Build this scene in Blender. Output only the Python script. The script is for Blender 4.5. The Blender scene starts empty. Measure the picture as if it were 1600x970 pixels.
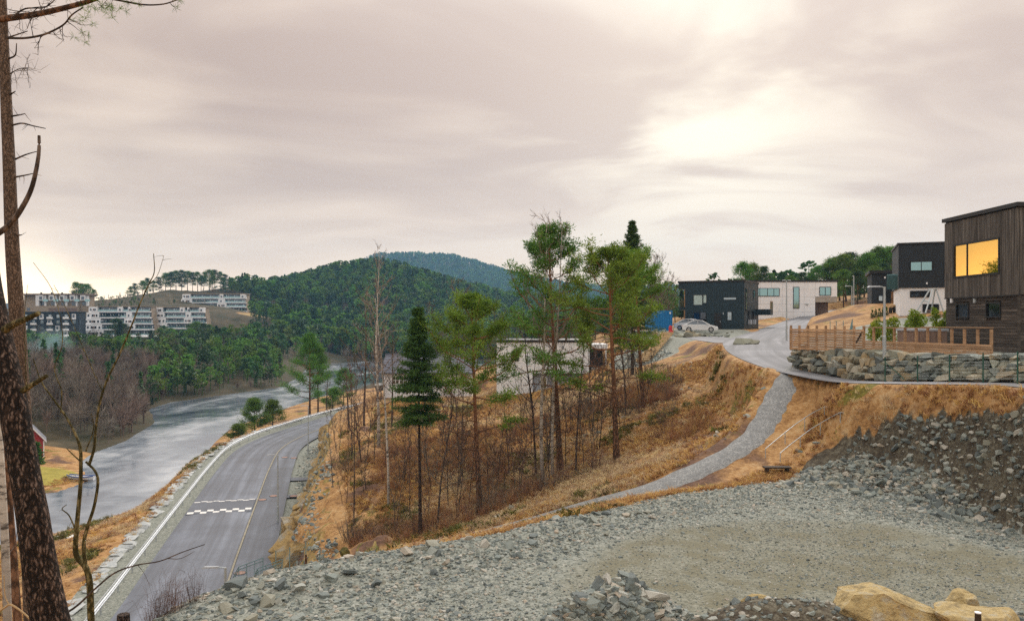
import bpy, math, random
import numpy as np
from mathutils import Vector, Matrix
SC = bpy.context.scene
COL = SC.collection
RNG = np.random.default_rng(7)
random.seed(7)
R = math.radians
F = 1244.0; CX = 800.0; HY = 500.0          # lens in photo pixels, horizon row

# ------------------------------------------------------------------ camera
cam_d = bpy.data.cameras.new('camera'); cam = bpy.data.objects.new('camera', cam_d); COL.objects.link(cam)
cam.location = (0, 0, 0); cam.rotation_euler = (R(90), 0, 0)
cam_d.sensor_width = 36; cam_d.lens = F/1600*36; cam_d.shift_y = (HY-485)/1600
cam_d.clip_start = 0.1; cam_d.clip_end = 20000
SC.camera = cam
SC.view_settings.view_transform = 'Standard'; SC.view_settings.look = 'None'
SC.view_settings.exposure = 0.55; SC.view_settings.gamma = 1
SC.view_settings.use_curve_mapping = False
SC.cycles.use_denoising = False
SC.cycles.max_bounces = 6; SC.cycles.diffuse_bounces = 2; SC.cycles.glossy_bounces = 3
SC.cycles.transparent_max_bounces = 8; SC.cycles.volume_bounces = 1
SC.cycles.use_adaptive_sampling = False

# ------------------------------------------------------------------ sky and sun
SUN_AZ = 15.0; SUN_EL = 32.0                 # degrees right of the view axis / above the horizon
W = bpy.data.worlds.new('World'); SC.world = W; W.use_nodes = True
nt = W.node_tree; N = nt.nodes; L = nt.links; N.clear()
def wn(t, **k):
    n = N.new(t)
    for a, b in k.items(): setattr(n, a, b)
    return n
def wmath(op, a, b=None, clamp=False):
    n = wn('ShaderNodeMath', operation=op); n.use_clamp = clamp
    for i, v in enumerate((a, b)):
        if v is None: continue
        if isinstance(v, (int, float)): n.inputs[i].default_value = v
        else: L.new(v, n.inputs[i])
    return n.outputs[0]
def wmix(f, a, b):
    n = wn('ShaderNodeMix', data_type='RGBA')
    for s, v in ((0, f), (6, a), (7, b)):
        if isinstance(v, (int, float)): n.inputs[s].default_value = v
        elif isinstance(v, tuple): n.inputs[s].default_value = (*v, 1)
        else: L.new(v, n.inputs[s])
    return n.outputs[2]
def wrange(v, a, b, c, d, smooth=True):
    n = wn('ShaderNodeMapRange'); n.interpolation_type = 'SMOOTHSTEP' if smooth else 'LINEAR'
    L.new(v, n.inputs[0])
    for i, q in enumerate((a, b, c, d)): n.inputs[i+1].default_value = q
    return n.outputs[0]
tc = wn('ShaderNodeTexCoord'); D = tc.outputs['Generated']
sep = wn('ShaderNodeSeparateXYZ'); L.new(D, sep.inputs[0])
dz = wmath('MAXIMUM', sep.outputs[2], 0.0)
# cloud deck seen in perspective: the direction projected on a plane overhead
den = wmath('ADD', dz, 0.16)
cx = wmath('DIVIDE', sep.outputs[0], den); cy = wmath('DIVIDE', sep.outputs[1], den)
cmb = wn('ShaderNodeCombineXYZ'); L.new(cx, cmb.inputs[0]); L.new(cy, cmb.inputs[1])
def wnoise(scale, detail, rough, dist, off, sx=1.0, sy=1.0):
    mp = wn('ShaderNodeMapping'); mp.inputs['Location'].default_value = off; mp.inputs['Scale'].default_value = (sx, sy, 1)
    mp.inputs['Rotation'].default_value = (0, 0, R(28)); L.new(cmb.outputs[0], mp.inputs[0])
    n = wn('ShaderNodeTexNoise'); L.new(mp.outputs[0], n.inputs['Vector'])
    n.inputs['Scale'].default_value = scale; n.inputs['Detail'].default_value = detail
    n.inputs['Roughness'].default_value = rough; n.inputs['Distortion'].default_value = dist
    return n.outputs['Fac']
n1 = wnoise(0.40, 4, 0.5, 0.9, (3.1, 1.7, 0), 0.75, 1.35)
n2 = wnoise(1.15, 5, 0.52, 0.9, (7.3, 4.2, 2), 0.8, 1.25)
cl = wmath('ADD', wmath('MULTIPLY', n1, 0.65), wmath('MULTIPLY', n2, 0.35))
clf = wrange(cl, 0.40, 0.60, 0, 1)
grey = (0.35, 0.256, 0.202); pale = (0.57, 0.450, 0.348)
deck = wmix(clf, grey, pale)
hz = wrange(dz, 0.0, 0.20, 1, 0)                      # paler, warmer air low down
deck = wmix(wmath('MULTIPLY', hz, 0.75), deck, (0.90, 0.67, 0.475))
def glow(px, py, sharp):
    v = Vector(((px-CX)/F, 1, (HY-py)/F)).normalized()
    n = wn('ShaderNodeVectorMath', operation='DOT_PRODUCT'); L.new(D, n.inputs[0]); n.inputs[1].default_value = v
    return wmath('POWER', wmath('MAXIMUM', n.outputs['Value'], 0.0), sharp)
g1 = wmath('MULTIPLY', glow(1100, 165, 50), wrange(n2, 0.38, 0.60, 0.2, 1.05))
g1b = glow(1180, 170, 7)
g2 = wmath('MULTIPLY', glow(30, 440, 60), wmath('MULTIPLY', wrange(sep.outputs[2], 0.015, 0.075, 1.0, 0.0), wrange(n2, 0.35, 0.6, 0.6, 1.0)))
g2 = wmath('ADD', g2, wmath('MULTIPLY', glow(30, 450, 900), 0.8))
deck = wmix(wmath('MULTIPLY', g1b, 0.34), deck, (0.62, 0.51, 0.44))
deck = wmix(wmath('MULTIPLY', g1, 0.95, True), deck, (0.78, 0.69, 0.55))
deck = wmix(wmath('MULTIPLY', g2, 0.95, True), deck, (1.6, 1.2, 0.75))
sky = wn('ShaderNodeTexSky', sky_type='NISHITA'); sky.sun_disc = False
sky.sun_elevation = R(SUN_EL); sky.sun_rotation = R(SUN_AZ)
sk = wn('ShaderNodeVectorMath', operation='SCALE'); L.new(sky.outputs[0], sk.inputs[0]); sk.inputs['Scale'].default_value = 0.06
allsky = wmix(0.93, sk.outputs[0], deck)
# an overcast sky is brighter and less reddened overhead than near the evening horizon
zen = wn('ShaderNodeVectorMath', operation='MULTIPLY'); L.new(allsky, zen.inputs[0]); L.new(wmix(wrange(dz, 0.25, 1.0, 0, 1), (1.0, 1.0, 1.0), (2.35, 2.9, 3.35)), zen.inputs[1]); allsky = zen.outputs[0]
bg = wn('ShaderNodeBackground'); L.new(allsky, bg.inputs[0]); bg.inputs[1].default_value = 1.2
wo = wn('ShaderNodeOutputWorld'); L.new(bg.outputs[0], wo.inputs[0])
sd = bpy.data.lights.new('sun', 'SUN'); sun = bpy.data.objects.new('sun', sd); COL.objects.link(sun)
sd.energy = 1.5; sd.angle = R(14); sd.color = (1.0, 0.95, 0.88)
sv = Vector((math.sin(R(SUN_AZ))*math.cos(R(SUN_EL)), math.cos(R(SUN_AZ))*math.cos(R(SUN_EL)), math.sin(R(SUN_EL))))
sun.rotation_euler = sv.to_track_quat('Z', 'Y').to_euler()

# ------------------------------------------------------------------ small helpers
def P(px, py, Y):
    """the point that the photograph shows at (px, py), Y metres ahead"""
    return np.array(((px-CX)/F*Y, Y, (HY-py)/F*Y))
def PX(px, Y): return (px-CX)/F*Y
def PZ(py, Y): return (HY-py)/F*Y

class MB:
    """collects polygons; build() links them as one mesh object"""
    def __init__(s): s.V = []; s.n = 0; s.F = []
    def add(s, V, *Fs):
        V = np.asarray(V, float).reshape(-1, 3)
        for f in Fs:
            f = np.asarray(f, int)
            if f.size: s.F.append(f + s.n)
        s.V.append(V); s.n += len(V); return s
    def mesh(s, name, mats, smooth=False, attrs=None):
        me = bpy.data.meshes.new(name)
        V = np.concatenate(s.V) if s.V else np.zeros((0, 3))
        lv = np.concatenate([f.ravel() for f in s.F]) if s.F else np.zeros(0, int)
        ln = np.concatenate([np.full(len(f), f.shape[1]) for f in s.F]) if s.F else np.zeros(0, int)
        me.vertices.add(len(V)); me.vertices.foreach_set('co', V.astype(np.float32).ravel())
        me.loops.add(len(lv)); me.loops.foreach_set('vertex_index', lv.astype(np.int32))
        me.polygons.add(len(ln))
        st = np.zeros(len(ln), np.int32); st[1:] = np.cumsum(ln)[:-1]
        me.polygons.foreach_set('loop_start', st)
        me.polygons.foreach_set('use_smooth', np.full(len(ln), smooth, bool))
        for m in (mats if isinstance(mats, (list, tuple)) else [mats]): me.materials.append(m)
        for k, a in (attrs or {}).items():
            at = me.color_attributes.new(k, 'FLOAT_COLOR', 'POINT'); at.data.foreach_set('color', a.astype(np.float32).ravel())
        me.update(calc_edges=True); me.validate()
        return me
    def build(s, name, mats, parent=None, smooth=False, loc=None, rot=None, attrs=None):
        return link(name, s.mesh(name, mats, smooth, attrs), parent, loc, rot)
    # shapes
    def box(s, c, d, M=None):
        c = np.array(c, float); d = np.array(d, float)/2
        q = np.array([(-1,-1,-1),(1,-1,-1),(1,1,-1),(-1,1,-1),(-1,-1,1),(1,-1,1),(1,1,1),(-1,1,1)])*d + c
        if M is not None: q = xf(M, q)
        return s.add(q, [(0,3,2,1),(4,5,6,7),(0,1,5,4),(1,2,6,5),(2,3,7,6),(3,0,4,7)])
    def bx(s, x0, x1, y0, y1, z0, z1, M=None):
        return s.box(((x0+x1)/2, (y0+y1)/2, (z0+z1)/2), (x1-x0, y1-y0, z1-z0), M)
    def tube(s, pts, rad, k=6, cap=True):
        p = np.asarray(pts, float); n = len(p)
        r = np.full(n, rad, float) if np.isscalar(rad) else np.asarray(rad, float)
        t = np.gradient(p, axis=0); t /= np.linalg.norm(t, axis=1)[:, None]+1e-9
        ref = np.array((0, 0, 1.0)) if abs(t[0][2]) < .9 else np.array((1.0, 0, 0))
        u = np.cross(t, ref); u /= np.linalg.norm(u, axis=1)[:, None]+1e-9
        w = np.cross(t, u)
        a = np.arange(k)*2*np.pi/k
        V = p[:, None]+r[:, None, None]*(np.cos(a)[None, :, None]*u[:, None]+np.sin(a)[None, :, None]*w[:, None])
        i = np.arange(n-1)[:, None]*k; j = np.arange(k)[None, :]; j2 = (j+1) % k
        f = np.stack([i+j, i+j2, i+k+j2, i+k+j], -1).reshape(-1, 4)
        s.add(V.reshape(-1, 3), f)
        if cap and k >= 3:
            s.add(V[-1], [tuple(range(k))]) if k > 4 else s.add(V[-1], [tuple(range(k))])
            s.add(V[0], [tuple(range(k-1, -1, -1))])
        return s
def xf(M, q):
    M = np.array(M); return q @ M[:3, :3].T + M[:3, 3]
def link(name, me, parent=None, loc=None, rot=None):
    o = bpy.data.objects.new(name, me); COL.objects.link(o)
    if parent is not None: o.parent = parent
    if loc is not None: o.location = Vector([float(v) for v in loc])
    if rot is not None: o.rotation_euler = rot
    return o
def tag(o, label=None, cat=None, group=None, kind=None):
    if label: o['label'] = label
    if cat: o['category'] = cat
    if group: o['group'] = group
    if kind: o['kind'] = kind
    return o
def thing(name, label, cat, loc=(0, 0, 0), rz=0.0, group=None):
    return tag(link(name, None, None, loc, (0, 0, rz)), label, cat, group)
def copy_tree(o, parent=None, depth=0):
    c = o.copy(); COL.objects.link(c)
    if parent is not None: c.parent = parent
    for ch in KIDS.get(o.name, [x for x in o.children]): copy_tree(ch, c, depth+1)
    return c
KIDS = {}
def frame(origin, ang):
    return Matrix.Translation(Vector([float(v) for v in origin])) @ Matrix.Rotation(ang, 4, 'Z')

# ------------------------------------------------------------------ materials
def newmat(name):
    m = bpy.data.materials.new(name); m.use_nodes = True
    b = m.node_tree.nodes['Principled BSDF']; return m, m.node_tree, b
class NB:
    """terse node building"""
    def __init__(s, t): s.t = t; s.N = t.nodes; s.L = t.links
    def put(s, sock, v):
        if v is None: return
        if isinstance(v, bpy.types.NodeSocket): s.L.new(v, sock)
        elif isinstance(v, tuple) and len(v) == 3 and sock.type == 'RGBA': sock.default_value = (*v, 1)
        else: sock.default_value = v
    def node(s, t, ins=None, **k):
        n = s.N.new(t)
        for a, b in k.items(): setattr(n, a, b)
        for a, b in (ins or {}).items(): s.put(n.inputs[a], b)
        return n
    def math(s, op, a, b=None, clamp=False):
        n = s.node('ShaderNodeMath', operation=op); n.use_clamp = clamp
        s.put(n.inputs[0], a); s.put(n.inputs[1], b); return n.outputs[0]
    def mix(s, f, a, b, blend='MIX'):
        n = s.node('ShaderNodeMix', data_type='RGBA', blend_type=blend)
        s.put(n.inputs[0], f); s.put(n.inputs[6], a); s.put(n.inputs[7], b); return n.outputs[2]
    def noise(s, vec, scale, detail=4, rough=.55, dist=0.0):
        return s.node('ShaderNodeTexNoise', {'Vector': vec, 'Scale': scale, 'Detail': detail, 'Roughness': rough, 'Distortion': dist}).outputs['Fac']
    def rng(s, v, a, b, c=0.0, d=1.0, smooth=True):
        n = s.node('ShaderNodeMapRange', {0: v, 1: a, 2: b, 3: c, 4: d}); n.interpolation_type = 'SMOOTHSTEP' if smooth else 'LINEAR'
        return n.outputs[0]
    def ramp(s, v, stops):
        n = s.node('ShaderNodeValToRGB', {0: v}); e = n.color_ramp.elements
        while len(e) < len(stops): e.new(0.5)
        for q, (p, c) in zip(e, stops): q.position = p; q.color = (*c, 1)
        return n.outputs[0]
    def mapping(s, vec, scale=(1, 1, 1), rot=(0, 0, 0), loc=(0, 0, 0)):
        return s.node('ShaderNodeMapping', {'Vector': vec, 'Scale': scale, 'Rotation': rot, 'Location': loc}).outputs[0]
    def bump(s, h, strength=.4, dist=.05):
        return s.node('ShaderNodeBump', {'Height': h, 'Strength': strength, 'Distance': dist}).outputs[0]
    def obj(s): return s.node('ShaderNodeTexCoord').outputs['Object']
    def rnd(s): return s.node('ShaderNodeObjectInfo').outputs['Random']
def simple(name, stops, scale=3.0, rough=.8, bump=0.0, bscale=None, stretch=(1, 1, 1), metal=0.0, rnd=0.0, detail=5, spec=0.3, bdist=.02):
    """colour from stretched noise, optional relief and a per-object shift in brightness"""
    m, t, b = newmat(name); q = NB(t)
    v = q.mapping(q.obj(), stretch)
    if rnd:
        off = q.node('ShaderNodeVectorMath', {0: v}, operation='ADD'); cm = q.node('ShaderNodeCombineXYZ', {0: q.math('MULTIPLY', q.rnd(), 57.0), 1: q.math('MULTIPLY', q.rnd(), 23.0)})
        t.links.new(cm.outputs[0], off.inputs[1]); v = off.outputs[0]
    f = q.noise(v, scale, detail, .6)
    c = q.ramp(q.rng(f, .25, .75, smooth=False), stops)
    if rnd:
        h = q.node('ShaderNodeHueSaturation', {'Color': c, 'Value': q.math('ADD', q.math('MULTIPLY', q.rnd(), 2*rnd), 1-rnd)}); c = h.outputs[0]
    q.put(b.inputs['Base Color'], c); b.inputs['Roughness'].default_value = rough; b.inputs['Metallic'].default_value = metal
    b.inputs['Specular IOR Level'].default_value = spec
    if bump: q.put(b.inputs['Normal'], q.bump(q.noise(v, bscale or scale*3, 5, .65), bump, bdist))
    return m
def two(c, k=.7): return [(0.0, tuple(x*k for x in c)), (1.0, tuple(min(1, x*(2-k)) for x in c))]
M = {}
# ================================================================== the lie of the land
# heights are relative to the eye; the yard lies 7 m below it, the lower road 17 m, the lake 20 m
YARD_Z = -7.0; ROAD_Z = -17.0; LAKE_Z = -20.0
def seg_dist(X, Y, poly):
    """distance to a polyline, position along it (index + t) and the signed side (+ right of travel)"""
    p = np.array([tuple(q_)[:2] for q_ in poly], float) if isinstance(poly, list) else np.asarray(poly, float)[:, :2]
    if X.size <= 1500:                                    # few points: all segments at once
        x = X.reshape(-1, 1); y = Y.reshape(-1, 1); a = p[:-1]; d = p[1:]-a; l2 = (d*d).sum(1)
        t = np.clip(((x-a[:, 0])*d[:, 0]+(y-a[:, 1])*d[:, 1])/l2, 0, 1); ex = x-a[:, 0]-t*d[:, 0]; ey = y-a[:, 1]-t*d[:, 1]; r = np.hypot(ex, ey); i = r.argmin(1); j = np.arange(len(i))
        return r[j, i].reshape(X.shape), (i+t[j, i]).reshape(X.shape), np.sign(ex[j, i]*d[i, 1]-ey[j, i]*d[i, 0]).reshape(X.shape)
    best = np.full(X.shape, 1e9); par = np.zeros(X.shape); side = np.zeros(X.shape)
    for i in range(len(p)-1):
        a, b = p[i], p[i+1]; d = b-a; l2 = d @ d
        t = np.clip(((X-a[0])*d[0]+(Y-a[1])*d[1])/l2, 0, 1)
        ex = X-a[0]-t*d[0]; ey = Y-a[1]-t*d[1]; r = np.hypot(ex, ey); m = r < best
        best = np.where(m, r, best); par = np.where(m, i+t, par); side = np.where(m, np.sign(ex*d[1]-ey*d[0]), side)
    return best, par, side
def in_poly(X, Y, poly):
    p = np.asarray(poly, float)[:, :2]; c = np.zeros(X.shape, bool); n = len(p)
    for i in range(n):
        x1, y1 = p[i]; x2, y2 = p[(i+1) % n]
        if y1 == y2: continue
        c ^= ((y1 > Y) != (y2 > Y)) & (X < (x2-x1)*(Y-y1)/(y2-y1)+x1)
    return c
def sdf(X, Y, poly):
    d, _, _ = seg_dist(X, Y, list(poly)+[poly[0]]); return np.where(in_poly(X, Y, poly), -d, d)
def sm(x, a, b):
    t = np.clip((x-a)/(b-a), 0, 1); return t*t*(3-2*t)
def lut(par, vals): return np.interp(par, np.arange(len(vals)), vals)
def spline(pts, n):
    """Catmull-Rom through the points, n samples per span"""
    p = np.asarray(pts, float); p = np.vstack([2*p[0]-p[1], p, 2*p[-1]-p[-2]]); out = []
    for i in range(1, len(p)-2):
        for t in np.arange(n)/n:
            out.append(.5*((2*p[i])+(-p[i-1]+p[i+1])*t+(2*p[i-1]-5*p[i]+4*p[i+1]-p[i+2])*t*t+(-p[i-1]+3*p[i]-3*p[i+1]+p[i+2])*t**3))
    out.append(p[-2]); return np.array(out)
_perm = np.random.default_rng(3).permutation(256)
def vnoise(x, y, seed=0):
    xi = np.floor(x).astype(int); yi = np.floor(y).astype(int); fx = x-xi; fy = y-yi
    fx = fx*fx*(3-2*fx); fy = fy*fy*(3-2*fy)
    def h(a, b): return _perm[(_perm[(a+seed*37) & 255]+b) & 255]/255.0
    return (h(xi, yi)*(1-fx)+h(xi+1, yi)*fx)*(1-fy)+(h(xi, yi+1)*(1-fx)+h(xi+1, yi+1)*fx)*fy
def fbm(x, y, scale, octv=4, seed=0):
    s = 0; a = .5
    for i in range(octv): s = s+a*(vnoise(x/scale*2**i+i*13.7, y/scale*2**i+i*7.1, seed+i)-.5); a *= .5
    return s
# --- ribbons: left edge of the lower road (x, y), then the rest is offsets to its right
ROAD_L = spline([(-32, -6), (-26, 10), (-22, 22), (-21, 36), (-23, 46), (-25.4, 56), (-29.2, 72), (-33.4, 90), (-36.1, 104), (-36.4, 116), (-35.1, 127), (-33.0, 140), (-30.6, 150), (-26.5, 163), (-20, 178), (-11, 190)], 8)
ROAD_W, WALK_W = 5.7, 2.7
_t = np.gradient(ROAD_L, axis=0); _t /= np.linalg.norm(_t, axis=1)[:, None]
ROAD_N = np.stack([_t[:, 1], -_t[:, 0]], 1)              # to the right of travel
def road_at(off): return ROAD_L+ROAD_N*off
PATH = spline([P(446, 898, 47), P(520, 881, 46), P(600, 863, 45), P(700, 845, 43), P(800, 820, 41), P(900, 791, 39), P(1000, 765, 37.4), P(1060, 745, 37.2), P(1130, 714, 38.2),
               P(1176, 683, 39.5), P(1200, 650, 41), P(1214, 622, 42.2), P(1232, 594, 43.3), P(1244, 581, 44.2), P(1252, 576, 45.0)], 6)
LANE = spline([P(1700, 612, 26), P(1610, 600, 29.2), P(1500, 597, 33), P(1400, 596, 36.3), P(1330, 594, 39.5), P(1270, 584, 43), P(1222, 570, 47), P(1190, 553, 54), P(1185, 541, 62), P(1186, 531, 76), P(1205, 521, 92), P(1236, 508, 114), P(1275, 494, 134), P(1330, 482, 160)], 6)
LANE_HW = np.interp(np.arange(len(LANE))/6, [0, 3, 5, 6, 7, 8, 9, 10, 13], [.8, .8, 1.0, 1.3, 1.9, 2.6, 3.2, 3.0, 2.6])
DRIVE = spline([P(1170, 534, 72), P(1120, 529, 84), P(1085, 522, 96), P(1060, 517, 104)], 6)
PATH_TILT = .20
YARD = [(-8.6, 17), (-7.8, 19.3), (-6.5, 21.2), (-4.4, 22.9), (-2, 24.3), (0, 25.5), (2.2, 27.9), (4.8, 30), (6.6, 31.7), (11, 34.0), (13.6, 34.2), (14.6, 32), (15.2, 30), (16.2, 27.6), (17, 26), (21, 22), (22, 16.5), (10, 16.2), (0, 16)]
LAKE = [(-100, 20), (-60, 62), (-47, 70), (-43, 74), (-41, 79), (-40, 83), (-40.5, 92), (-43, 106), (-49, 131), (-52, 146), (-52, 171), (-50, 207), (-42, 249), (-33, 276), (-20, 300), (0, 330), (15, 380), (-48, 395), (-74, 384), (-86, 366), (-84, 323),
        (-74, 276), (-69, 237), (-76, 216), (-83, 194), (-81, 178), (-69, 154), (-63.5, 131), (-63, 121), (-61, 113), (-57, 106), (-52.5, 99), (-53, 92), (-60, 86), (-75, 80), (-110, 72)]
CT = []
def cp(*a): CT.extend(a)
# near slope the camera stands on (kept under the lower frame edge)
cp((0, 0, -1.7), (0, -30, 2), (-40, -30, -8), (30, -30, 3), (4, 3, -2.4), (-4, 3, -2.6), (0, 8, -4.3), (5, 8, -4.1), (10, 8, -3.9), (16, 8, -4.0), (24, 8, -4), (0, 13, -5.7), (6, 13, -5.6), (11, 13, -5.6), (16, 13, -5.8), (-6, 8, -4.4), (-9, 5, -5.2), (-10, 14, -9.0), (-14, 10, -11))
cp((-4, 14, -6.3), (-8, 16, -7.6), (30, 14, -5), (36, 30, -2))
cp(*[(x, y, YARD_Z) for x, y in YARD[1:14]], (0, 20, -7), (8, 22, -7), (8, 28, -7), (14, 22, -7), (-4, 19.5, -7))
# bank between yard, wall and path
cp(P(1300, 650, 38.5), P(1400, 640, 36.2), P(1500, 640, 33.5), P(1590, 640, 30.5), P(1300, 700, 36.8), P(1400, 690, 34.8), P(1500, 690, 32), P(1590, 690, 29), P(1250, 730, 36.2), P(1400, 735, 32.8), P(1500, 745, 30), P(1590, 760, 27.5), P(1240, 640, 41), P(1180, 725, 36.6), P(1100, 758, 34.4))
cp(P(1130, 735, 35.8), P(1060, 760, 34.4), P(1000, 778, 33.5), P(900, 802, 33.2), P(800, 832, 33.2), P(700, 857, 33), P(600, 874, 34), P(540, 884, 34), P(760, 845, 34), P(700, 852, 38.5), P(800, 828, 37))
# bank left of the path, and the wooded knoll
cp(P(1150, 562, 62), P(1100, 557, 68), P(1050, 556, 77), P(1150, 600, 52), P(1100, 600, 58), P(1050, 650, 52), P(1000, 600, 66), P(950, 640, 62), P(980, 700, 50), P(900, 700, 54), P(850, 640, 72), P(800, 622, 84), P(750, 700, 60), P(800, 760, 52),
   P(700, 632, 82), P(650, 640, 80), P(600, 636, 82), P(565, 640, 84), P(530, 668, 80), P(600, 700, 66), P(650, 780, 54), P(560, 760, 58), P(510, 800, 56), P(480, 830, 53), P(560, 850, 49), P(660, 835, 48), P(1120, 660, 47))
cp((-14, 92, -9.2), (-5, 95, -9.0), (-14, 108, -9.6), (3, 92, -7.8), (7, 84, -6.0), (10, 86, -4.6), (6, 96, -6.5), (-24, 118, -13), (-10, 125, -10), (12, 76, -4.6))
# plateau with the houses
cp((14, 90, -2.2), (17, 98, -1.35), (22, 100, -1.3), (30, 102, -1.25), (25, 84, -1.95), (33, 98, -1.3), (36, 112, -1.0), (30, 125, -1), (48, 120, .8), (60, 140, 1.8), (10, 110, -3.5), (5, 140, -6), (20, 150, -3), (40, 160, 0), (70, 180, 4), (90, 200, 7), (55, 190, 3), (30, 200, -1),
   (24, 46, -1.55), (22, 38, -1.5), (30, 34, -1.5), (24, 54, -1.6), (28, 60, -.5), (34, 62, .6), (40, 70, 1.2), (50, 80, 2), (32, 74, 0.1), (26, 72, -1.6), (40, 90, 1.0), (60, 100, 3), (60, 50, 2), (50, 30, 1), (20.5, 52, -1.9), (36, 84, 1.6))
# banks of the lake
cp(*[(x, y, -20.0) for x, y in LAKE], (-52, 84, -22), (-52, 115, -22.5), (-57, 140, -23), (-62, 170, -23), (-62, 215, -23), (-60, 260, -23), (-62, 320, -23), (-40, 350, -23), (-70, 345, -23), (-100, 50, -22))
cp((-33, 52, -18.0), (-36, 66, -18.3), (-36, 80, -18.4), (-39, 95, -18.8), (-41, 115, -18.6), (-41, 140, -18.4), (-36, 165, -18), (-26, 200, -17), (-15, 250, -15), (-30, 40, -18), (-40, 50, -19), (-50, 55, -19.4), (-45, 30, -19), (-60, 30, -19.5))
cp((-70, 104, -18.6), (-66, 112, -19.2), (-78, 120, -17.5), (-95, 125, -14), (-80, 145, -15), (-95, 170, -13), (-110, 200, -15), (-95, 230, -14), (-90, 270, -14), (-120, 260, -13), (-160, 240, -11), (-150, 180, -12), (-130, 130, -10), (-130, 90, -16), (-110, 330, -9), (-98, 380, -13), (-140, 340, -12), (-200, 320, -11))
cp((-150, 395, -14.5), (-200, 395, -15), (-250, 395, -14), (-300, 395, -12), (-225, 440, 0), (-280, 470, 4), (-160, 450, 0), (-200, 500, 10), (-140, 470, 2), (-165, 520, 4), (-220, 520, 12), (-240, 560, 22), (-212, 580, 23), (-190, 590, 20), (-165, 590, 13), (-260, 580, 13), (-300, 560, 10), (-400, 560, 8), (-400, 420, 0), (-135, 540, -6), (-120, 500, -8), (-110, 440, -16))
# wooded hill across the lake, far ridge, horizon
cp((-60, 420, -18), (0, 420, -18), (-80, 500, -12), (-40, 480, -14), (30, 450, -14))
for px, py, Y in [(400, 478, 640), (440, 462, 660), (480, 446, 690), (530, 428, 720), (590, 416, 760), (640, 424, 760), (690, 444, 760), (740, 470, 740), (790, 492, 700), (850, 500, 700), (640, 470, 620), (560, 480, 580), (480, 500, 580), (600, 520, 500), (520, 520, 520), (430, 510, 560), (700, 500, 600), (900, 500, 600), (1000, 496, 700), (1200, 490, 600), (1500, 480, 600), (1300, 478, 420)]:
    cp(P(px, py+6, Y))
cp((-120, 900, 20), (-200, 900, 10), (-60, 1000, 30), (50, 1000, 10), (200, 900, 5), (-100, 1500, 0), (200, 1500, 0), (-700, 900, 0), (-1500, 1500, -5), (-400, 700, 6), (600, 900, 10))
for px, py, Y in [(480, 470, 2500), (540, 425, 2500), (590, 402, 2500), (640, 402, 2550), (690, 404, 2550), (720, 407, 2500), (760, 418, 2500), (800, 434, 2450), (860, 450, 2400), (930, 462, 2400), (1000, 455, 2600), (1050, 450, 2600), (1100, 462, 2500), (1250, 470, 2500), (1600, 475, 2500), (300, 490, 2500), (0, 478, 2600), (40, 470, 2600)]:
    cp(P(px, py, Y))
cp((-1000, 2600, 0), (2500, 2600, 40), (-2600, 2600, 0), (-900, 3400, 0), (200, 3400, 60), (900, 3400, 20), (2500, 3400, 30), (1500, 1500, 30), (-2500, 600, 0), (1500, 400, 30))
CT = np.array([tuple(c) for c in CT], float)
def _ker(dx, dy): return np.sqrt(dx*dx+dy*dy+1.5)
_A = _ker(CT[:, 0][:, None]-CT[:, 0], CT[:, 1][:, None]-CT[:, 1]); _n = len(CT)
_B = np.zeros((_n+1, _n+1)); _B[:_n, :_n] = _A + np.eye(_n)*-0.15; _B[:_n, _n] = 1; _B[_n, :_n] = 1
_w = np.linalg.solve(_B, np.append(CT[:, 2], 0))
def rbf(X, Y):
    s = X.shape; x = X.ravel(); y = Y.ravel(); o = np.empty(x.size)
    for i in range(0, x.size, 20000):
        j = slice(i, i+20000); o[j] = _ker(x[j][:, None]-CT[:, 0], y[j][:, None]-CT[:, 1]) @ _w[:_n] + _w[_n]
    return o.reshape(s)
PADS = []          # (x, y, angle, half length, half width, z): level ground under buildings
def road_frame(X, Y):
    d, par, side = seg_dist(X, Y, ROAD_L); return d*side      # metres right of the left road edge
WALLP = [P(1229, 562, 45.8), P(1264, 575, 44), P(1302, 584, 42), P(1352, 591, 39.5), P(1382, 592, 38), P(1450, 592, 35.4), P(1520, 592, 32.9), P(1600, 592, 30.4), P(1660, 592, 28.6)]
WALLX = list(WALLP)+[(20.4, 26, 0), (22.5, 20, 0), (27, 12, 0)]
def ground(X, Y, detail=True):
    X = np.asarray(X, float); Y = np.asarray(Y, float); o = np.empty(X.shape); f = np.hypot(X, Y) > 440   # nothing is built into the far land
    if f.any():
        x, y = X[f], Y[f]; r = np.hypot(x, y); o[f] = rbf(x, y)+np.interp(r, [400, 1200], [3.0, 12.0])*fbm(x, y, 30, 5, 5)
    if not f.all(): o[~f] = near_ground(X[~f], Y[~f], detail)
    return o
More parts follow.
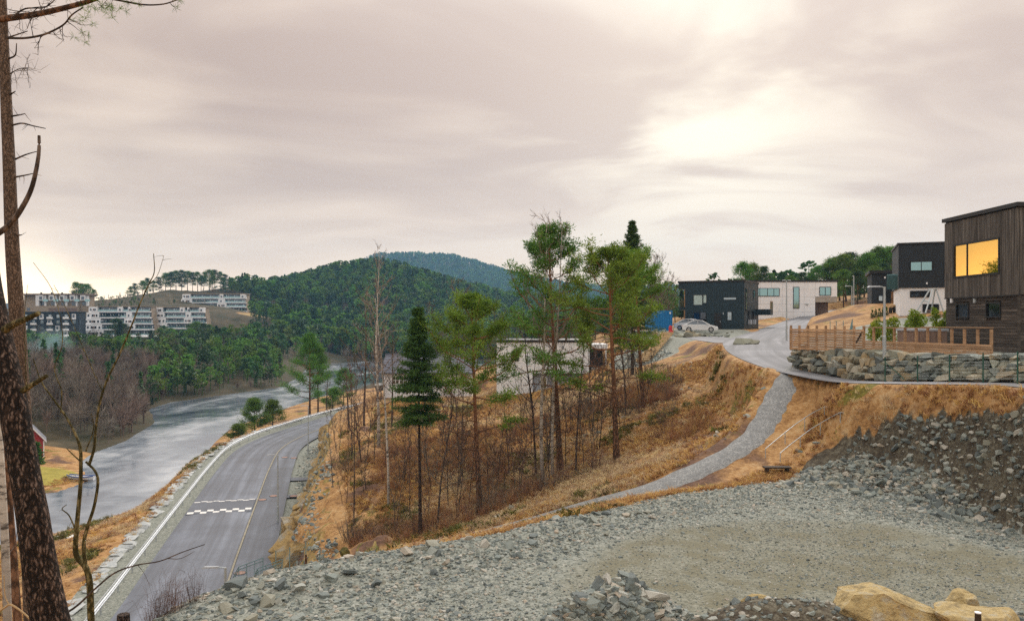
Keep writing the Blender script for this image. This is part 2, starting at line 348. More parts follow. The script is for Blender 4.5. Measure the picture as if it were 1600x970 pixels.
def near_ground(X, Y, detail):
    z = rbf(X, Y); r = np.hypot(X, Y)
    if detail:
        amp = np.interp(r, [4, 30, 120, 400, 1200], [.25, .45, 1.0, 3.0, 12.0])
        z = z + amp*fbm(X, Y, 7, 4, 1)*sm(r, 60, 20)*(1-.75*((X < 11) & (Y > 22) & (Y < 44))) + sm(r, 60, 140)*amp*fbm(X, Y, 30, 5, 5)
    # lake bed and shore
    dl = sdf(X, Y, LAKE)
    z = np.where(dl < 0, np.minimum(z, LAKE_Z-.05-np.clip(-dl*.25, 0, 2)), np.maximum(z, LAKE_Z+np.clip(dl*.12, 0, .5)))
    # yard
    dy = sdf(X, Y, YARD); k = 1-sm(dy, -0.3, 1.2)
    z = z*(1-k)+(YARD_Z+.06*fbm(X, Y, 2.0, 3, 9)+.12*fbm(X, Y, 8.0, 2, 4))*k
    # rubble berm along the yard's left rim, the heap and the soil bank in front
    berm = np.exp(-((dy+.6)/1.1)**2)*sm(X, 3.5, 0.5)*sm(Y, 17, 20)
    z = z + berm*(.28+.3*fbm(X, Y, 1.5, 3, 21))
    hx, hy = PX(978, 17.2), 17.2
    hr = np.hypot((X-hx)/2.3, (Y-hy)/1.5); hill = np.clip(1-hr, 0, 1)
    z = z + 1.5*hill**1.15*(1+.5*fbm(X, Y, 1.1, 3, 8))
    hr = np.hypot((X-PX(905, 16.6))/1.6, (Y-16.4)/1.0); z = z+.8*np.clip(1-hr, 0, 1)**.8*(1+.6*fbm(X, Y, .9, 3, 14))
    hr = np.hypot((X-4.6)/2.4, (Y-15.1)/1.5); z = z+.85*np.clip(1-hr, 0, 1)**.8
    hr = np.hypot((X-6.9)/2.2, (Y-15.0)/1.3); z = z+.45*np.clip(1-hr, 0, 1)**.8
    hr = np.hypot((X-10.6)/2.0, (Y-16.6)/1.8); z = z+.9*np.clip(1-hr, 0, 1)**.8*(1+.5*fbm(X, Y, 1.0, 3, 2))
    # lower road, its pavement and gravel shoulder in a rock cutting
    s = road_frame(X, Y)
    kl = sm(s, -6.5, -2.6); s0 = ROAD_W+WALK_W+np.interp(Y, [44, 50, 60, 68, 80, 100, 150], [1.6, .3, .25, 1.0, 2.5, 2.6, 1.5])+1.2*fbm(Y, X*.3, 6, 3, 3); kr = 1-sm(s, s0, s0+2.3+3.0*fbm(Y, X*.3+3, 5, 3, 6))
    k = kl*kr*sm(Y, 205, 190)
    z = z*(1-k)+(ROAD_Z-.12+.14*sm(s, -2.0, -2.6))*k
    # footpath and lanes
    d, par, _ = seg_dist(X, Y, LANE); hw = lut(par, LANE_HW); k = 1-sm(d, hw+.25, hw+1.6); z = z*(1-k)+(lut(par, LANE[:, 2])-.10)*k
    d, par, _ = seg_dist(X, Y, DRIVE); k = 1-sm(d, 2.6, 5.0); z = z*(1-k)+(lut(par, DRIVE[:, 2])-.10)*k
    dl_, pl_, _ = seg_dist(X, Y, LANE); off_lane = sm(dl_-lut(pl_, LANE_HW), -.25, .05)
    d, par, sd_ = seg_dist(X, Y, PATH); k = 1-sm(d, .95, np.where(sd_ > 0, 4.2, 2.3)); k = k*off_lane; z = z*(1-k)+(lut(par, PATH[:, 2])-.10-PATH_TILT*d*sd_)*k
    # terrace behind the boulder wall
    d, par, side = seg_dist(X, Y, WALLX[::-1])
    k = sm(d*side, .1, .7)*(d < 7)*(1-sm(d, 3.0, 7.0))*(par < len(WALLX)-1.001)
    z = z*(1-k)+(-1.62)*k
    for (x, y, a, l, w, zz) in PADS:
        c, n_ = math.cos(a), math.sin(a); u = (X-x)*c+(Y-y)*n_; v = -(X-x)*n_+(Y-y)*c
        d = np.maximum(np.abs(u)-l, np.abs(v)-w); k = 1-sm(d, .3, 3.0); z = z*(1-k)+zz*k
    return z
def hit(px, py, Y0=8.0, Y1=900.0):
    """where the sight line through a photo pixel first meets the ground"""
    Y = np.exp(np.linspace(math.log(Y0), math.log(Y1), 900)); X = PX(px, Y); g = ground(X, Y); m = np.nonzero(g > (HY-py)/F*Y)[0]; i = m[0] if len(m) else -1
    return np.array((X[i], Y[i], g[i]))
def gz(x, y): return float(ground(np.array([float(x)]), np.array([float(y)]))[0])
def gzs(X, Y): return ground(np.asarray(X, float), np.asarray(Y, float))
RUBP = [(1225, 752), (1262, 722), (1292, 702), (1330, 690), (1365, 668), (1400, 664), (1440, 676), (1475, 662), (1500, 668), (1535, 650), (1570, 655), (1600, 640), (1640, 640)]
RUB = [tuple(hit(a_, b_, 20)[:2]) for a_, b_ in RUBP]+[(20, 22), (17, 24), (16.2, 26.5), (15, 29), (14, 32), (12.5, 33.2), (11, 33.4)]
# ================================================================== ground, road, lake
def mat_terrain():
    m, t, b = newmat('terrain'); q = NB(t); v = q.obj()
    z1 = q.node('ShaderNodeVertexColor', layer_name='zone'); z2 = q.node('ShaderNodeVertexColor', layer_name='zone2')
    s1 = q.node('ShaderNodeSeparateColor', {0: z1.outputs[0]}); s2 = q.node('ShaderNodeSeparateColor', {0: z2.outputs[0]})
    big = q.noise(v, .16, 4, .6); mid = q.noise(v, .7, 5, .65, .6); fine = q.noise(v, 5.0, 5, .7); vf = q.noise(v, 22.0, 3, .7)
    straw = q.ramp(q.math('ADD', q.math('MULTIPLY', mid, .55), q.math('MULTIPLY', fine, .45)), [(.28, (.07, .042, .025)), (.42, (.24, .125, .05)), (.52, (.42, .24, .10)), (.64, (.52, .36, .19)), (.8, (.60, .47, .30))])
    moss = q.ramp(fine, [(.3, (.07, .075, .018)), (.7, (.27, .24, .05))])
    heath = q.ramp(fine, [(.3, (.075, .045, .03)), (.7, (.21, .12, .085))])
    c = q.mix(q.rng(big, .52, .62), straw, heath)
    c = q.mix(q.math('MULTIPLY', q.rng(q.noise(v, .33, 5, .7, .8), .57, .64), .9), c, moss)
    # crushed rock of the yard
    vo = q.node('ShaderNodeTexVoronoi', {'Vector': v, 'Scale': 8.0, 'Randomness': 1.0}); vo2 = q.node('ShaderNodeTexVoronoi', {'Vector': v, 'Scale': 19.0, 'Randomness': 1.0})
    hs = q.node('ShaderNodeSeparateColor', {0: vo.outputs['Color']}); hs2 = q.node('ShaderNodeSeparateColor', {0: vo2.outputs['Color']})
    st = q.ramp(hs.outputs[0], [(0, (0.107, 0.123, 0.123)), (.35, (0.205, 0.234, 0.217)), (.6, (0.254, 0.267, 0.234)), (.85, (0.328, 0.353, 0.336)), (1, (0.426, 0.426, 0.385))])
    st2 = q.ramp(hs2.outputs[0], [(0, (0.123, 0.130, 0.107)), (.5, (0.221, 0.230, 0.193)), (1, (0.344, 0.344, 0.295))])
    sand = q.ramp(vf, [(.3, (0.119, 0.111, 0.075)), (.7, (0.226, 0.215, 0.156))])
    fineg = q.mix(q.rng(q.noise(v, .9, 4, .6), .42, .6), q.mix(.6, sand, st2), sand)
    grav = q.mix(q.rng(s2.outputs[2], .25, .75), q.mix(.45, st2, st), fineg)
    c = q.mix(q.rng(q.math('ADD', s1.outputs[0], q.math('MULTIPLY', q.math('SUBTRACT', mid, .5), .6)), .42, .58), c, grav)
    # dark soil and rubble
    soil = q.ramp(q.math('ADD', q.math('MULTIPLY', fine, .45), q.math('ADD', q.math('MULTIPLY', vf, .3), q.math('MULTIPLY', mid, .25))), [(.34, (.025, .020, .016)), (.48, (.075, .062, .046)), (.56, (.15, .135, .10)), (.68, (.25, .24, .20))])
    c = q.mix(q.rng(q.math('ADD', s1.outputs[1], q.math('MULTIPLY', q.math('SUBTRACT', mid, .5), .5)), .42, .58), c, soil)
    # bare rock of the cutting: ochre and grey, streaked
    vr = q.mapping(v, (1, 1, .35)); rk = q.noise(vr, .9, 6, .65, .8)
    rock = q.ramp(rk, [(.3, (.10, .085, .065)), (.45, (.30, .20, .085)), (.55, (.42, .30, .13)), (.68, (.34, .31, .26)), (.8, (.45, .43, .40))])
    rock = q.mix(q.math('MULTIPLY', q.rng(fine, .5, .62), .7), rock, moss)
    c = q.mix(q.rng(q.math('ADD', s1.outputs[2], q.math('MULTIPLY', q.math('SUBTRACT', mid, .5), .5)), .42, .58), c, rock)
    # woodland floor, lawn
    wood = q.ramp(q.math('ADD', q.math('MULTIPLY', big, .4), q.math('MULTIPLY', q.noise(v, .12, 5, .7), .6)), [(.35, (.035, .042, .022)), (.5, (.07, .058, .035)), (.62, (.11, .085, .05)), (.75, (.18, .145, .08))])
    c = q.mix(q.rng(s2.outputs[0], .4, .6), c, wood)
    lawn = q.ramp(q.math('ADD', q.math('MULTIPLY', fine, .5), q.math('MULTIPLY', mid, .5)), [(.3, (.16, .14, .03)), (.6, (.38, .32, .07)), (.8, (.46, .38, .12))])
    c = q.mix(q.rng(s2.outputs[1], .4, .6), c, lawn)
    q.put(b.inputs['Base Color'], c); b.inputs['Roughness'].default_value = .92; b.inputs['Specular IOR Level'].default_value = .15
    hgt = q.math('ADD', q.math('MULTIPLY', q.math('SUBTRACT', 1.0, vo.outputs['Distance']), .5), q.math('MULTIPLY', fine, .8))
    q.put(b.inputs['Normal'], q.bump(hgt, .55, .10))
    return m
M['terrain'] = mat_terrain()
def gravelmat(name, sc, cols, bump=.5, bd=.03):
    m, t, b = newmat(name); q = NB(t); v = q.obj()
    vo = q.node('ShaderNodeTexVoronoi', {'Vector': v, 'Scale': sc}); h = q.node('ShaderNodeSeparateColor', {0: vo.outputs['Color']})
    n = q.noise(v, sc*.12, 4, .6)
    c = q.mix(q.rng(n, .35, .65, 0, .6), q.ramp(h.outputs[0], [(0, cols[0]), (.5, cols[1]), (1, cols[2])]), cols[0])
    q.put(b.inputs['Base Color'], c); b.inputs['Roughness'].default_value = .9
    q.put(b.inputs['Normal'], q.bump(q.math('SUBTRACT', 1.0, vo.outputs['Distance']), bump, bd)); return m
M['path'] = gravelmat('path_gravel', 26.0, [(.15, .155, .16), (.27, .275, .28), (.42, .42, .41)])
M['shoulder'] = gravelmat('shoulder_gravel', 7.0, [(.09, .095, .08), (.19, .195, .16), (.34, .34, .30)], .8, .08)
def mat_asphalt(name, base, wet):
    m, t, b = newmat(name); q = NB(t); v = q.obj()
    uv = q.node('ShaderNodeUVMap').outputs[0]                        # u across the ribbon (m), v along it (m)
    wheel = q.noise(q.mapping(uv, (1.3, .03, 1)), 1.0, 3, .6)
    patch = q.noise(v, .22, 4, .6, .5); grain = q.noise(v, 40, 2, .6)
    k = q.math('ADD', q.math('MULTIPLY', wheel, .55), q.math('ADD', q.math('MULTIPLY', patch, .35), q.math('MULTIPLY', grain, .10)))
    c = q.ramp(k, [(.32, tuple(x*.55 for x in base)), (.5, base), (.66, tuple(x*1.75 for x in base))])
    crk = q.node('ShaderNodeTexVoronoi', {'Vector': q.mapping(v, (.35, .12, 1)), 'Scale': 1.0}, feature='DISTANCE_TO_EDGE'); c = q.mix(q.math('MULTIPLY', q.rng(crk.outputs['Distance'], .002, .008, 1, 0), q.rng(patch, .48, .6, 0, .75)), c, tuple(x*.4 for x in base))
    q.put(b.inputs['Base Color'], c); q.put(b.inputs['Roughness'], q.rng(k, .35, .65, wet, max(.62, wet))); b.inputs['Specular IOR Level'].default_value = .5 if wet < .7 else .22
    q.put(b.inputs['Normal'], q.bump(grain, .25, .01)); return m
M['asphalt'] = mat_asphalt('asphalt', (.118, .130, .160), .40)
M['asphalt2'] = mat_asphalt('pavement_asphalt', (.095, .106, .132), .42)
M['asphalt3'] = mat_asphalt('lane_asphalt', (.17, .17, .185), .8)
M['kerb'] = simple('kerb_stone', [(0, (.19, .17, .125)), (1, (.36, .33, .255))], 1.5, .8)
M['white_paint'] = simple('white_paint', [(0, (.55, .54, .52)), (.5, (.78, .77, .75)), (1, (.85, .84, .82))], 6, .6)
M['iron'] = simple('manhole_iron', [(0, (.22, .12, .09)), (1, (.42, .27, .22))], 8, .7)
M['dark_iron'] = simple('bump_rubber', two((.05, .05, .055)), 5, .7)

PADS.extend([(-10.3, 98, 0, 6.2, 3.8, -9.15), (26.5, 108.5, R(-27.5), 5.5, 5.5, -1.22), (50, 140, 0, 9, 6, -.6), (19, 102, 0, 3, 2.5, -1.35), (27, 39, 0, 4.3, 3.2, -1.5), (3.2, 89, 0, 4.6, 3.2, -8.1)])
# --- one sheet to the horizon, finer near the eye
NA, NR = 620, 640
ang = np.concatenate([np.linspace(-180, -48, 30, endpoint=False), np.linspace(-48, 44, NA), np.linspace(44, 180, 30)[1:]])
rad = np.exp(np.linspace(math.log(2.0), math.log(3050), NR)); rad = np.concatenate([[0.05, .8], rad])
A, RR = np.meshgrid(np.radians(ang), rad, indexing='ij')
GX = RR*np.sin(A); GY = RR*np.cos(A)
GZ = ground(GX, GY)
cut = road_frame(GX, GY); dyard = sdf(GX, GY, YARD); dlake = sdf(GX, GY, LAKE)
rim = (cut > ROAD_W+WALK_W+2.2) & (cut < ROAD_W+WALK_W+9.5) & (GY < 190) & (GY > 30)
crag = rim*(fbm(GX+GZ*.6, GY, 2.6, 4, 31)*1.5+np.abs(fbm(GX, GY+GZ, 1.1, 3, 37))*.8)*sm(cut, ROAD_W+WALK_W+2.4, ROAD_W+WALK_W+4.0)*(1-sm(cut, ROAD_W+WALK_W+6.5, ROAD_W+WALK_W+9.4))
GZ = GZ + crag
Z1 = np.zeros(GX.shape+(4,)); Z2 = np.zeros(GX.shape+(4,)); Z1[..., 3] = 1; Z2[..., 3] = 1
dwall, pw, sw = seg_dist(GX, GY, WALLX[::-1])
plate = (1-sm(seg_dist(GX, GY, DRIVE)[0], 6, 9))*(GY > 82)
mid_yard = sm(-dyard, 1.2, 4.5)*sm(GY, 29.5, 26)*sm(GX, -1.0, 4.0)
Z2[..., 2] = mid_yard
Z1[..., 0] = np.maximum.reduce([1-sm(dyard, -.2, .8), (1-sm(np.hypot(GX-3, GY-17), 2.0, 3.2)), plate, ((cut > -3.2) & (cut < ROAD_W+WALK_W+3.6) & (GY < 200) & (GY > -10) & (GZ < ROAD_Z+.45))*1.0,
    (sw > 0)*(dwall < 9)*(GX < 40)*(pw < len(WALLX)-1.001), 1-sm(np.hypot((GX-13.6)/3.6, (GY-82)/6), .8, 1.1), ((GX > 20) & (GX < 32) & (GY > 44) & (GY < 66))*1.0])
bank = sm(GX, 11.4, 12.6)*(1-sm(GX, 19, 20))*sm(GY, 25, 26.4)
Z1[..., 1] = np.maximum.reduce([(dyard > -.5)*(1-sm(sdf(GX, GY, RUB)+.6*fbm(GX, GY, 1.6, 3, 4), -.15, .25)), (np.hypot(GX-4.6, GY-15) < 2.4)*1.0, (np.hypot(GX-10.8, GY-16.4) < 2.1)*1.0,
    (1-sm(np.abs(dyard-1.2), .5, 1.3))*(GX > 1)*(GX < 11)*.5])
slope = np.hypot(np.gradient(GZ, axis=0)/(np.gradient(GX, axis=0)**2+np.gradient(GY, axis=0)**2)**.5, np.gradient(GZ, axis=1)/np.gradient(RR, axis=1))
Z1[..., 2] = np.where(rim, sm(slope, .62, 1.15), 0)
quarry = np.exp(-(((GX+152)/16)**2+((GY-500)/30)**2)); Z1[..., 2] = np.maximum(Z1[..., 2], quarry*1.3*(GY > 400))
leftbank = (GX < -56)*(GY > 100)*(dlake > -1)
Z2[..., 0] = np.maximum(leftbank*sm(np.hypot(GX+66, GY-104), 13, 18), (RR > 230)*1.0)
Z2[..., 0] *= 1-np.clip(quarry*1.6, 0, 1)*(GY > 400)
Z2[..., 1] = np.maximum(1-sm(np.hypot((GX+2.5)/7, (GY-82)/4.5), .8, 1.1), (1-sm(np.hypot((GX+62)/9, (GY-98)/9), .7, 1.1))*.75*(GX < -50))
idx = np.arange(GX.size).reshape(GX.shape); nA, nR = GX.shape
q0 = np.stack([idx[:-1, :-1], idx[1:, :-1], idx[1:, 1:], idx[:-1, 1:]], -1).reshape(-1, 4)
tm = MB(); tm.add(np.stack([GX, GY, GZ], -1).reshape(-1, 3), q0)
terr = tm.build('ground', M['terrain'], smooth=True, attrs={'zone': Z1.reshape(-1, 4), 'zone2': Z2.reshape(-1, 4)})
tag(terr, 'hilly ground of straw coloured grass, crushed rock and woodland floor', kind='structure')

# --- ribbons that follow the land
def ribbon(name, c, offs, dz, mat, label, kind='structure', normal=None, crown=None):
    """c: centre line (n,3); offs: (n,k) offsets to the right"""
    c = np.asarray(c, float); t = np.gradient(c[:, :2], axis=0); t /= np.linalg.norm(t, axis=1)[:, None]+1e-9; nn = np.stack([t[:, 1], -t[:, 0]], 1)
    offs = np.asarray(offs, float); k = offs.shape[1]
    V = np.zeros((len(c), k, 3)); V[..., :2] = c[:, None, :2]+nn[:, None]*offs[..., None]; V[..., 2] = c[:, None, 2]+dz
    if crown is not None: V[..., 2] += crown
    i = np.arange(len(c)-1)[:, None]*k; j = np.arange(k-1)[None]
    f = np.stack([i+j, i+j+1, i+k+j+1, i+k+j], -1).reshape(-1, 4)
    mb = MB(); mb.add(V.reshape(-1, 3), f); o = mb.build(name, mat, smooth=True)
    ln = np.concatenate([[0], np.cumsum(np.linalg.norm(np.diff(c[:, :2], axis=0), axis=1))])
    uvl = o.data.uv_layers.new(name='UVMap'); vi = np.zeros(len(o.data.loops), np.int32); o.data.loops.foreach_get('vertex_index', vi)
    U = np.stack([offs, np.repeat(ln[:, None], k, 1)], -1).reshape(-1, 2)[vi]; uvl.data.foreach_set('uv', U.astype(np.float32).ravel())
    return tag(o, label, kind=kind)
rl = np.column_stack([ROAD_L, np.full(len(ROAD_L), ROAD_Z)])
fl = np.ones((len(rl), 1))
ribbon('road', rl, fl*np.linspace(0, ROAD_W, 7), 0.0, M['asphalt'], 'grey asphalt road curving down past the lake', crown=np.array([-.02, .02, .05, .06, .05, .02, -.02]))
ribbon('pavement', rl, fl*np.array([ROAD_W+.16, ROAD_W+.9, ROAD_W+WALK_W]), .09, M['asphalt2'], 'narrow asphalt pavement beside the curving road')
kb = MB(); a = road_at(ROAD_W); b_ = road_at(ROAD_W+.13)
for zz, p0, p1, z0, z1 in ((0, a, a, ROAD_Z-.1, ROAD_Z+.11), (1, a, b_, ROAD_Z+.11, ROAD_Z+.11), (2, b_, b_, ROAD_Z+.11, ROAD_Z-.1)):
    n = len(a); V = np.concatenate([np.column_stack([p0, np.full(n, z0)]), np.column_stack([p1, np.full(n, z1)])]); i = np.arange(n-1)
    kb.add(V, np.stack([i, i+1, n+i+1, n+i], 1))
tag(kb.build('kerb', M['kerb']), 'pale stone kerb between road and pavement', kind='structure')
pc = PATH.copy(); pc[:, 2] -= .02
ribbon('footpath', pc, np.column_stack([np.interp(np.arange(len(pc)), [0, 30, 48, len(pc)-1], [-.85, -.85, -.58, -.7])+.05*np.sin(np.arange(len(pc))*1.3), np.full(len(pc), -.3), np.full(len(pc), .3), np.interp(np.arange(len(pc)), [0, 30, 48, len(pc)-1], [.85, .85, .58, .7])+.04*np.sin(np.arange(len(pc))*1.9)]), 0, M['path'], 'grey gravel footpath climbing the grassy bank', crown=np.array([-.05, .03, .03, -.05])-PATH_TILT*np.array([-.8, -.3, .3, .8]))
lc = LANE.copy(); lc[:, 2] -= .03
ribbon('lane', lc, LANE_HW[:, None]*np.array([-1, -.33, .33, 1]), 0, M['asphalt3'], 'wet grey asphalt lane up to the houses', crown=np.array([-.04, .03, .03, -.04]))
dc = DRIVE.copy(); dc[:, 2] -= .045
ribbon('driveway', dc, np.interp(np.arange(len(dc)), [0, len(dc)-1], [3.0, 1.6])[:, None]*np.array([-1, 0, 1]), 0, M['asphalt3'], 'pale asphalt driveway to the parked cars', crown=np.array([-.04, .02, -.04]))

# --- lake: thin ice, wet in places
def mat_lake():
    m, t, b = newmat('lake_ice'); q = NB(t); v = q.obj()
    a = q.noise(q.mapping(v, (1, .35, 1), (0, 0, R(-25))), .06, 5, .55, 1.2); c2 = q.noise(v, .25, 5, .6, .8)
    vo = q.node('ShaderNodeTexVoronoi', {'Vector': q.mapping(v, (.05, .02, 1)), 'Scale': 1.0}, feature='DISTANCE_TO_EDGE')
    k = q.math('ADD', q.math('MULTIPLY', a, .7), q.math('MULTIPLY', c2, .3))
    c = q.ramp(k, [(.36, (.045, .06, .085)), (.47, (.125, .155, .195)), (.56, (.26, .295, .34)), (.66, (.48, .51, .55))])
    q.put(b.inputs['Base Color'], c); q.put(b.inputs['Roughness'], q.rng(k, .40, .62, .04, .2)); b.inputs['IOR'].default_value = 1.33; b.inputs['Specular IOR Level'].default_value = .5
    q.put(b.inputs['Normal'], q.bump(q.noise(v, 1.2, 3, .5), .05, .05)); return m
M['lake'] = mat_lake()
lk = MB(); lp = np.array(LAKE); 
xs = np.linspace(-170, 40, 43); ys = np.linspace(0, 420, 85); LX, LY = np.meshgrid(xs, ys, indexing='ij'); li = np.arange(LX.size).reshape(LX.shape)
ok = sdf((LX[:-1, :-1]+LX[1:, 1:])/2, (LY[:-1, :-1]+LY[1:, 1:])/2, LAKE) < 6
lf = np.stack([li[:-1, :-1], li[1:, :-1], li[1:, 1:], li[:-1, 1:]], -1)[ok]
lk.add(np.stack([LX, LY, np.full(LX.shape, LAKE_Z+.03)], -1).reshape(-1, 3), lf)
tag(lk.build('lake_water', M['lake']), 'half frozen blue grey lake between wooded banks', kind='structure')
# ================================================================== scattering for what nobody could count
def scatter_group(name, coll):
    g = bpy.data.node_groups.new(name, 'GeometryNodeTree')
    g.interface.new_socket('Geometry', in_out='INPUT', socket_type='NodeSocketGeometry'); g.interface.new_socket('Geometry', in_out='OUTPUT', socket_type='NodeSocketGeometry')
    n = g.nodes; l = g.links; gi = n.new('NodeGroupInput'); go = n.new('NodeGroupOutput')
    ci = n.new('GeometryNodeCollectionInfo'); ci.inputs['Collection'].default_value = coll; ci.inputs['Separate Children'].default_value = True; ci.inputs['Reset Children'].default_value = True
    ip = n.new('GeometryNodeInstanceOnPoints'); ip.inputs['Pick Instance'].default_value = True
    def att(nm, ty):
        a = n.new('GeometryNodeInputNamedAttribute'); a.data_type = ty; a.inputs['Name'].default_value = nm; return [s for s in a.outputs if s.enabled and s.name == 'Attribute'][0]
    l.new(gi.outputs[0], ip.inputs['Points']); l.new(ci.outputs[0], ip.inputs['Instance']); l.new(att('idx', 'INT'), ip.inputs['Instance Index'])
    er = n.new('FunctionNodeEulerToRotation'); l.new(att('rot', 'FLOAT_VECTOR'), er.inputs[0]); l.new(er.outputs[0], ip.inputs['Rotation']); l.new(att('scl', 'FLOAT_VECTOR'), ip.inputs['Scale'])
    l.new(ip.outputs[0], go.inputs[0]); return g
def scatter(name, pts, rot, scl, idx, meshes, label, parent=None, kind='stuff'):
    coll = bpy.data.collections.new(name+'_shapes')
    for i, me in enumerate(meshes):
        o = bpy.data.objects.new('%s_shape_%02d' % (name, i), me); coll.objects.link(o)
    me = bpy.data.meshes.new(name); me.vertices.add(len(pts)); me.vertices.foreach_set('co', np.asarray(pts, np.float32).ravel())
    for nm, ty, v in (('rot', 'FLOAT_VECTOR', rot), ('scl', 'FLOAT_VECTOR', scl)):
        a = me.attributes.new(nm, ty, 'POINT'); a.data.foreach_set('vector', np.asarray(v, np.float32).ravel())
    a = me.attributes.new('idx', 'INT', 'POINT'); a.data.foreach_set('value', np.asarray(idx, np.int32))
    o = link(name, me, parent); md = o.modifiers.new('scatter', 'NODES'); md.node_group = scatter_group(name, coll)
    return tag(o, label, kind=kind)
def stone_mesh(name, seed, mat, flat=.6):
    """angular broken stone: a cube of unit size cut by random planes"""
    import bmesh
    rng = np.random.default_rng(seed); bm = bmesh.new(); bmesh.ops.create_cube(bm, size=1.0)
    for v in bm.verts: v.co = Vector([c*rng.uniform(.72, 1.15) for c in v.co])+Vector(rng.normal(size=3)*.05)
    bmesh.ops.triangulate(bm, faces=bm.faces)
    for i in range(6):
        n = Vector(rng.normal(size=3)).normalized(); d = rng.uniform(.32, .52)
        r = bmesh.ops.bisect_plane(bm, geom=bm.verts[:]+bm.edges[:]+bm.faces[:], plane_co=n*d, plane_no=n, clear_outer=True)
        e = [x for x in r['geom_cut'] if isinstance(x, bmesh.types.BMEdge)]
        if e: bmesh.ops.contextual_create(bm, geom=e)
    for v in bm.verts: v.co.z *= flat
    bmesh.ops.recalc_face_normals(bm, faces=bm.faces); me = bpy.data.meshes.new(name); bm.to_mesh(me); bm.free(); me.materials.append(mat); return me
def mat_stone(name, ramp, rough=.85):
    m, t, b = newmat(name); q = NB(t); v = q.obj()
    c = q.ramp(q.rnd(), ramp); n = q.noise(v, 2.6, 6, .7)
    c = q.mix(q.rng(n, .35, .7, 0, .55), c, q.mix(q.rnd(), (.10, .11, .105), (.38, .38, .32)))
    q.put(b.inputs['Base Color'], c); b.inputs['Roughness'].default_value = rough; q.put(b.inputs['Normal'], q.bump(n, .6, .08)); return m
M['stone'] = mat_stone('broken_stone', [(0, (0.103, 0.125, 0.129)), (.2, (0.146, 0.176, 0.176)), (.4, (0.206, 0.245, 0.228)), (.55, (0.275, 0.310, 0.292)), (.7, (0.258, 0.249, 0.189)), (.82, (0.378, 0.400, 0.378)), (.93, (0.396, 0.318, 0.241)), (1, (0.516, 0.516, 0.482))])
M['stone_wall'] = mat_stone('wall_boulder', [(0, (.10, .115, .11)), (.25, (.19, .215, .20)), (.45, (.27, .28, .22)), (.62, (.23, .22, .16)), (.8, (.36, .26, .13)), (1, (.34, .37, .35))])
M['slab'] = simple('slate_slab', [(0, (.17, .19, .20)), (.5, (.34, .36, .365)), (1, (.50, .50, .47))], 2.5, .7, .4, rnd=.25)
stones = [stone_mesh('stone', 100+i, M['stone'], .55+.1*(i % 3)) for i in range(8)]
rg = np.random.default_rng(17)
def fine_scatter(n, box, dens, smin, smax, name, label, power=2.2, sink=.25):
    """n tries in the box (x0,x1,y0,y1), kept with probability dens(x,y)"""
    x = rg.uniform(box[0], box[1], n); y = rg.uniform(box[2], box[3], n); keep = rg.random(n) < dens(x, y); x = x[keep]; y = y[keep]
    s = smin+(smax-smin)*rg.random(len(x))**power; z = gzs(x, y)+s*(.5*.5-sink)
    sc = s[:, None]*rg.uniform(.7, 1.3, (len(x), 3))
    rot = np.column_stack([rg.normal(size=len(x))*.3, rg.normal(size=len(x))*.3, rg.uniform(0, 6.28, len(x))])
    return scatter(name, np.column_stack([x, y, z]), rot, sc, rg.integers(0, len(stones), len(x)), stones, label)
def d_yard(x, y):
    d = sdf(x, y, YARD); e = 1-sm(np.abs(d+.9), .6, 2.6)
    mid = sm(-d, 1.2, 4.5)*sm(y, 29.5, 26)*sm(x, -1.0, 4.0)
    return np.where(d < 1.0, np.clip(.26+.8*e+.5*sm(x, 3, -3)-.5*mid, .16, 1), 0)
fine_scatter(60000, (-9, 18, 15.5, 36), lambda x, y: d_yard(x, y)*(1-.9*sm(-sdf(x, y, YARD), 1.2, 4.5)*sm(y, 29.5, 26)*sm(x, -1.0, 4.0)), .03, .135, 'gravel', 'crushed blue grey rock spread over the yard')
fine_scatter(60000, (-4, 18, 15.5, 32), lambda x, y: (sdf(x, y, YARD) < -.8)*(.35+.5*(fbm(x, y, 5, 3, 91) > -.02)), .022, .06, 'gravel', 'fine trodden gravel in the middle of the yard', 2.2)
def d_bank(x, y):
    return ((sdf(x, y, RUB)+.6*fbm(x, y, 1.6, 3, 4) < .05) & (sdf(x, y, YARD) > -.8))*(.5+.5*(fbm(x, y, 3, 2, 5) > -.05))
fine_scatter(27000, (10.5, 20, 24, 36), d_bank, .04, .30, 'rubble', 'loose broken rock on the dark cut bank', 3.0)
def d_heap(x, y):
    return np.clip(np.maximum(1.15-np.hypot((x-2.46)/2.4, (y-17.2)/1.6), 1.2-np.hypot((x-1.4)/1.8, (y-16.4)/1.1))*2, 0, 1)
fine_scatter(9000, (-1.2, 5.2, 14.8, 19), d_heap, .05, .24, 'rubble_heap', 'tipped heap of grey rubble at the near edge of the yard', 1.6)
def d_soil(x, y): return np.clip(1.3-np.hypot((x-4.6)/2.2, (y-15.1)/1.4), 0, .55)+np.clip(1.3-np.hypot((x-10.8)/2.0, (y-16.5)/1.8), 0, .6)
fine_scatter(8000, (1.8, 13.5, 13, 19), d_soil, .04, .15, 'soil_stones', 'small stones in the brown soil at the near edge', 2)
def d_sh(x, y):
    s = road_frame(x, y); return ((s > ROAD_W+WALK_W+.4) & (s < ROAD_W+WALK_W+4.2))*.9*sm(s, ROAD_W+WALK_W+.2, ROAD_W+WALK_W+1.6)
fine_scatter(26000, (-32, -8, 40, 112), d_sh, .06, .35, 'shoulder_rubble', 'grey rubble along the foot of the rock cutting', 2.6)
def d_pl(x, y): return (1-sm(np.hypot((x-13.2)/3.2, (y-82)/6), .75, 1.05))*.9
fine_scatter(3500, (9, 18, 74, 92), d_pl, .1, .4, 'bank_rubble', 'grey rock fill on the bank beside the wooden steps', 2)
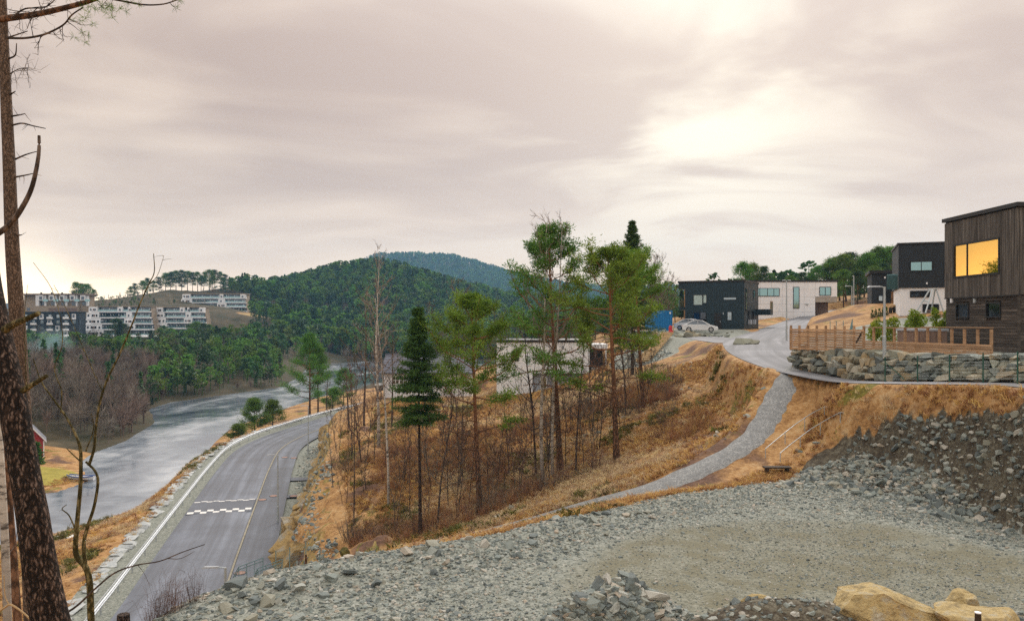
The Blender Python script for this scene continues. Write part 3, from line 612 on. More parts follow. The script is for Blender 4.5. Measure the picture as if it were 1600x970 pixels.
def d_knoll(x, y): return grass_zone(x, y)*.9*(fbm(x, y, 6, 3, 71) > .12)
def make_knoll_stones(): fine_scatter(2600, (-20, 20, 34, 82), d_knoll, .08, .55, 'hillside_stones', 'grey stones showing through the grass of the knoll', 2.4, .35)
# dry grass
def tuft(seed, n, h, w, lean=.5, sp=.13):
    rng = np.random.default_rng(seed); mb = MB(); a = rng.uniform(0, 6.28, n); r = rng.uniform(0, sp, n)
    p = np.stack([np.cos(a)*r, np.sin(a)*r, np.full(n, -.04)], 1); b2 = rng.uniform(0, 6.28, n); ln = h*rng.uniform(.5, 1.15, (n, 1))
    d1 = unit_(np.stack([np.cos(b2)*lean*.5, np.sin(b2)*lean*.5, np.ones(n)], 1)); d2 = unit_(np.stack([np.cos(b2)*lean*1.6+.3, np.sin(b2)*lean*1.6-.2, np.full(n, .35)], 1))
    s = unit_(np.cross(d1, rng.normal(size=(n, 3))))*w; m1 = p+d1*ln*.55; m2 = m1+d2*ln*.5
    V = np.stack([p-s, p+s, m1+s*.8, m1-s*.8, m2], 1).reshape(-1, 3); i = np.arange(n)[:, None]*5
    mb.add(V, i+np.array([[0, 1, 2, 3]]), i+np.array([[3, 2, 4]])); return mb
def unit_(v): return v/(np.linalg.norm(v, axis=-1, keepdims=True)+1e-9)
def grass_zone(x, y):
    """1 where the hillside is grassy"""
    s = road_frame(x, y); g = np.ones(x.shape)
    g *= (sdf(x, y, YARD) > .5) & (sdf(x, y, RUB)+.6*fbm(x, y, 1.6, 3, 4) > .05)
    d, par, sd_ = seg_dist(x, y, PATH); g *= (d > np.where(sd_ > 0, 2.2, 1.0)) & (seg_dist(x, y, DRIVE)[0] > 8)
    d, par, sd_ = seg_dist(x, y, LANE); g *= d > lut(par, LANE_HW)+.35
    d, par, sw_ = seg_dist(x, y, WALLX[::-1]); g *= ~((sw_ > 0) & (d < 9))
    g *= (s < -2.6) | (s > ROAD_W+WALK_W+5.0) | (y > 190); g *= sdf(x, y, LAKE) > 1.0
    g *= np.hypot((x-13.6)/3.8, (y-82)/6.5) > 1
    g *= ~((x > 20) & (x < 34) & (y > 43) & (y < 66))
    return g
def grassy(n, box, dens, meshes, name, label, smin, smax, zs=1.0, patch=False):
    x = rg.uniform(box[0], box[1], n); y = rg.uniform(box[2], box[3], n); keep = rg.random(n) < dens(x, y)*grass_zone(x, y); x = x[keep]; y = y[keep]
    s = rg.uniform(smin, smax, len(x)); sc = np.column_stack([s, s, s*zs*rg.uniform(.7, 1.2, len(x))])
    rot = np.column_stack([rg.normal(size=len(x))*.15, rg.normal(size=len(x))*.15, rg.uniform(0, 6.28, len(x))])
    return scatter(name, np.column_stack([x, y, gzs(x, y)]), rot, sc, (rg.integers(0, 2, len(x))+2*(fbm(x, y, 5, 3, 61)+rg.normal(size=len(x))*.06 > .02)) if patch else rg.integers(0, len(meshes), len(x)), meshes, label)
def make_grass():
    tu = [tuft(200+i, 18, .30, .014, .9, .18).mesh('tuft', M['straw' if i < 2 else 'pale_straw']) for i in range(4)]
    den = lambda x, y: .25+.75*(fbm(x, y, 5, 3, 12) > -.06)
    grassy(80000, (-22, 22, 27, 62), den, tu, 'grass', 'straw coloured dry grass on the bank and knoll', .6, 1.3, 1.0, True)
    grassy(30000, (-22, 24, 60, 92), den, tu, 'grass', 'dry grass on the far side of the knoll', .8, 1.6, 1.0, True)
    grassy(26000, (-56, -22, 34, 120), den, tu, 'grass', 'dry grass on the strip between road and lake', .8, 1.7, 1.0, True)
    make_knoll_stones()
    he = [tuft(220+i, 34, .32, .022, .5, .26).mesh('heather', M['heather']) for i in range(3)]
    hd = lambda x, y: .95*(fbm(x, y, 4, 3, 40) > .10)
    grassy(16000, (-22, 22, 27, 80), hd, he, 'heather', 'low green brown heather among the dry grass', .6, 1.5)
    grassy(9000, (-56, -22, 34, 110), hd, he, 'heather', 'green heather patches on the strip by the lake', .9, 2.0)
    ru = [tuft(230+i, 14, .8, .010, .35, .2).mesh('undergrowth', M['rust']) for i in range(3)]
    rd = lambda x, y: .8*((fbm(x, y, 6, 3, 50) > .02) | ((y < 49) & (x < -3)))
    grassy(6500, (-18, 12, 46, 66), rd, ru, 'undergrowth', 'rusty brown undergrowth under the bare saplings', .6, 1.4)
# woods far away
def coarse_tree(seed, kind):
    rng = np.random.default_rng(seed); K = MB(); n = 70
    t = rng.random(n)**.8
    if kind == 'spruce': r = (1-t)*1.7+.15; z = .8+t*10.6; ln, w = 1.5, .36
    else: r = np.sqrt(np.clip(1-(2*t-1)**2, 0, 1))*2.4+.3; z = 4.5+t*6.8; ln, w = 1.5, .42
    a = rng.uniform(0, 6.28, n); rr = r*rng.uniform(.35, 1, n); c = np.stack([np.cos(a)*rr, np.sin(a)*rr, z], 1)
    d = unit_(np.stack([np.cos(a), np.sin(a), np.full(n, -.35 if kind == 'spruce' else .3)], 1)+rng.normal(size=(n, 3))*.4); s = unit_(np.cross(d, rng.normal(size=(n, 3))))*w
    V = np.stack([c-s-d*ln*.4, c+s-d*ln*.4, c+s*.9+d*ln*.3, c+d*ln*.6, c-s*.9+d*ln*.3], 1).reshape(-1, 3); K.add(V, np.arange(n*5).reshape(-1, 5))
    K.tube([(0, 0, -.6), (0, 0, 6), (0, 0, 10)], [.22, .16, .06], 4, False); return K
def coarse_bare(seed):
    rng = np.random.default_rng(seed); K = MB()
    for i in range(26):
        a = rng.uniform(0, 6.28); h = rng.uniform(1.5, 5); p = np.array((0, 0, h)); q = p+np.array((math.cos(a)*rng.uniform(.8, 2), math.sin(a)*rng.uniform(.8, 2), rng.uniform(1.2, 4))); K.tube([p, (p+q)/2+rng.normal(size=3)*.2, q], [.07, .05, .025], 3, False)
        for _ in range(3): K.tube([(p+q)/2, q+rng.normal(size=3)*.9], [.04, .02], 3, False)
    K.tube([(0, 0, -.5), (0, 0, 3), (0, 0, 7)], [.12, .1, .04], 4, False); return K
def wood(name, n, gen, label, smin, smax, mixw, minspace=None):
    x, y = gen(n); z = gzs(x, y); s = rg.uniform(smin, smax, len(x)); wd = rg.uniform(.8, 1.25, len(x))
    idx = rg.choice(len(WOODS), len(x), p=mixw); rot = np.column_stack([np.zeros((len(x), 2)), rg.uniform(0, 6.28, len(x))])
    return scatter(name, np.column_stack([x, y, z]), rot, np.column_stack([s*wd, s*wd, s]), idx, WOODS, label)
def PXI(x, y): return x/y*F+CX
def make_woods():
    global WOODS
    WOODS = [coarse_tree(300+i, 'pine').mesh('wood_pine', M['far_green' if i % 2 else 'pine']) for i in range(4)]+[coarse_tree(310+i, 'spruce').mesh('wood_spruce', M['far_green']) for i in range(2)]+[coarse_bare(320+i).mesh('wood_bare', M['twig_far' if i else 'twig_far_red']) for i in range(2)]
    def hill(n):
        Y = rg.uniform(395, 900, n); px = rg.uniform(370, 1060, n); x = PX(px, Y); k = (sdf(x, Y, LAKE) > 3) & ~((np.abs(x+152) < 20) & (np.abs(Y-500) < 40)) & (px > np.interp(Y, [395, 430, 520, 600], [440, 425, 415, 370])); return x[k], Y[k]
    wood('forest', 10500, hill, 'mixed forest covering the hill across the lake', .75, 1.25, [.17, .17, .14, .10, .15, .13, .08, .06])
    def shore(n):
        Y = rg.uniform(330, 470, n); px = rg.uniform(390, 760, n); x = PX(px, Y); k = sdf(x, Y, LAKE) > 1; return x[k], Y[k]
    wood('forest', 700, shore, 'bare and evergreen trees at the foot of the hill by the lake', .5, .9, [.1, .1, .1, .1, .05, .05, .25, .25])
    def ridge(n):
        Y = rg.uniform(1900, 2700, n); px = rg.uniform(380, 1250, n); return PX(px, Y), Y
    wood('forest', 16000, ridge, 'distant forest on the blue ridge', 1.0, 1.5, [.25, .25, .15, .15, .1, .1, 0, 0])
    def left(n):
        Y = rg.uniform(125, 360, n); px = rg.uniform(-60, 440, n); x = PX(px, Y); d = sdf(x, Y, LAKE); k = (d > 1.2) & (x < -58) & (np.hypot(x+66, Y-104) > 17) & (px > np.where(Y < 230, -60, 20)); return x[k], Y[k]
    def near_left(n): x, y = left(n); k = (y < 225-.25*(x+60)) & (PXI(x, y) < 250); return x[k], y[k]
    def far_left(n): x, y = left(n); k = ((y >= 225-.25*(x+60)) | (PXI(x, y) > 235)) & ~((y > 285) & (PXI(x, y) > 50) & (PXI(x, y) < 262)); return x[k], y[k]
    wood('thicket', 2600, near_left, 'grey brown thicket of bare trees on the near part of the far bank', .45, .8, [0, 0, 0, 0, .02, .02, .40, .56])
    wood('thicket', 2600, far_left, 'green wood on the far bank below the flats', .30, .66, [.2, .2, .17, .15, .04, .04, .10, .10])
    def brush(n):
        Y = rg.uniform(425, 600, n); px = rg.uniform(150, 420, n); x = PX(px, Y); k = (fbm(x, Y, 60, 3, 81) > -.05) & (Y > np.interp(px, [150, 230, 320, 420], [470, 470, 540, 470])); return x[k], Y[k]
    wood('brushwood', 900, brush, 'low scrub on the brown hill between the terraced flats', .12, .30, [.1, .1, .1, .1, .05, .05, .25, .25])
    def behind(n):
        Y = rg.uniform(200, 420, n); px = rg.uniform(860, 1640, n); return PX(px, Y), Y
    wood('forest', 900, behind, 'conifer wood behind the houses on the plateau', .6, .9, [.2, .2, .2, .15, .15, .1, 0, 0])
    def lhill(n):
        Y = rg.uniform(590, 800, n); px = rg.uniform(-40, 470, n); x = PX(px, Y); k = px > 355; return x[k], Y[k]
    wood('forest', 1500, lhill, 'dark wood on the ridge right of the terraced flats', .8, 1.1, [.25, .25, .2, .1, .1, .1, 0, 0])
# ================================================================== vegetation
def leafmat(name, stops, rnd=.25, trans=.25):
    m, t, b = newmat(name); q = NB(t); v = q.obj()
    f = q.math('ADD', q.math('MULTIPLY', q.noise(v, .9, 3, .6), .5), q.math('MULTIPLY', q.noise(v, 9.0, 2, .6), .5))
    c = q.ramp(q.rng(f, .3, .7, smooth=False), stops)
    h = q.node('ShaderNodeHueSaturation', {'Color': c, 'Hue': q.math('ADD', q.math('MULTIPLY', q.rnd(), .05), .475), 'Value': q.math('ADD', q.math('MULTIPLY', q.rnd(), 2*rnd), 1-rnd)}); c = h.outputs[0]
    q.put(b.inputs['Base Color'], c); b.inputs['Roughness'].default_value = .65; b.inputs['Specular IOR Level'].default_value = .25
    tr = q.node('ShaderNodeBsdfTranslucent', {'Color': c}); mx = q.node('ShaderNodeMixShader', {0: trans, 1: b.outputs[0], 2: tr.outputs[0]})
    t.links.new(mx.outputs[0], t.nodes['Material Output'].inputs[0]); return m
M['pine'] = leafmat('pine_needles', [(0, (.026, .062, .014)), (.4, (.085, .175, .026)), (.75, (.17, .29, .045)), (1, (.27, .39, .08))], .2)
M['pine_bright'] = leafmat('bright_pine_needles', [(0, (.034, .08, .014)), (.4, (.12, .245, .024)), (.75, (.22, .37, .042)), (1, (.33, .46, .08))], .15)  # brighter, more vivid needle green for some of the knoll pines
M['spruce'] = leafmat('spruce_needles', [(0, (.018, .048, .014)), (.5, (.06, .13, .025)), (1, (.15, .25, .05))], .15)
M['far_green'] = leafmat('distant_needles', [(0, (.014, .042, .018)), (.5, (.045, .10, .034)), (1, (.12, .185, .05))], .45)
M['evergreen'] = leafmat('garden_leaves', [(0, (.06, .10, .01)), (.5, (.22, .32, .02)), (1, (.48, .52, .05))], .15)
M['heather'] = leafmat('heather_leaves', [(0, (.05, .045, .015)), (.5, (.14, .13, .03)), (1, (.27, .25, .05))], .3)
M['straw'] = leafmat('dry_grass', [(0, (.24, .12, .045)), (.4, (.46, .255, .095)), (.75, (.61, .40, .18)), (1, (.70, .54, .32))], .45, .3)
M['pale_straw'] = leafmat('bleached_grass', [(0, (.30, .19, .10)), (.4, (.52, .37, .21)), (.75, (.66, .52, .33)), (1, (.72, .62, .44))], .3, .3)
M['rust'] = leafmat('rusty_undergrowth', [(0, (.16, .08, .04)), (.5, (.33, .17, .08)), (1, (.46, .29, .14))], .3, .2)
def barkmat(name, lo, mid, hi, scale, stretch, bump, hcol=None):
    m, t, b = newmat(name); q = NB(t); o = q.obj()
    wv = q.node('ShaderNodeTexNoise', {'Vector': o, 'Scale': scale*.6, 'Detail': 4.0}); ds = q.node('ShaderNodeVectorMath', {0: wv.outputs['Color']}, operation='SCALE'); ds.inputs['Scale'].default_value = 1.6/scale
    ad = q.node('ShaderNodeVectorMath', {0: o, 1: ds.outputs[0]}, operation='ADD'); v = q.mapping(ad.outputs[0], stretch)
    vo = q.node('ShaderNodeTexVoronoi', {'Vector': v, 'Scale': scale*1.7}, feature='F1'); n = q.noise(v, scale*1.1, 8, .75, .3)
    hs = q.node('ShaderNodeSeparateColor', {0: vo.outputs['Color']})
    k = q.math('ADD', q.math('MULTIPLY', q.rng(vo.outputs['Distance'], .65, .15), .25), q.math('ADD', q.math('MULTIPLY', n, .6), q.math('MULTIPLY', hs.outputs[0], .15)))
    c = q.ramp(k, [(.38, lo), (.52, mid), (.68, hi)])
    if hcol:      # upper stem turns orange, as on Scots pine
        sz = q.node('ShaderNodeSeparateXYZ', {0: o}); c = q.mix(q.rng(sz.outputs[2], hcol[0], hcol[1], 0, .8), c, q.mix(n, hcol[2], hcol[3]))
    q.put(b.inputs['Base Color'], c); b.inputs['Roughness'].default_value = .9; b.inputs['Specular IOR Level'].default_value = .2
    q.put(b.inputs['Normal'], q.bump(k, bump, .03)); return m
M['bark'] = barkmat('pine_bark', (.012, .009, .008), (.065, .043, .033), (.20, .145, .12), 26, (1, 1, .30), 1.0)
M['bark_red'] = barkmat('red_pine_bark', (.05, .03, .02), (.16, .085, .05), (.26, .15, .095), 9, (1, 1, .35), .6, (3.0, 9.0, (.22, .09, .04), (.42, .20, .10)))
M['bark_thin'] = barkmat('twig_bark', (.045, .035, .03), (.12, .09, .075), (.20, .155, .13), 6, (1, 1, .3), .3)
M['bark_moss'] = barkmat('mossy_stem_bark', (.04, .035, .012), (.12, .10, .045), (.24, .20, .10), 16, (1, 1, .3), .5)
M['twig_red'] = simple('reddish_twigs', [(0, (.08, .045, .035)), (1, (.19, .11, .085))], 2, .9, rnd=.35)
M['twig_grey'] = simple('grey_twigs', [(0, (.075, .062, .05)), (1, (.19, .16, .13))], 2, .9, rnd=.3)
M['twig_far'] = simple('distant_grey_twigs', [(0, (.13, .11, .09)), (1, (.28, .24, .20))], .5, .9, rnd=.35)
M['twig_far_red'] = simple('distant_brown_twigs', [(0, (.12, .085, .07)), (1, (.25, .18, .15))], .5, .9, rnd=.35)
M['twig_birch'] = simple('birch_twigs', [(0, (.15, .115, .095)), (1, (.30, .24, .20))], 2, .9, rnd=.2)
def mat_birch():
    m, t, b = newmat('birch_bark'); q = NB(t); v = q.obj()
    n = q.noise(q.mapping(v, (3, 3, 9)), 1.0, 5, .7, .3); sz = q.node('ShaderNodeSeparateXYZ', {0: v})
    c = q.ramp(n, [(.38, (.05, .042, .036)), (.47, (.46, .42, .37)), (.7, (.62, .58, .52))])
    c = q.mix(q.rng(sz.outputs[2], 0.3, 2.2, .55, 0), c, (.10, .08, .065))
    q.put(b.inputs['Base Color'], c); b.inputs['Roughness'].default_value = .75; return m
M['birch'] = mat_birch()

def unit(v): return v/(np.linalg.norm(v, axis=-1, keepdims=True)+1e-9)
def needles(mb, C, spread, n, ln, wd, rng, up=.35, flat=.6):
    """n slender two-sided blades round each clump centre C (m,3)"""
    C = np.repeat(C, n, 0); m = len(C)
    sp = np.repeat(np.broadcast_to(spread, (len(C)//n,)), n)
    o = rng.normal(size=(m, 3)); o[:, 2] *= flat; o = o*.5*sp[:, None]
    d = unit(o*1.2/sp[:, None]+rng.normal(size=(m, 3))*.55+np.array((0, 0, up)))
    s = unit(np.cross(d, rng.normal(size=(m, 3))))
    l = ln*rng.uniform(.6, 1.3, (m, 1)); w = wd*rng.uniform(.7, 1.3, (m, 1)); p = C+o
    V = np.stack([p-s*w, p+s*w, p+d*l+s*w*.35, p+d*l-s*w*.35], 1).reshape(-1, 3)
    mb.add(V, np.arange(m*4).reshape(-1, 4))
def bend(p0, d0, length, n, rng, wob=.12, sag=0.0, lift=0.0):
    p = [np.array(p0, float)]; d = unit(np.array(d0, float)); st = length/n
    for i in range(n):
        d = unit(d+rng.normal(size=3)*wob+np.array((0, 0, lift*(i/n)-sag*(1-i/n)))); p.append(p[-1]+d*st)
    return np.array(p)
def pine_tree(H, crown0, cr, tr, seed, lean=(0, 0), dead=4, nl=26, dens=1.0, leaf='pine', bark='bark_red', shape=1.0, flat_top=.5, nsize=1.0, lower=None):
    """Scots pine standing at the origin: returns trunk, branch and crown builders"""
    rng = np.random.default_rng(seed); T, B, K = MB(), MB(), MB()
    n = 14; t = np.linspace(0, 1, n); wx = np.cumsum(rng.normal(size=n))*.0018*H; wy = np.cumsum(rng.normal(size=n))*.0018*H
    stem = np.stack([lean[0]*t+wx*t, lean[1]*t+wy*t, (H-.45)*t*.985-.25*(1-t)], 1)
    rad = tr*(1-t*.86)*(1+.35*np.exp(-t*H/.5)); T.tube(stem, rad, 9)
    at = lambda f: np.array([np.interp(f, t, stem[:, i]) for i in range(3)])
    ga = rng.uniform(0, 6.28); clumps = []; size = []
    for i in range(nl):
        f = crown0+(1-crown0)*((i+.5)/nl)**.9; f = min(.985, f+rng.normal()*.012); g = (f-crown0)/(1-crown0)
        ga += 2.4+rng.normal()*.35
        prof = (math.sin(math.pi*min(1, (g*.74+.24)))**.6)*shape+(1-shape)*(1.1-g)
        ln = max(.35, 1.15*cr*prof*rng.uniform(.65, 1.2)*(1 if g < .9 else .7))
        el = rng.uniform(-.05, .35)+g*.55
        d = np.array((math.cos(ga)*math.cos(el), math.sin(ga)*math.cos(el), math.sin(el)))
        pts = bend(at(f), d, ln, 6, rng, .13, .05, .28)
        r0 = max(.02, tr*.36*(1-f)+.024)
        B.tube(pts, np.linspace(r0, .012, 7), 5, False)
        for k in range(2, 7):
            for _ in range(2 if k < 6 else 1):
                if k < 3 and rng.random() < .6: continue
                sd = unit(np.cross(pts[k]-pts[k-1], (0, 0, 1))*rng.choice((-1, 1))+(pts[k]-pts[k-1])*1.2+np.array((0, 0, .25)))
                sl = ln*rng.uniform(.16, .34)
                q = bend(pts[k], sd, sl, 3, rng, .2, 0, .4); B.tube(q, np.linspace(.014, .006, 4), 3, False)
                clumps += [q[2], q[3]]; size += [.34, .42]
            if k > 3: clumps.append(pts[k]); size.append(.38)
    for i in range(dead):
        f = crown0*rng.uniform(.35, .98); a = rng.uniform(0, 6.28); el = rng.uniform(-.25, .25)
        pts = bend(at(f), (math.cos(a), math.sin(a), el), cr*rng.uniform(.25, .7), 5, rng, .2, .05, .15)
        B.tube(pts, np.linspace(.035, .008, 6), 4, False)
        if rng.random() < .5: B.tube(bend(pts[3], (math.cos(a+1), math.sin(a+1), .3), .6, 3, rng, .2), [.012, .009, .007, .004], 3, False)
    for (f, a, ln, foliage) in (lower or []):
        pts = bend(at(f), (math.cos(a), math.sin(a), .18), ln, 7, rng, .10, .02, -.10)
        B.tube(pts, np.linspace(.055, .012, 8), 6, False)
        for k in range(4, 8):
            for _ in range(2):
                q = bend(pts[k], unit(np.array((math.cos(a)+rng.normal()*.8, math.sin(a)+rng.normal()*.8, .1))), ln*.22, 3, rng, .2, 0, .2); B.tube(q, np.linspace(.015, .006, 4), 3, False)
                if foliage: clumps += [q[2], q[3]]; size += [.36, .4]
    clumps = np.array(clumps); size = np.array(size)
    needles(K, clumps, size*(.92 if nsize == 1 else 1.25)*nsize, int(34*dens), .15*nsize, .027*nsize, rng, .45, .5)
    return T, B, K, bark, leaf
def spruce_tree(H, cr, tr, seed, crown0=.2, dens=1.0, leaf='spruce', nsize=1.0, lean=(0, 0)):
    rng = np.random.default_rng(seed); T, B, K = MB(), MB(), MB()
    t = np.linspace(0, 1, 10); stem = np.stack([lean[0]*t, lean[1]*t, H*t-.25*(1-t)], 1); T.tube(stem, tr*(1-t*.93)*(1+.3*np.exp(-t*H/.5)), 8)
    clumps = []; size = []; z = crown0*H; ga = 0.0
    while z < H-.25:                                      # whorls of boughs with air between them
        g = 1-(z/H-crown0)/(1-crown0); nb_ = int(rng.integers(5, 8)); ga += rng.uniform(.3, .9)
        for b_ in range(nb_):
            a = ga+b_*6.283/nb_+rng.normal()*.22; ln = (cr*g**.95*rng.uniform(.6, 1.18)+.07)*(.75 if g > .9 else 1); el = .40-.72*g+rng.normal()*.08
            f = (z+rng.normal()*.06)/H; pts = bend(stem[0]*(1-f)+stem[-1]*f, (math.cos(a), math.sin(a), el), ln, 4, rng, .09, .03, .32)
            B.tube(pts, np.linspace(.028*g+.008, .006, 5), 4, False)
            for k in range(1, 5):
                for _ in range(3 if ln > .7 else 2):
                    sdv = unit(np.cross(pts[k]-pts[k-1], (0, 0, 1)))*rng.uniform(-.34, .34)*ln*(1.25-k/5); clumps.append(pts[k]+sdv+np.array((0, 0, -.05*rng.random()))); size.append(.07+.18*min(1, ln))
        z += rng.uniform(.34, .52)*(.55+.45*g)*max(1, H/14)
    needles(K, np.array(clumps), np.array(size)*nsize, int(22*dens), .15*nsize, .024*nsize, rng, -.12, .45)
    return T, B, K, 'bark', leaf
def bare_tree(H, seed, tr=.09, spread=.35, levels=3, nb=16, base=.3, lean=(0, 0), up=.9, stems=1, bark='bark_thin', twig='twig_grey', wob=.05, k1=7, thin=1.0, minr=.0065):
    """leafless broadleaf: stem, boughs, twigs"""
    rng = np.random.default_rng(seed); T, B = MB(), MB()
    for s in range(stems):
        a = rng.uniform(0, 6.28); off = np.array((math.cos(a), math.sin(a), 0))*(.0 if stems == 1 else .12)
        h = H*(1 if s == 0 else rng.uniform(.6, .95))
        d = np.array((lean[0]/H+off[0]*1.2, lean[1]/H+off[1]*1.2, 1.0))
        n = 10; stem = bend(off+np.array((0, 0, -.2)), d, h, n, rng, wob*.6, 0, .06); T.tube(stem, np.linspace(tr, tr*.12, n+1)*(1 if s == 0 else .75), k1)
        def grow(p0, d, ln, r, lev):
            m = 4 if lev < levels else 3
            pts = bend(p0, d, ln, m, rng, .13, 0, .22); B.tube(pts, np.linspace(r, r*.35, m+1), 4 if lev == 1 else 3, False)
            if lev >= levels: return
            for _ in range(int(rng.integers(3, 6))):
                i = rng.integers(1, m+1); dd = unit(pts[i]-pts[i-1]); dv = unit(dd+rng.normal(size=3)*.5+np.array((0, 0, .15))); grow(pts[i], dv, ln*rng.uniform(.35, .6), max(minr, r*.5), lev+1)
        ga = rng.uniform(0, 6)
        for i in range(nb):
            f = base+(1-base)*(i+rng.random())/nb; q = np.array([np.interp(f, np.linspace(0, 1, n+1), stem[:, j]) for j in range(3)])
            ga += 2.4; el = up*rng.uniform(.6, 1.3)
            grow(q, (math.cos(ga), math.sin(ga), el), h*spread*(1.05-f*.75)*rng.uniform(.6, 1.2), tr*.3*(1.1-f)*thin+.009, 1)
    return T, B, None, bark, twig
def bush(seed, H=1.2, n=26, spread=.5, mat='twig_red', rad=.008):
    rng = np.random.default_rng(seed); B = MB()
    for i in range(n):
        a = rng.uniform(0, 6.28); r = rng.uniform(0, spread*.5); d = (math.cos(a)*rng.uniform(.05, .5), math.sin(a)*rng.uniform(.05, .5), 1)
        p = bend((math.cos(a)*r, math.sin(a)*r, -.08), d, H*rng.uniform(.5, 1.1), 4, rng, .10, 0, .05); B.tube(p, np.linspace(rad, rad*.4, 5), 3, False)
        for _ in range(4):
            j = rng.integers(1, 5); B.tube(bend(p[j], unit(p[j]-p[j-1]+rng.normal(size=3)*.45), H*rng.uniform(.15, .4), 2, rng, .1), [rad*.55, rad*.4, rad*.25], 3, False)
    return B
def plant_tree(name, gen, loc, label, cat='tree', group=None, rz=0.0, sc=1.0):
    T, B, K, bark, leaf = gen
    o = thing(name, label, cat, loc, rz, group); o.scale = (sc, sc, sc)
    tk = T.build('trunk', M[bark], o, smooth=True)
    if B is not None and B.n: B.build('branches', M[leaf if K is None else bark], o)['kind'] = 'stuff'
    if K is not None: K.build('crown', M[leaf], o)['kind'] = 'stuff'
    KIDS[o.name] = list(o.children); return o
def again(proto, loc, label, group=None, rz=0.0, sc=1.0, sz=1.0, name=None):
    o = copy_tree(proto); o.location = Vector([float(v) for v in loc]); o.rotation_euler = (0, 0, rz); o.scale = (sc, sc, sc*sz); o['label'] = label
    if group: o['group'] = group
    elif 'group' in o: del o['group']
    return o
def on(px, Y, dz=0.0):
    x = PX(px, Y); return (x, Y, gz(x, Y)+dz)

# --- the knoll: the trees one can tell apart
def height(px, Y, top): return PZ(top, Y)-gz(PX(px, Y), Y)
Y = 51; plant_tree('pine_tree', pine_tree(height(872, Y, 346), .44, 3.7, .21, 11, (-.9, 0), 9, 40, 1.0, 'pine', 'bark_red', .5, lower=[(.43, 3.3, 3.6, 1), (.40, .2, 1.6, 0), (.36, 2.4, 2.4, 0)]), on(876, Y), 'tallest pine on the wooded knoll, crown high above the birches beside it')
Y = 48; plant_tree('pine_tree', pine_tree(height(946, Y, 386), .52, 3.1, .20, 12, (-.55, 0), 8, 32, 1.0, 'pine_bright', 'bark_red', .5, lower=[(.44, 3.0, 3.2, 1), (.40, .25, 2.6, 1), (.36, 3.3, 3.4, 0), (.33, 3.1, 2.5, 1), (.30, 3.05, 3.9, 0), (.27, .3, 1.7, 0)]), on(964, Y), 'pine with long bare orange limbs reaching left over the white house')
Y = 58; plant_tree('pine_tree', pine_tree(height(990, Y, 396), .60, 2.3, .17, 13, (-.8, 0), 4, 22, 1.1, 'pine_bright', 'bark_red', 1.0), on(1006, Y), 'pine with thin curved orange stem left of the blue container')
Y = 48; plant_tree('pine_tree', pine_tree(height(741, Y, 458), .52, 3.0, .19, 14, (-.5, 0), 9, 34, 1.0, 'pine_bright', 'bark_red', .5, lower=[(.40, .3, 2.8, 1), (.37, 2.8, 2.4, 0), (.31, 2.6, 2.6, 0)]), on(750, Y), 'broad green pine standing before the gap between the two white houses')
Y = 47; plant_tree('spruce_tree', spruce_tree(height(653, Y, 476), 1.75, .12, 15, .52, 1.25, lean=(-.15, 0)), on(657, Y), 'dark green spruce on a bare stem before the tiled roof')
Y = 72; plant_tree('spruce_tree', spruce_tree(height(988, Y, 342), 3.0, .16, 16, .22, 1.0), on(988, Y), 'slender pointed spruce rising behind the pine with the curved stem')
g = 'bare birches on the knoll'
Y = 66; plant_tree('birch_tree', bare_tree(height(581, Y, 396), 21, .15, .20, 3, 24, .35, (-.7, 0), 1.5, bark='birch', twig='twig_birch', thin=1.5, minr=0.0132), on(592, Y), 'white stemmed birch standing alone left of the tiled white house')
Y = 50; plant_tree('birch_tree', bare_tree(height(838, Y, 350), 22, .13, .22, 3, 24, .4, (-.5, 0), 1.4, bark='birch', twig='twig_birch', thin=1.5, minr=0.0100), on(849, Y), 'left one of the twin white birches beside the tallest pine')
Y = 50.5; plant_tree('birch_tree', bare_tree(height(862, Y, 345), 23, .11, .2, 3, 22, .42, (-.2, .3), 1.4, bark='birch', twig='twig_birch', thin=1.5, minr=0.0101), on(863, Y), 'right one of the twin white birches beside the tallest pine')
Y = 54; plant_tree('birch_tree', bare_tree(height(605, Y, 452), 24, .10, .22, 3, 20, .45, (-.1, 0), 1.3, bark='birch', twig='twig_birch', thin=1.5, minr=0.0108), on(607, Y), 'thin pale birch at the foot of the slope left of the spruce')
Y = 52; plant_tree('bare_tree', bare_tree(height(557, Y, 520), 25, .05, .15, 2, 10, .5, (.1, 0), 1.3, thin=1.5, minr=0.0104), on(553, Y), 'pole thin bare tree at the left edge of the knoll')
Y = 78; plant_tree('bare_tree', bare_tree(height(543, Y, 570), 26, .12, .25, 3, 12, .5, (-.1, 0), 1.0, thin=1.5, minr=0.0156), on(546, Y), 'grey bare tree by the guardrail where the road leaves sight')
Y = 76; plant_tree('bare_tree', bare_tree(height(562, Y, 455), 27, .12, .27, 3, 18, .3, (-.5, 0), 1.2, thin=1.5, minr=0.0152), on(569, Y), 'tall bare grey tree just left of the lone white birch')
Y = 74; plant_tree('bare_tree', bare_tree(height(608, Y, 500), 28, .10, .28, 3, 18, .3, (.2, 0), 1.2, thin=1.5, minr=0.0148), on(612, Y), 'bare grey tree before the left gable of the tiled house')
Y = 52; plant_tree('bare_tree', bare_tree(height(826, Y, 470), 29, .09, .33, 3, 20, .25, (-.6, 0), .9, thin=1.5, minr=0.0104), on(838, Y), 'spreading bare tree covering the white house wall left of the birches')
Y = 49; plant_tree('bare_tree', bare_tree(height(905, Y, 470), 30, .07, .3, 3, 18, .25, (.2, 0), 1.0, thin=1.5, minr=0.0098), on(899, Y), 'bare tree between the tallest pine and the orange limbed pine')
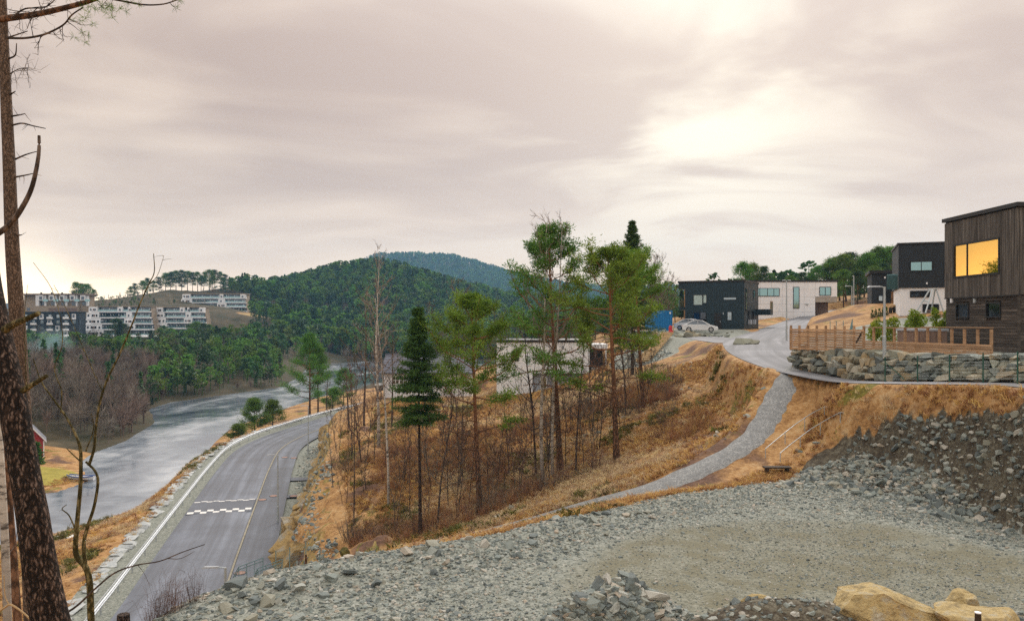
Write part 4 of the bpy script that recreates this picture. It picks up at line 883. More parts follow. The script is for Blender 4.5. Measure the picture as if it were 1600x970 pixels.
Y = 47; plant_tree('bare_tree', bare_tree(height(690, Y, 560), 31, .07, .33, 3, 18, .25, (.4, 0), .9, thin=1.5, minr=0.0094), on(683, Y), 'bare tree between the spruce and the broad pine')
Y = 60; plant_tree('bare_tree', bare_tree(height(978, Y, 470), 33, .09, .25, 3, 16, .3, (0, 0), 1.1, thin=1.5, minr=0.0120), on(978, Y), 'dark bare stem right of the orange limbed pine')
# small bare stems: five shapes, many places
sap = []
for s in range(6):
    sap.append(plant_tree('bare_sapling', bare_tree(5.2, 40+s, .035, .26, 3, 13, .2, (0, 0), 1.0, stems=(1, 2, 3)[s % 3], twig='twig_red' if s % 2 else 'twig_grey', thin=1.2, minr=.009), (0, 0, 0), 'x', 'sapling'))
spots = [(520, 60), (538, 56), (571, 57), (585, 62), (616, 50), (628, 57), (641, 51), (668, 50), (676, 55), (700, 52), (712, 48.5), (722, 56), (733, 51), (768, 49), (775, 54), (788, 50), (796, 57), (808, 49.5), (818, 53), (831, 56), (857, 55), (884, 51), (890, 58), (902, 53), (912, 50), (921, 56), (933, 52), (940, 60), (952, 56), (972, 54), (984, 63), (1012, 62), (660, 60), (748, 62), (640, 66), (690, 66), (712, 70), (770, 66), (820, 64), (865, 63), (528, 70), (548, 66), (926, 47.6), (844, 48.2), (761, 47.3), (602, 60), (958, 66), (700, 60)]
rs = np.random.default_rng(5); tall = np.random.default_rng(6); n_low = len(spots); spots = spots+[(float(tall.uniform(545, 1010)), float(tall.uniform(47.5, 66))) for _ in range(8)]
for i, (px, Y) in enumerate(spots):
    o = sap[i] if i < 6 else copy_tree(sap[i % 6])
    sc = rs.uniform(.6, 1.15) if i < n_low else rs.uniform(1.1, 1.6); o.location = Vector(on(px, Y)); o.rotation_euler = (0, 0, rs.uniform(0, 6.28)); o.scale = (sc, sc, sc*rs.uniform(.9, 1.25))
    tag(o, 'thin leafless sapling in the thicket of the wooded knoll', 'sapling', 'bare saplings of the thicket')
bp = [bush(60+s, 1.3, 30, .7, 'twig_red') for s in range(4)]; bmesh_ = [b.mesh('bush', M['twig_red' if i % 2 else 'twig_grey']) for i, b in enumerate(bp)]
spots = [(1040, 59), (1050, 57), (1032, 61), (1046, 63), (1060, 61), (1022, 56), (1036, 52), (1044, 50), (1052, 53), (1028, 49), (560, 49), (575, 48.4), (590, 48.8), (610, 48.2), (630, 48.5), (648, 48), (545, 50), (668, 47.6), (700, 47.3), (730, 47.4), (758, 47), (780, 47.4), (800, 47.6), (828, 47.8), (855, 47.6), (880, 48), (905, 47.8), (930, 48), (610, 62), (630, 70), (600, 66), (650, 72), (760, 60), (800, 60), (840, 60), (880, 58), (700, 58), (720, 64), (660, 56), (640, 60), (980, 57), (1000, 57), (870, 66), (910, 64), (545, 62), (570, 66), (530, 64), (750, 55), (775, 58), (815, 56)]
for i, (px, Y) in enumerate(spots):
    o = link('bare_bush', bmesh_[i % 4], None, on(px, Y), (0, 0, rs.uniform(0, 6.28))); sc = rs.uniform(.8, 1.5); o.scale = (sc*1.1, sc*1.1, sc)
    tag(o, 'leafless twiggy bush in the undergrowth of the knoll and bank', 'bush', 'twiggy bushes of the undergrowth')

# --- by the lake beyond the guardrail
lk_ = 'pines between guardrail and lake'
Y = 142; plant_tree('pine_tree', pine_tree(height(478, Y, 520), .18, 3.6, .2, 71, (0, 0), 3, 34, .8, 'pine', 'bark_red', .35, nsize=1.5), on(484, Y), 'tall conical pine with twin orange stems on the lake shore')
plant_tree('pine_tree', pine_tree(12.5, .45, 2.0, .17, 72, (0, 0), 3, 20, .8, 'pine', 'bark_red', .6, nsize=1.4), on(497, 144), 'slimmer pine tight beside the tall conical one on the lake shore')
Y = 127; plant_tree('pine_tree', pine_tree(height(392, Y, 622), .15, 2.0, .12, 73, (0, 0), 1, 24, .8, 'pine', 'bark_red', .4, nsize=1.3), on(398, Y), 'small bushy pine above the guardrail, left of two by the lake')
Y = 130; plant_tree('pine_tree', pine_tree(height(425, Y, 624), .15, 1.8, .11, 74, (0, 0), 1, 20, .7, 'pine', 'bark_red', .3, nsize=1.3), on(426, Y), 'small thin pine above the guardrail, right of two by the lake')
Y = 120; plant_tree('pine_tree', pine_tree(2.8, .05, 1.5, .07, 75, (0, 0), 0, 14, .8, 'pine', 'bark_red', .4, nsize=1.2), on(372, Y), 'low brownish young pine left of the small bushy pine by the lake')
plant_tree('pine_tree', pine_tree(4.5, .1, 2.0, .1, 76, (0, 0), 0, 16, .8, 'pine', 'bark_red', .4, nsize=1.4), on(520, 160), 'low dark pine behind the guardrail at the far bend')
plant_tree('bare_tree', bare_tree(11, 77, .11, .3, 3, 14, .3), on(510, 150), 'bare tree on the shore right of the conical pine')
plant_tree('pine_tree', pine_tree(8, .25, 2.4, .13, 78, (0, 0), 0, 20, .8, 'pine', 'bark_red', .6, nsize=1.4), on(537, 168), 'dark pine beyond the road bend left of the tiled house')

# --- prototypes for distant trees, coarser needles
far_pines = []
for s, (H, c0, cr) in enumerate([(12, .30, 2.7), (13, .24, 2.4), (11, .36, 2.8), (14, .45, 2.5)]):
    far_pines.append(plant_tree('pine_tree', pine_tree(H, c0, cr, .2, 80+s, (rs.normal()*.4, rs.normal()*.4), 2, 24, .42, 'far_green' if s % 2 else 'pine', 'bark_red', .5, nsize=1.9), (0, 0, 0), 'x', 'tree'))
far_spruce = plant_tree('spruce_tree', spruce_tree(12, 1.9, .16, 88, .12, .35, 'far_green', 2.4), (0, 0, 0), 'x', 'tree')
far_bare = [plant_tree('bare_tree', bare_tree(9, 90+s, .1, .36, 3, 15, .2, stems=2, thin=1.8, minr=.022), (0, 0, 0), 'x', 'tree') for s in range(3)]
used = set()
def far(proto, px, Y, h, label, group=None, top=None, w=1.0):
    base = {0: 12, 1: 13, 2: 11, 3: 14}; H = 12 if proto is far_spruce else (9 if proto in far_bare else base[far_pines.index(proto)])
    loc = on(px, Y, -.1)
    if top is not None: h = max(2.0, PZ(top, Y)-loc[2])
    o = proto if proto.name not in used else copy_tree(proto); used.add(proto.name)
    o.location = Vector([float(v) for v in loc]); s = h/H; o.scale = (s*w, s*w, s); o.rotation_euler = (0, 0, rs.uniform(0, 6.28))
    o['label'] = label
    if group: o['group'] = group
    elif 'group' in o: del o['group']
    return o
# behind the houses
for px, Y, top in [(1160, 150, 408), (1172, 152, 410), (1191, 153, 415)]:
    far(far_pines[int(px) % 4], px, Y, 0, {1160: 'left pine of three showing above the dark house roof', 1172: 'middle pine of three showing above the dark house roof', 1191: 'right pine of three showing above the dark house roof'}[px], 'pines behind the dark house', top)
for i, (px, Y, top) in enumerate([(1238, 175, 430), (1256, 178, 424), (1283, 178, 414), (1292, 172, 410), (1302, 170, 402), (1312, 176, 400), (1322, 168, 396), (1331, 172, 393), (1343, 170, 402), (1350, 176, 400), (1359, 168, 394), (1368, 172, 390), (1378, 170, 384), (1388, 176, 388), (1396, 168, 384), (1404, 172, 392), (1318, 160, 420), (1340, 158, 422), (1362, 160, 415), (1384, 162, 410), (1270, 180, 426)]):
    far(far_pines[i % 4], px, Y, 0, 'pine of the grove behind the long white building', 'grove behind the white building', top, 1.2)
for i, (px, Y, top) in enumerate([(930, 170, 470), (945, 180, 466), (960, 172, 470), (978, 165, 462), (1010, 175, 455), (1018, 178, 458), (1027, 170, 452), (1036, 180, 456), (1045, 172, 447), (1055, 176, 455), (1065, 182, 452), (900, 175, 478), (915, 168, 476)]):
    far(far_spruce if i % 3 == 1 else far_pines[i % 4], px, Y, 0, 'conifer of the wood beyond the blue container', 'wood beyond the container', top, 1.1)
for i, (px, Y, top) in enumerate([(1002, 130, 405), (1013, 132, 402), (1022, 128, 396), (1031, 134, 392), (1038, 130, 400)]):
    far(far_bare[i % 3], px, Y, 0, 'bare birch against the sky behind the blue container', 'bare birches behind the container', top, .7)
for i, (px, Y, top) in enumerate([(690, 105, 470), (712, 110, 440), (722, 108, 450), (800, 105, 500), (760, 112, 480), (775, 106, 500), (890, 110, 480), (905, 104, 500), (925, 108, 490), (820, 108, 490), (850, 112, 470), (780, 116, 470)]):
    far(far_bare[i % 3], px, Y, 0, 'bare tree behind the two white houses', 'bare trees behind the white houses', top, .8)
# the far left bank
gl = 'pines on the far bank below the terraced flats'
k = 0
for px, Y, top in [(60, 330, 540), (75, 300, 552), (90, 345, 530), (105, 300, 545), (118, 330, 520), (130, 280, 560), (142, 350, 528), (155, 310, 540), (168, 355, 522), (180, 340, 496), (188, 330, 500), (196, 345, 505), (205, 320, 525), (215, 350, 520), (226, 335, 528), (236, 340, 515), (248, 345, 512), (258, 350, 508), (266, 340, 512), (276, 350, 514), (286, 345, 520), (297, 352, 506), (308, 348, 502), (318, 342, 504), (328, 352, 506), (338, 345, 508), (348, 350, 512), (358, 340, 516), (368, 350, 518), (378, 345, 520), (388, 352, 524), (398, 345, 526), (408, 350, 530), (418, 340, 532), (428, 330, 538), (436, 345, 530),
                   (230, 300, 545), (250, 290, 552), (270, 300, 548), (290, 290, 556), (310, 300, 545), (330, 290, 552), (350, 300, 548), (370, 290, 556), (390, 300, 552), (410, 290, 558), (425, 290, 560), (200, 290, 550), (180, 270, 562),
                   (240, 262, 566), (265, 255, 574), (290, 262, 572), (320, 258, 570), (345, 262, 574), (370, 258, 572), (395, 262, 575), (220, 240, 575), (205, 225, 590), (215, 200, 612), (243, 185, 628), (238, 186, 622), (105, 205, 592)]:
    far(far_pines[k % 4] if k % 5 else far_spruce, px, Y, 0, 'pine of the wood on the far bank below the terraced flats', gl, top, 1.25); k += 1
gb = 'bare trees on the far bank'
for i in range(58):
    Y = rs.uniform(135, 330); px = rs.uniform(45, 245) if Y < 200 else rs.uniform(60, 425)
    x = PX(px, Y)
    if sdf(np.array([x]), np.array([Y]), LAKE)[0] < 1.5: continue
    far(far_bare[i % 3], px, Y, rs.uniform(5.5, 9.5), 'leafless tree of the wood on the far lake bank', gb, None, 1.1)
# pines standing against the sky on the left
for i, (px, Y, top) in enumerate([(121, 480, 440), (130, 484, 442), (137, 478, 443), (148, 482, 452), (203, 560, 447), (212, 564, 442), (222, 560, 438), (231, 566, 434), (240, 560, 438), (249, 566, 432), (258, 570, 426), (266, 568, 424), (275, 572, 422), (284, 570, 421), (293, 574, 423), (301, 570, 425), (309, 572, 424), (318, 574, 424), (327, 572, 421), (336, 574, 421), (345, 576, 424), (353, 572, 428), (361, 574, 434), (369, 578, 438), (378, 580, 442), (388, 580, 444), (398, 584, 446), (314, 562, 430), (332, 564, 430), (350, 566, 434), (366, 570, 440)]):
    lab = 'pine on the rocky hilltop above the terraced flats' if px > 190 else 'pine against the sky behind the leftmost flats'
    far(far_pines[i % 4], px, Y, 0, lab, 'hilltop pines above the flats' if px > 190 else 'pines behind the leftmost flats', top, 1.15)
make_grass(); make_woods()
# ================================================================== buildings
def plain(name, c, rough=.6, var=.12, scale=1.2, metal=0.0, spec=.4, bump=0.0):
    return simple(name, [(0, tuple(x*(1-var) for x in c)), (1, tuple(min(1, x*(1+var)) for x in c))], scale, rough, bump, metal=metal, spec=spec)
M['black_clad'] = plain('black_cladding', (.016, .022, .030), .55, .25)
M['navy_clad'] = plain('navy_cladding', (.012, .030, .042), .5, .3, 2.0)
M['trim'] = plain('black_trim', (.018, .018, .020), .45)
M['render_white'] = plain('white_render', (.80, .82, .86), .8, .04, .6)
M['white_wood'] = plain('white_boards', (.79, .81, .86), .6, .08, 2)
M['grey_wall'] = plain('grey_wall', (.36, .40, .46), .8, .1)
M['concrete'] = plain('concrete', (.36, .33, .29), .85, .2)
M['beige'] = plain('beige_panel', (.34, .27, .20), .8, .12)
M['brown_panel'] = plain('brown_panel', (.20, .14, .115), .7, .15)
M['timber_warm'] = simple('warm_timber', [(0, (.22, .115, .055)), (1, (.46, .26, .13))], 3, .7, stretch=(1, 1, .2))
M['deck'] = simple('deck_timber', [(0, (.24, .14, .075)), (.5, (.42, .26, .15)), (1, (.56, .38, .24))], 2.5, .75, .2, stretch=(.4, .4, 3), rnd=.22)
M['pale_timber'] = simple('pale_timber', [(0, (.42, .28, .14)), (1, (.62, .46, .26))], 3, .75, rnd=.15)
M['steel'] = simple('galvanised_steel', [(0, (.34, .38, .40)), (1, (.50, .54, .56))], 4, .45, metal=.25)
M['rail_steel'] = simple('guardrail_steel', [(0, (.36, .38, .41)), (1, (.52, .55, .58))], 3, .5, metal=.4)
M['green_metal'] = plain('green_fence_metal', (.02, .09, .065), .5)
M['teal_metal'] = plain('grey_green_rail', (.16, .26, .27), .5)
M['red_paint'] = plain('red_boards', (.30, .028, .035), .7, .2, 3)
M['blue_paint'] = plain('blue_container_paint', (.010, .17, .42), .45, .12)
M['blue_boat'] = plain('blue_gunwale', (.03, .09, .30), .4)
M['white_gloss'] = plain('white_car_paint', (.70, .71, .73), .25, .03, 1, 0, .6)
M['tyre'] = plain('tyre_rubber', (.02, .02, .021), .8)
M['rim'] = plain('alloy', (.45, .46, .48), .35, .1, 3, .7)
M['lamp_red'] = plain('tail_lamp', (.35, .02, .02), .3)
M['clear_lamp'] = plain('head_lamp', (.75, .77, .8), .15)
M['red_cloth'] = plain('red_tarpaulin', (.52, .035, .04), .65, .25, 4)
M['soil_dark'] = plain('dark_wood_post', (.05, .035, .025), .9, .3, 6)
def glassmat(name, tint, rough=.04, mirror=.75, dark=(.02, .03, .035)):
    m, t, b = newmat(name); q = NB(t)
    gl = q.node('ShaderNodeBsdfGlossy', {'Color': tint, 'Roughness': rough}); df = q.node('ShaderNodeBsdfDiffuse', {'Color': dark})
    v = q.obj(); q.put(gl.inputs['Normal'], q.bump(q.noise(v, .8, 2, .5), .04, .05))
    mx = q.node('ShaderNodeMixShader', {0: mirror, 1: df.outputs[0], 2: gl.outputs[0]}); t.links.new(mx.outputs[0], t.nodes['Material Output'].inputs[0]); return m
M['glass'] = glassmat('window_glass', (.62, .70, .72), .05, .55, (.03, .05, .06))
M['glass_teal'] = glassmat('teal_glass', (.45, .70, .72), .05, .6, (.03, .09, .10))
M['glass_sunset'] = glassmat('sunset_tint_glass', (1.0, .60, .16), .02, .95)  # orange of the reflected sunset put into the tint of the glass
M['glass_dark'] = glassmat('dark_glass', (.25, .28, .32), .06, .45, (.012, .014, .018))
M['blind'] = plain('pale_blind', (.42, .52, .50), .8)
def roofmat():
    m, t, b = newmat('grey_roof_tiles'); q = NB(t); v = q.obj(); n = q.noise(v, 1.5, 5, .7)
    q.put(b.inputs['Base Color'], q.ramp(n, [(.3, (.06, .065, .09)), (.7, (.15, .16, .21))])); b.inputs['Roughness'].default_value = .5; return m
M['tile'] = roofmat()
def woodclad(name, lo, mid, hi, axis):
    st = (1, 1, .06) if axis == 'v' else (.08, .08, 1); return simple(name, [(0, lo), (.5, mid), (1, hi)], 9, .8, .35, stretch=st, rnd=.28)
M['clad_v'] = woodclad('weathered_vertical_boards', (.040, .035, .032), (.10, .089, .08), (.20, .18, .16), 'v')
M['clad_h'] = woodclad('weathered_horizontal_boards', (.034, .029, .026), (.078, .067, .059), (.15, .128, .112), 'h')

def part(name, mat, parent, boxes, Mx=None, sub=None):
    mb = MB()
    for b in boxes: mb.bx(*b, M=Mx)
    return mb.build(name, M[mat], parent)
def window(parent, Mx, x0, x1, z0, z1, y=-.03, frame_m='trim', glass='glass', splits=(), fw=.06, reveal=.05):
    """a window in the wall plane y=0 (outside is -y): glass part with a frame and mullions as its sub-parts"""
    g = part('window', glass, parent, [(x0, x1, y-.012, y+.03, z0, z1)], Mx)
    fr = MB(); o = y-reveal
    for b in ((x0-fw, x1+fw, o, y+.035, z0-fw, z0), (x0-fw, x1+fw, o, y+.035, z1, z1+fw), (x0-fw, x0, o, y+.034, z0, z1), (x1, x1+fw, o, y+.034, z0, z1)): fr.bx(*b, M=Mx)
    f = fr.build('frame', M[frame_m], g)
    for s in splits:
        xs_ = x0+(x1-x0)*s; part('mullion', frame_m, g, [(xs_-fw*.5, xs_+fw*.5, y-.035, y+.033, z0+.004, z1-.004)], Mx)
    return g
# ---------- timber house on the right, facing left
hx0, hy0, hy1 = 22.95, 36.1, 42.2; zb, zm, zt = -1.75, PZ(466, 42), PZ(345, 42)+.02
house = thing('timber_house', 'dark weathered timber house with a window tinted sunset gold at the right edge', 'house', (0, 0, 0))
Mw = Matrix.Translation((hx0, hy1, 0)) @ Matrix.Rotation(R(-90), 4, 'Z')     # local x runs from the far corner to the near one, outside is -y -> world -x
LW = hy1-hy0
part('wall', 'clad_h', house, [(hx0+.12, hx0+9, hy0+.12, hy1, zb, zm), (hx0+.05, hx0+9, hy0+.05, hy1, zm, zt-.1)])
def wy(px): # near-far position along the west wall for a photo column
    k = (px-CX)/F; return hx0/k
loc = lambda px: hy1-wy(px)
ux0, ux1 = loc(1492), loc(1562)
wz0, wz1 = PZ(429, wy(1530)), PZ(378, wy(1530))
# openings: (x0,x1,z0,z1)
up = (ux0, ux1, wz0, wz1)
low = [(loc(1493.5), loc(1511.5), PZ(495, wy(1502)), PZ(476, wy(1502))), (loc(1540.5), loc(1561), PZ(494, wy(1551)), PZ(474, wy(1551)))]
rb = np.random.default_rng(3)
x = 0.0
while x < LW-.02:                                        # vertical boards above
    w = min(.145, LW-x); p = rb.uniform(.022, .04)
    segs = [(zm+.02, zt-.16)]
    if x+w > up[0]-.05 and x < up[1]+.05: segs = [(zm+.02, up[2]-.06), (up[3]+.06, zt-.16)]
    for (z0, z1) in segs: part('board', 'clad_v', house, [(x+.004, x+w-.004, -p, .052, z0, z1)], Mw)
    x += .145
z = zb+.12
while z < zm-.05:                                        # horizontal boards below
    h = min(.135, zm-.03-z); cuts = [(0.0, LW)]
    for (a, b2, c0, c1) in low:
        if z+h > c0-.07 and z < c1+.07: cuts = [q for (s, e) in cuts for q in ((s, min(e, a-.07)), (max(s, b2+.07), e)) if q[1]-q[0] > .02]
    for (s, e) in cuts: part('board', 'clad_h', house, [(s, e, .055, .13, z, z+h-.012)], Mw)
    z += .135
x = 0.02
while x < 8.6:                                           # south wall, seen at the frame edge
    part('board', 'clad_v', house, [(hx0+.052+x, hx0+.052+x+.137, hy0+.012, hy0+.06, zm+.02, zt-.16)]); x += .145
for i in range(int((zm-zb-.15)/.135)):
    part('board', 'clad_h', house, [(hx0+.13, hx0+8.9, hy0+.07+.004*(i % 2), hy0+.13, zb+.12+i*.135, zb+.12+i*.135+.123)])
window(house, Mw, up[0]+.02, up[1]-.02, up[2]+.02, up[3]-.02, .0, 'trim', 'glass_sunset', (.30,), .09, .07)
for (a, b2, c0, c1) in low: window(house, Mw, a, b2, c0, c1, .09, 'trim', 'glass_dark', (), .07, .08)
rf = part('roof', 'trim', house, [(hx0-.12, hx0+9.1, hy0-.12, hy1+.1, zt-.1, zt+.09)])
part('corner_board', 'clad_h', house, [(hx0+.0, hx0+.12, hy0+.0, hy0+.065, zb+.1, zm-.01)])
dp = MB(); dp.tube([(hx0+.75, hy0-.06, zb+.2), (hx0+.75, hy0-.06, zm-.1), (hx0+.55, hy0-.06, zm+.1), (hx0+.55, hy0-.06, zt-.25)], .045, 8); dp.build('downpipe', M['trim'], house)
for px in (1487, 1523):
    part('wall_lamp', 'steel' if px > 1500 else 'white_wood', house, [(loc(px)-.06, loc(px)+.06, -.05, .05, PZ(473, wy(px)), PZ(468, wy(px))+.05)], Mw)
part('sill_board', 'trim', house, [(-.02, LW+.02, -.035, .05, zm-.04, zm+.018)], Mw)

# ---------- navy and black house with the cars
C0 = np.array((PX(1163, 104), 104.0)); a0 = math.atan2(108-104, PX(1062, 108)-C0[0]); 
Mb = Matrix.Translation((C0[0], C0[1], 0)) @ Matrix.Rotation(a0+math.pi, 4, 'Z') @ Matrix.Translation((-8.75, 0, 0))
zb, zt = -1.3, 5.27
h2 = thing('dark_house', 'two storey navy black box house behind the white cars', 'house')
part('wall', 'navy_clad', h2, [(.9, 8.75, 0, 9.6, zb, zt-.25), (0, .9, 0, 9.6, 4.2, zt-.252), (0, .9, .4, 9.6, 1.35, 1.75)], Mb)
for i in range(22): part('board', 'navy_clad', h2, [(.92+i*.356, .92+i*.356+.34, -.022, .0, zb+.05, zt-.27)], Mb)
part('roof', 'trim', h2, [(-.1, 8.85, -.1, 9.7, zt-.25, zt)], Mb)
part('balcony_wall', 'timber_warm', h2, [(.75, .898, .1, 9.5, 1.76, 4.195), (.7, .898, .1, 9.5, zb, 1.34)], Mb)
part('balcony_glass', 'glass_teal', h2, [(.02, .05, .1, 9.4, 1.75, 2.75)], Mb)
window(h2, Mb, 2.1, 3.25, 2.05, 3.35, -.03, 'trim', 'blind'); window(h2, Mb, 3.4, 3.8, 2.3, 3.35, -.03, 'trim', 'blind')
window(h2, Mb, 6.1, 7.7, 2.7, 2.95, -.03, 'trim', 'glass'); window(h2, Mb, 2.1, 3.7, -.6, 1.0, -.03, 'trim', 'glass_dark', (.5,)); window(h2, Mb, 6.6, 7.1, .0, 1.05, -.03, 'trim', 'glass')
dr = part('door', 'trim', h2, [(4.85, 5.8, -.05, .02, zb+.1, .95)], Mb); part('handle', 'steel', dr, [(5.62, 5.66, -.11, -.052, -.35, -.05)], Mb)
Ms = Mb @ Matrix.Translation((8.75, 0, 0)) @ Matrix.Rotation(R(90), 4, 'Z')
for (x0, x1, z0, z1) in ((.8, 1.5, 1.25, 4.1), (2.2, 2.9, -.1, 1.2), (5.0, 5.9, -.1, 1.2), (6.0, 6.8, 3.0, 4.1)): window(h2, Ms, x0, x1, z0, z1, -.02, 'trim', 'glass_teal' if z1 > 3.5 else 'glass_dark')
part('balcony_slab', 'navy_clad', h2, [(7.5, 9.5, -2.0, -.01, .7, 1.5)], Ms); bal = part('balcony_rail', 'timber_warm', h2, [(7.5, 9.5, -2.0, -1.95, 2.55, 2.62)]+[(7.5+i*.49, 7.55+i*.49, -2.0, -1.95, 1.5, 2.55) for i in range(5)], Ms); part('pane', 'glass_teal', bal, [(7.52, 9.48, -1.98, -1.965, 1.55, 2.5)], Ms)
part('door_lamp', 'steel', h2, [(6.0, 6.1, -.12, -.023, .75, 1.0)], Mb)
for k_, (xx, zz) in enumerate(((2.2, -.55), (5.1, -.55))): part('heat_pump', 'grey_wall', h2, [(xx, xx+.8, -.4, -.025, zz, zz+.6)], Ms)
# ---------- long white panelled building
Yw = 136.0; wx = lambda px: PX(px, Yw); wz = lambda py: PZ(py, Yw)
h3 = thing('white_building', 'long white panelled building behind the navy house', 'building')
xl, xr = wx(1180)-1.0, wx(1308)
part('wall', 'concrete', h3, [(xl, wx(1266), Yw+.06, Yw+11, -1.2, wz(441)), (wx(1266), xr, Yw+.06, Yw+11, wz(472), wz(441.2))])
nx, nz = 8, 6
ops = [(wx(1177), wx(1217), wz(462), wz(451)), (wx(1240), wx(1248), wz(481), wz(449)), (wx(1281), wx(1297.5), wz(461), wz(449))]
xs_ = np.linspace(xl, xr, nx+1); zs_ = np.linspace(-1.1, wz(440.5), nz+1)
for i in range(nx):
    for j in range(nz):
        if xs_[i] > wx(1262) and zs_[j] < wz(474): continue
        z0 = max(zs_[j], wz(471.5)) if xs_[i] > wx(1262) else zs_[j]
        if zs_[j+1]-z0 < .1: continue
        part('panel', 'render_white', h3, [(xs_[i]+.012, xs_[i+1]-.012, Yw-.02, Yw+.062, z0+.012, zs_[j+1]-.012)])
part('roof_edge', 'trim', h3, [(xl-.1, xr+.1, Yw-.12, Yw+11.1, wz(440.4), wz(437.6))])
part('recess_wall', 'brown_panel', h3, [(wx(1266)+.02, wx(1303), Yw+2.5, Yw+3, -1.0, wz(472)-.01)])
Mi = Matrix.Translation((0, Yw, 0))
window(h3, Mi, ops[0][0], ops[0][1], ops[0][2], ops[0][3], -.06, 'trim', 'glass_teal', (.25, .55, .8), .09); window(h3, Mi, *ops[1], -.06, 'trim', 'glass_teal', (), .09); window(h3, Mi, *ops[2], -.06, 'trim', 'glass_teal', (.5,), .1)
part('wall_lamp', 'steel', h3, [(wx(1259), wx(1262.5), Yw-.2, Yw-.021, wz(476), wz(474))])
# ---------- black over white house and the small black one behind it
def turned(px, Y, ang): return Matrix.Translation((PX(px, Y), Y, 0)) @ Matrix.Rotation(ang, 4, 'Z')
M3 = turned(1404, 68, R(-22)); k3 = F/68
h4 = thing('black_white_house', 'house with black upper storey over a white base beside the timber house', 'house')
zA, zB, zC = .35, PZ(450, 68), PZ(381, 68)
part('wall', 'render_white', h4, [(.12, 8, .12, 8, zA, zB)]); h4.children[0].matrix_world = M3
up_ = part('upper_wall', 'black_clad', h4, [(0, 8, 0, 8, zB, zC-.08)], M3)
for i in range(26):
    zz = zB+.03+i*.142
    if zz+.13 < zC-.1: part('board', 'black_clad', h4, [(.02, 7.98, -.02-.004*(i % 2), -.001, zz, zz+.13)], M3)
part('roof', 'trim', h4, [(-.1, 8.1, -.1, 8.1, zC-.08, zC+.07)], M3)
px3 = lambda px: (px-1404)/k3*1.02
window(h4, M3, px3(1421), px3(1449), PZ(422, 67), PZ(409, 67), -.06, 'trim', 'glass_teal', (.5,)); window(h4, M3, px3(1467), px3(1473), PZ(438, 67), PZ(408, 67), -.06, 'trim', 'glass_teal')
window(h4, M3, px3(1421), px3(1446), PZ(463, 67), PZ(455, 67), .07, 'trim', 'glass_dark', (.5,)); window(h4, M3, px3(1438), px3(1458), PZ(486, 67), PZ(476, 67), .07, 'trim', 'glass_dark', (.5,))
part('wall_lamp', 'white_wood', h4, [(px3(1441.5), px3(1443.5), -.12, -.026, PZ(444, 67), PZ(441, 67))], M3)
part('balcony_glass', 'glass_teal', h4, [(-.9, -.04, .2, .23, zB-.1, zB+1.2)], M3)
M4 = turned(1362, 84, R(-20)); k4 = F/84; px4 = lambda px: (px-1362)/k4*1.02
h5 = thing('small_black_house', 'low black flat roofed house with a timber door left of the black and white one', 'house')
zt5 = PZ(423, 84); part('wall', 'black_clad', h5, [(0, px4(1383), 0, 6, .9, zt5-.3), (px4(1383), 4.2, .9, 6, .9, zt5-.301)], M4)
part('roof', 'trim', h5, [(-.25, 4.3, -.25, 6.1, zt5-.3, zt5)], M4)
window(h5, M4, px4(1372), px4(1377), PZ(443, 84), PZ(441, 84), -.02, 'trim', 'glass'); window(h5, M4, px4(1372), px4(1377), PZ(470, 84), PZ(461, 84), -.02, 'trim', 'glass')
dr = part('door', 'timber_warm', h5, [(px4(1390), px4(1397), .86, .91, 1.2, PZ(456, 84))], M4); part('handle', 'trim', dr, [(px4(1391), px4(1391.6), .80, .858, 2.1, 2.3)], M4)
part('wall_lamp', 'white_wood', h5, [(px4(1379.3), px4(1381.3), -.15, -.002, PZ(435.5, 84), PZ(432.5, 84))], M4)
# ---------- tiled white wooden house by the road bend
Yt = 94.0; tx = lambda px: PX(px, Yt); tz = lambda py: PZ(py, Yt)
h6 = thing('wooden_house', 'low white weatherboard house with grey tiled roof among the trees', 'house')
xl, xr = tx(600), tx(738); ze = tz(581); zb = -9.6; zr = tz(556)
part('wall', 'white_wood', h6, [(xl, xr, Yt, Yt+7.4, zb, ze)])
for i in range(18):
    zz = zb+.1+i*.19
    if zz+.18 < ze: part('board', 'white_wood', h6, [(xl-.01, xr+.01, Yt-.028, Yt-.001, zz, zz+.178)])
gb_ = MB(); 
for xx in (xl+.1, xr-.1): gb_.add([(xx, Yt, ze), (xx, Yt+7.4, ze), (xx, Yt+3.7, zr-.12)], [(0, 1, 2)])
gb_.build('gable', M['white_wood'], h6)
rfm = MB(); ro = rfm.add([(xl-.4, Yt-.5, ze-.15), (xr+.4, Yt-.5, ze-.15), (xr+.4, Yt+3.7, zr), (xl-.4, Yt+3.7, zr), (xl-.4, Yt+7.9, ze-.15), (xr+.4, Yt+7.9, ze-.15)], [(0, 1, 2, 3), (3, 2, 5, 4)]).build('roof', M['tile'], h6)
nrow = 12
for i in range(nrow):                                    # courses of tiles
    f0, f1 = i/nrow, (i+1)/nrow; y0, y1 = Yt-.5+4.2*f0, Yt-.5+4.2*f1; z0, z1 = ze-.15+(zr-ze+.15)*f0, ze-.15+(zr-ze+.15)*f1
    mb = MB(); mb.add([(xl-.4, y0, z0+.09), (xr+.4, y0, z0+.09), (xr+.4, y1, z1+.03), (xl-.4, y1, z1+.03), (xl-.4, y0, z0+.01), (xr+.4, y0, z0+.01)], [(0, 1, 2, 3), (4, 5, 1, 0)]); mb.build('tile_course', M['tile'], ro)
part('ridge', 'tile', ro, [(xl-.45, xr+.45, Yt+3.6, Yt+3.8, zr, zr+.12)]); part('gutter', 'trim', h6, [(xl-.4, xr+.4, Yt-.62, Yt-.5, ze-.2, ze-.1)])
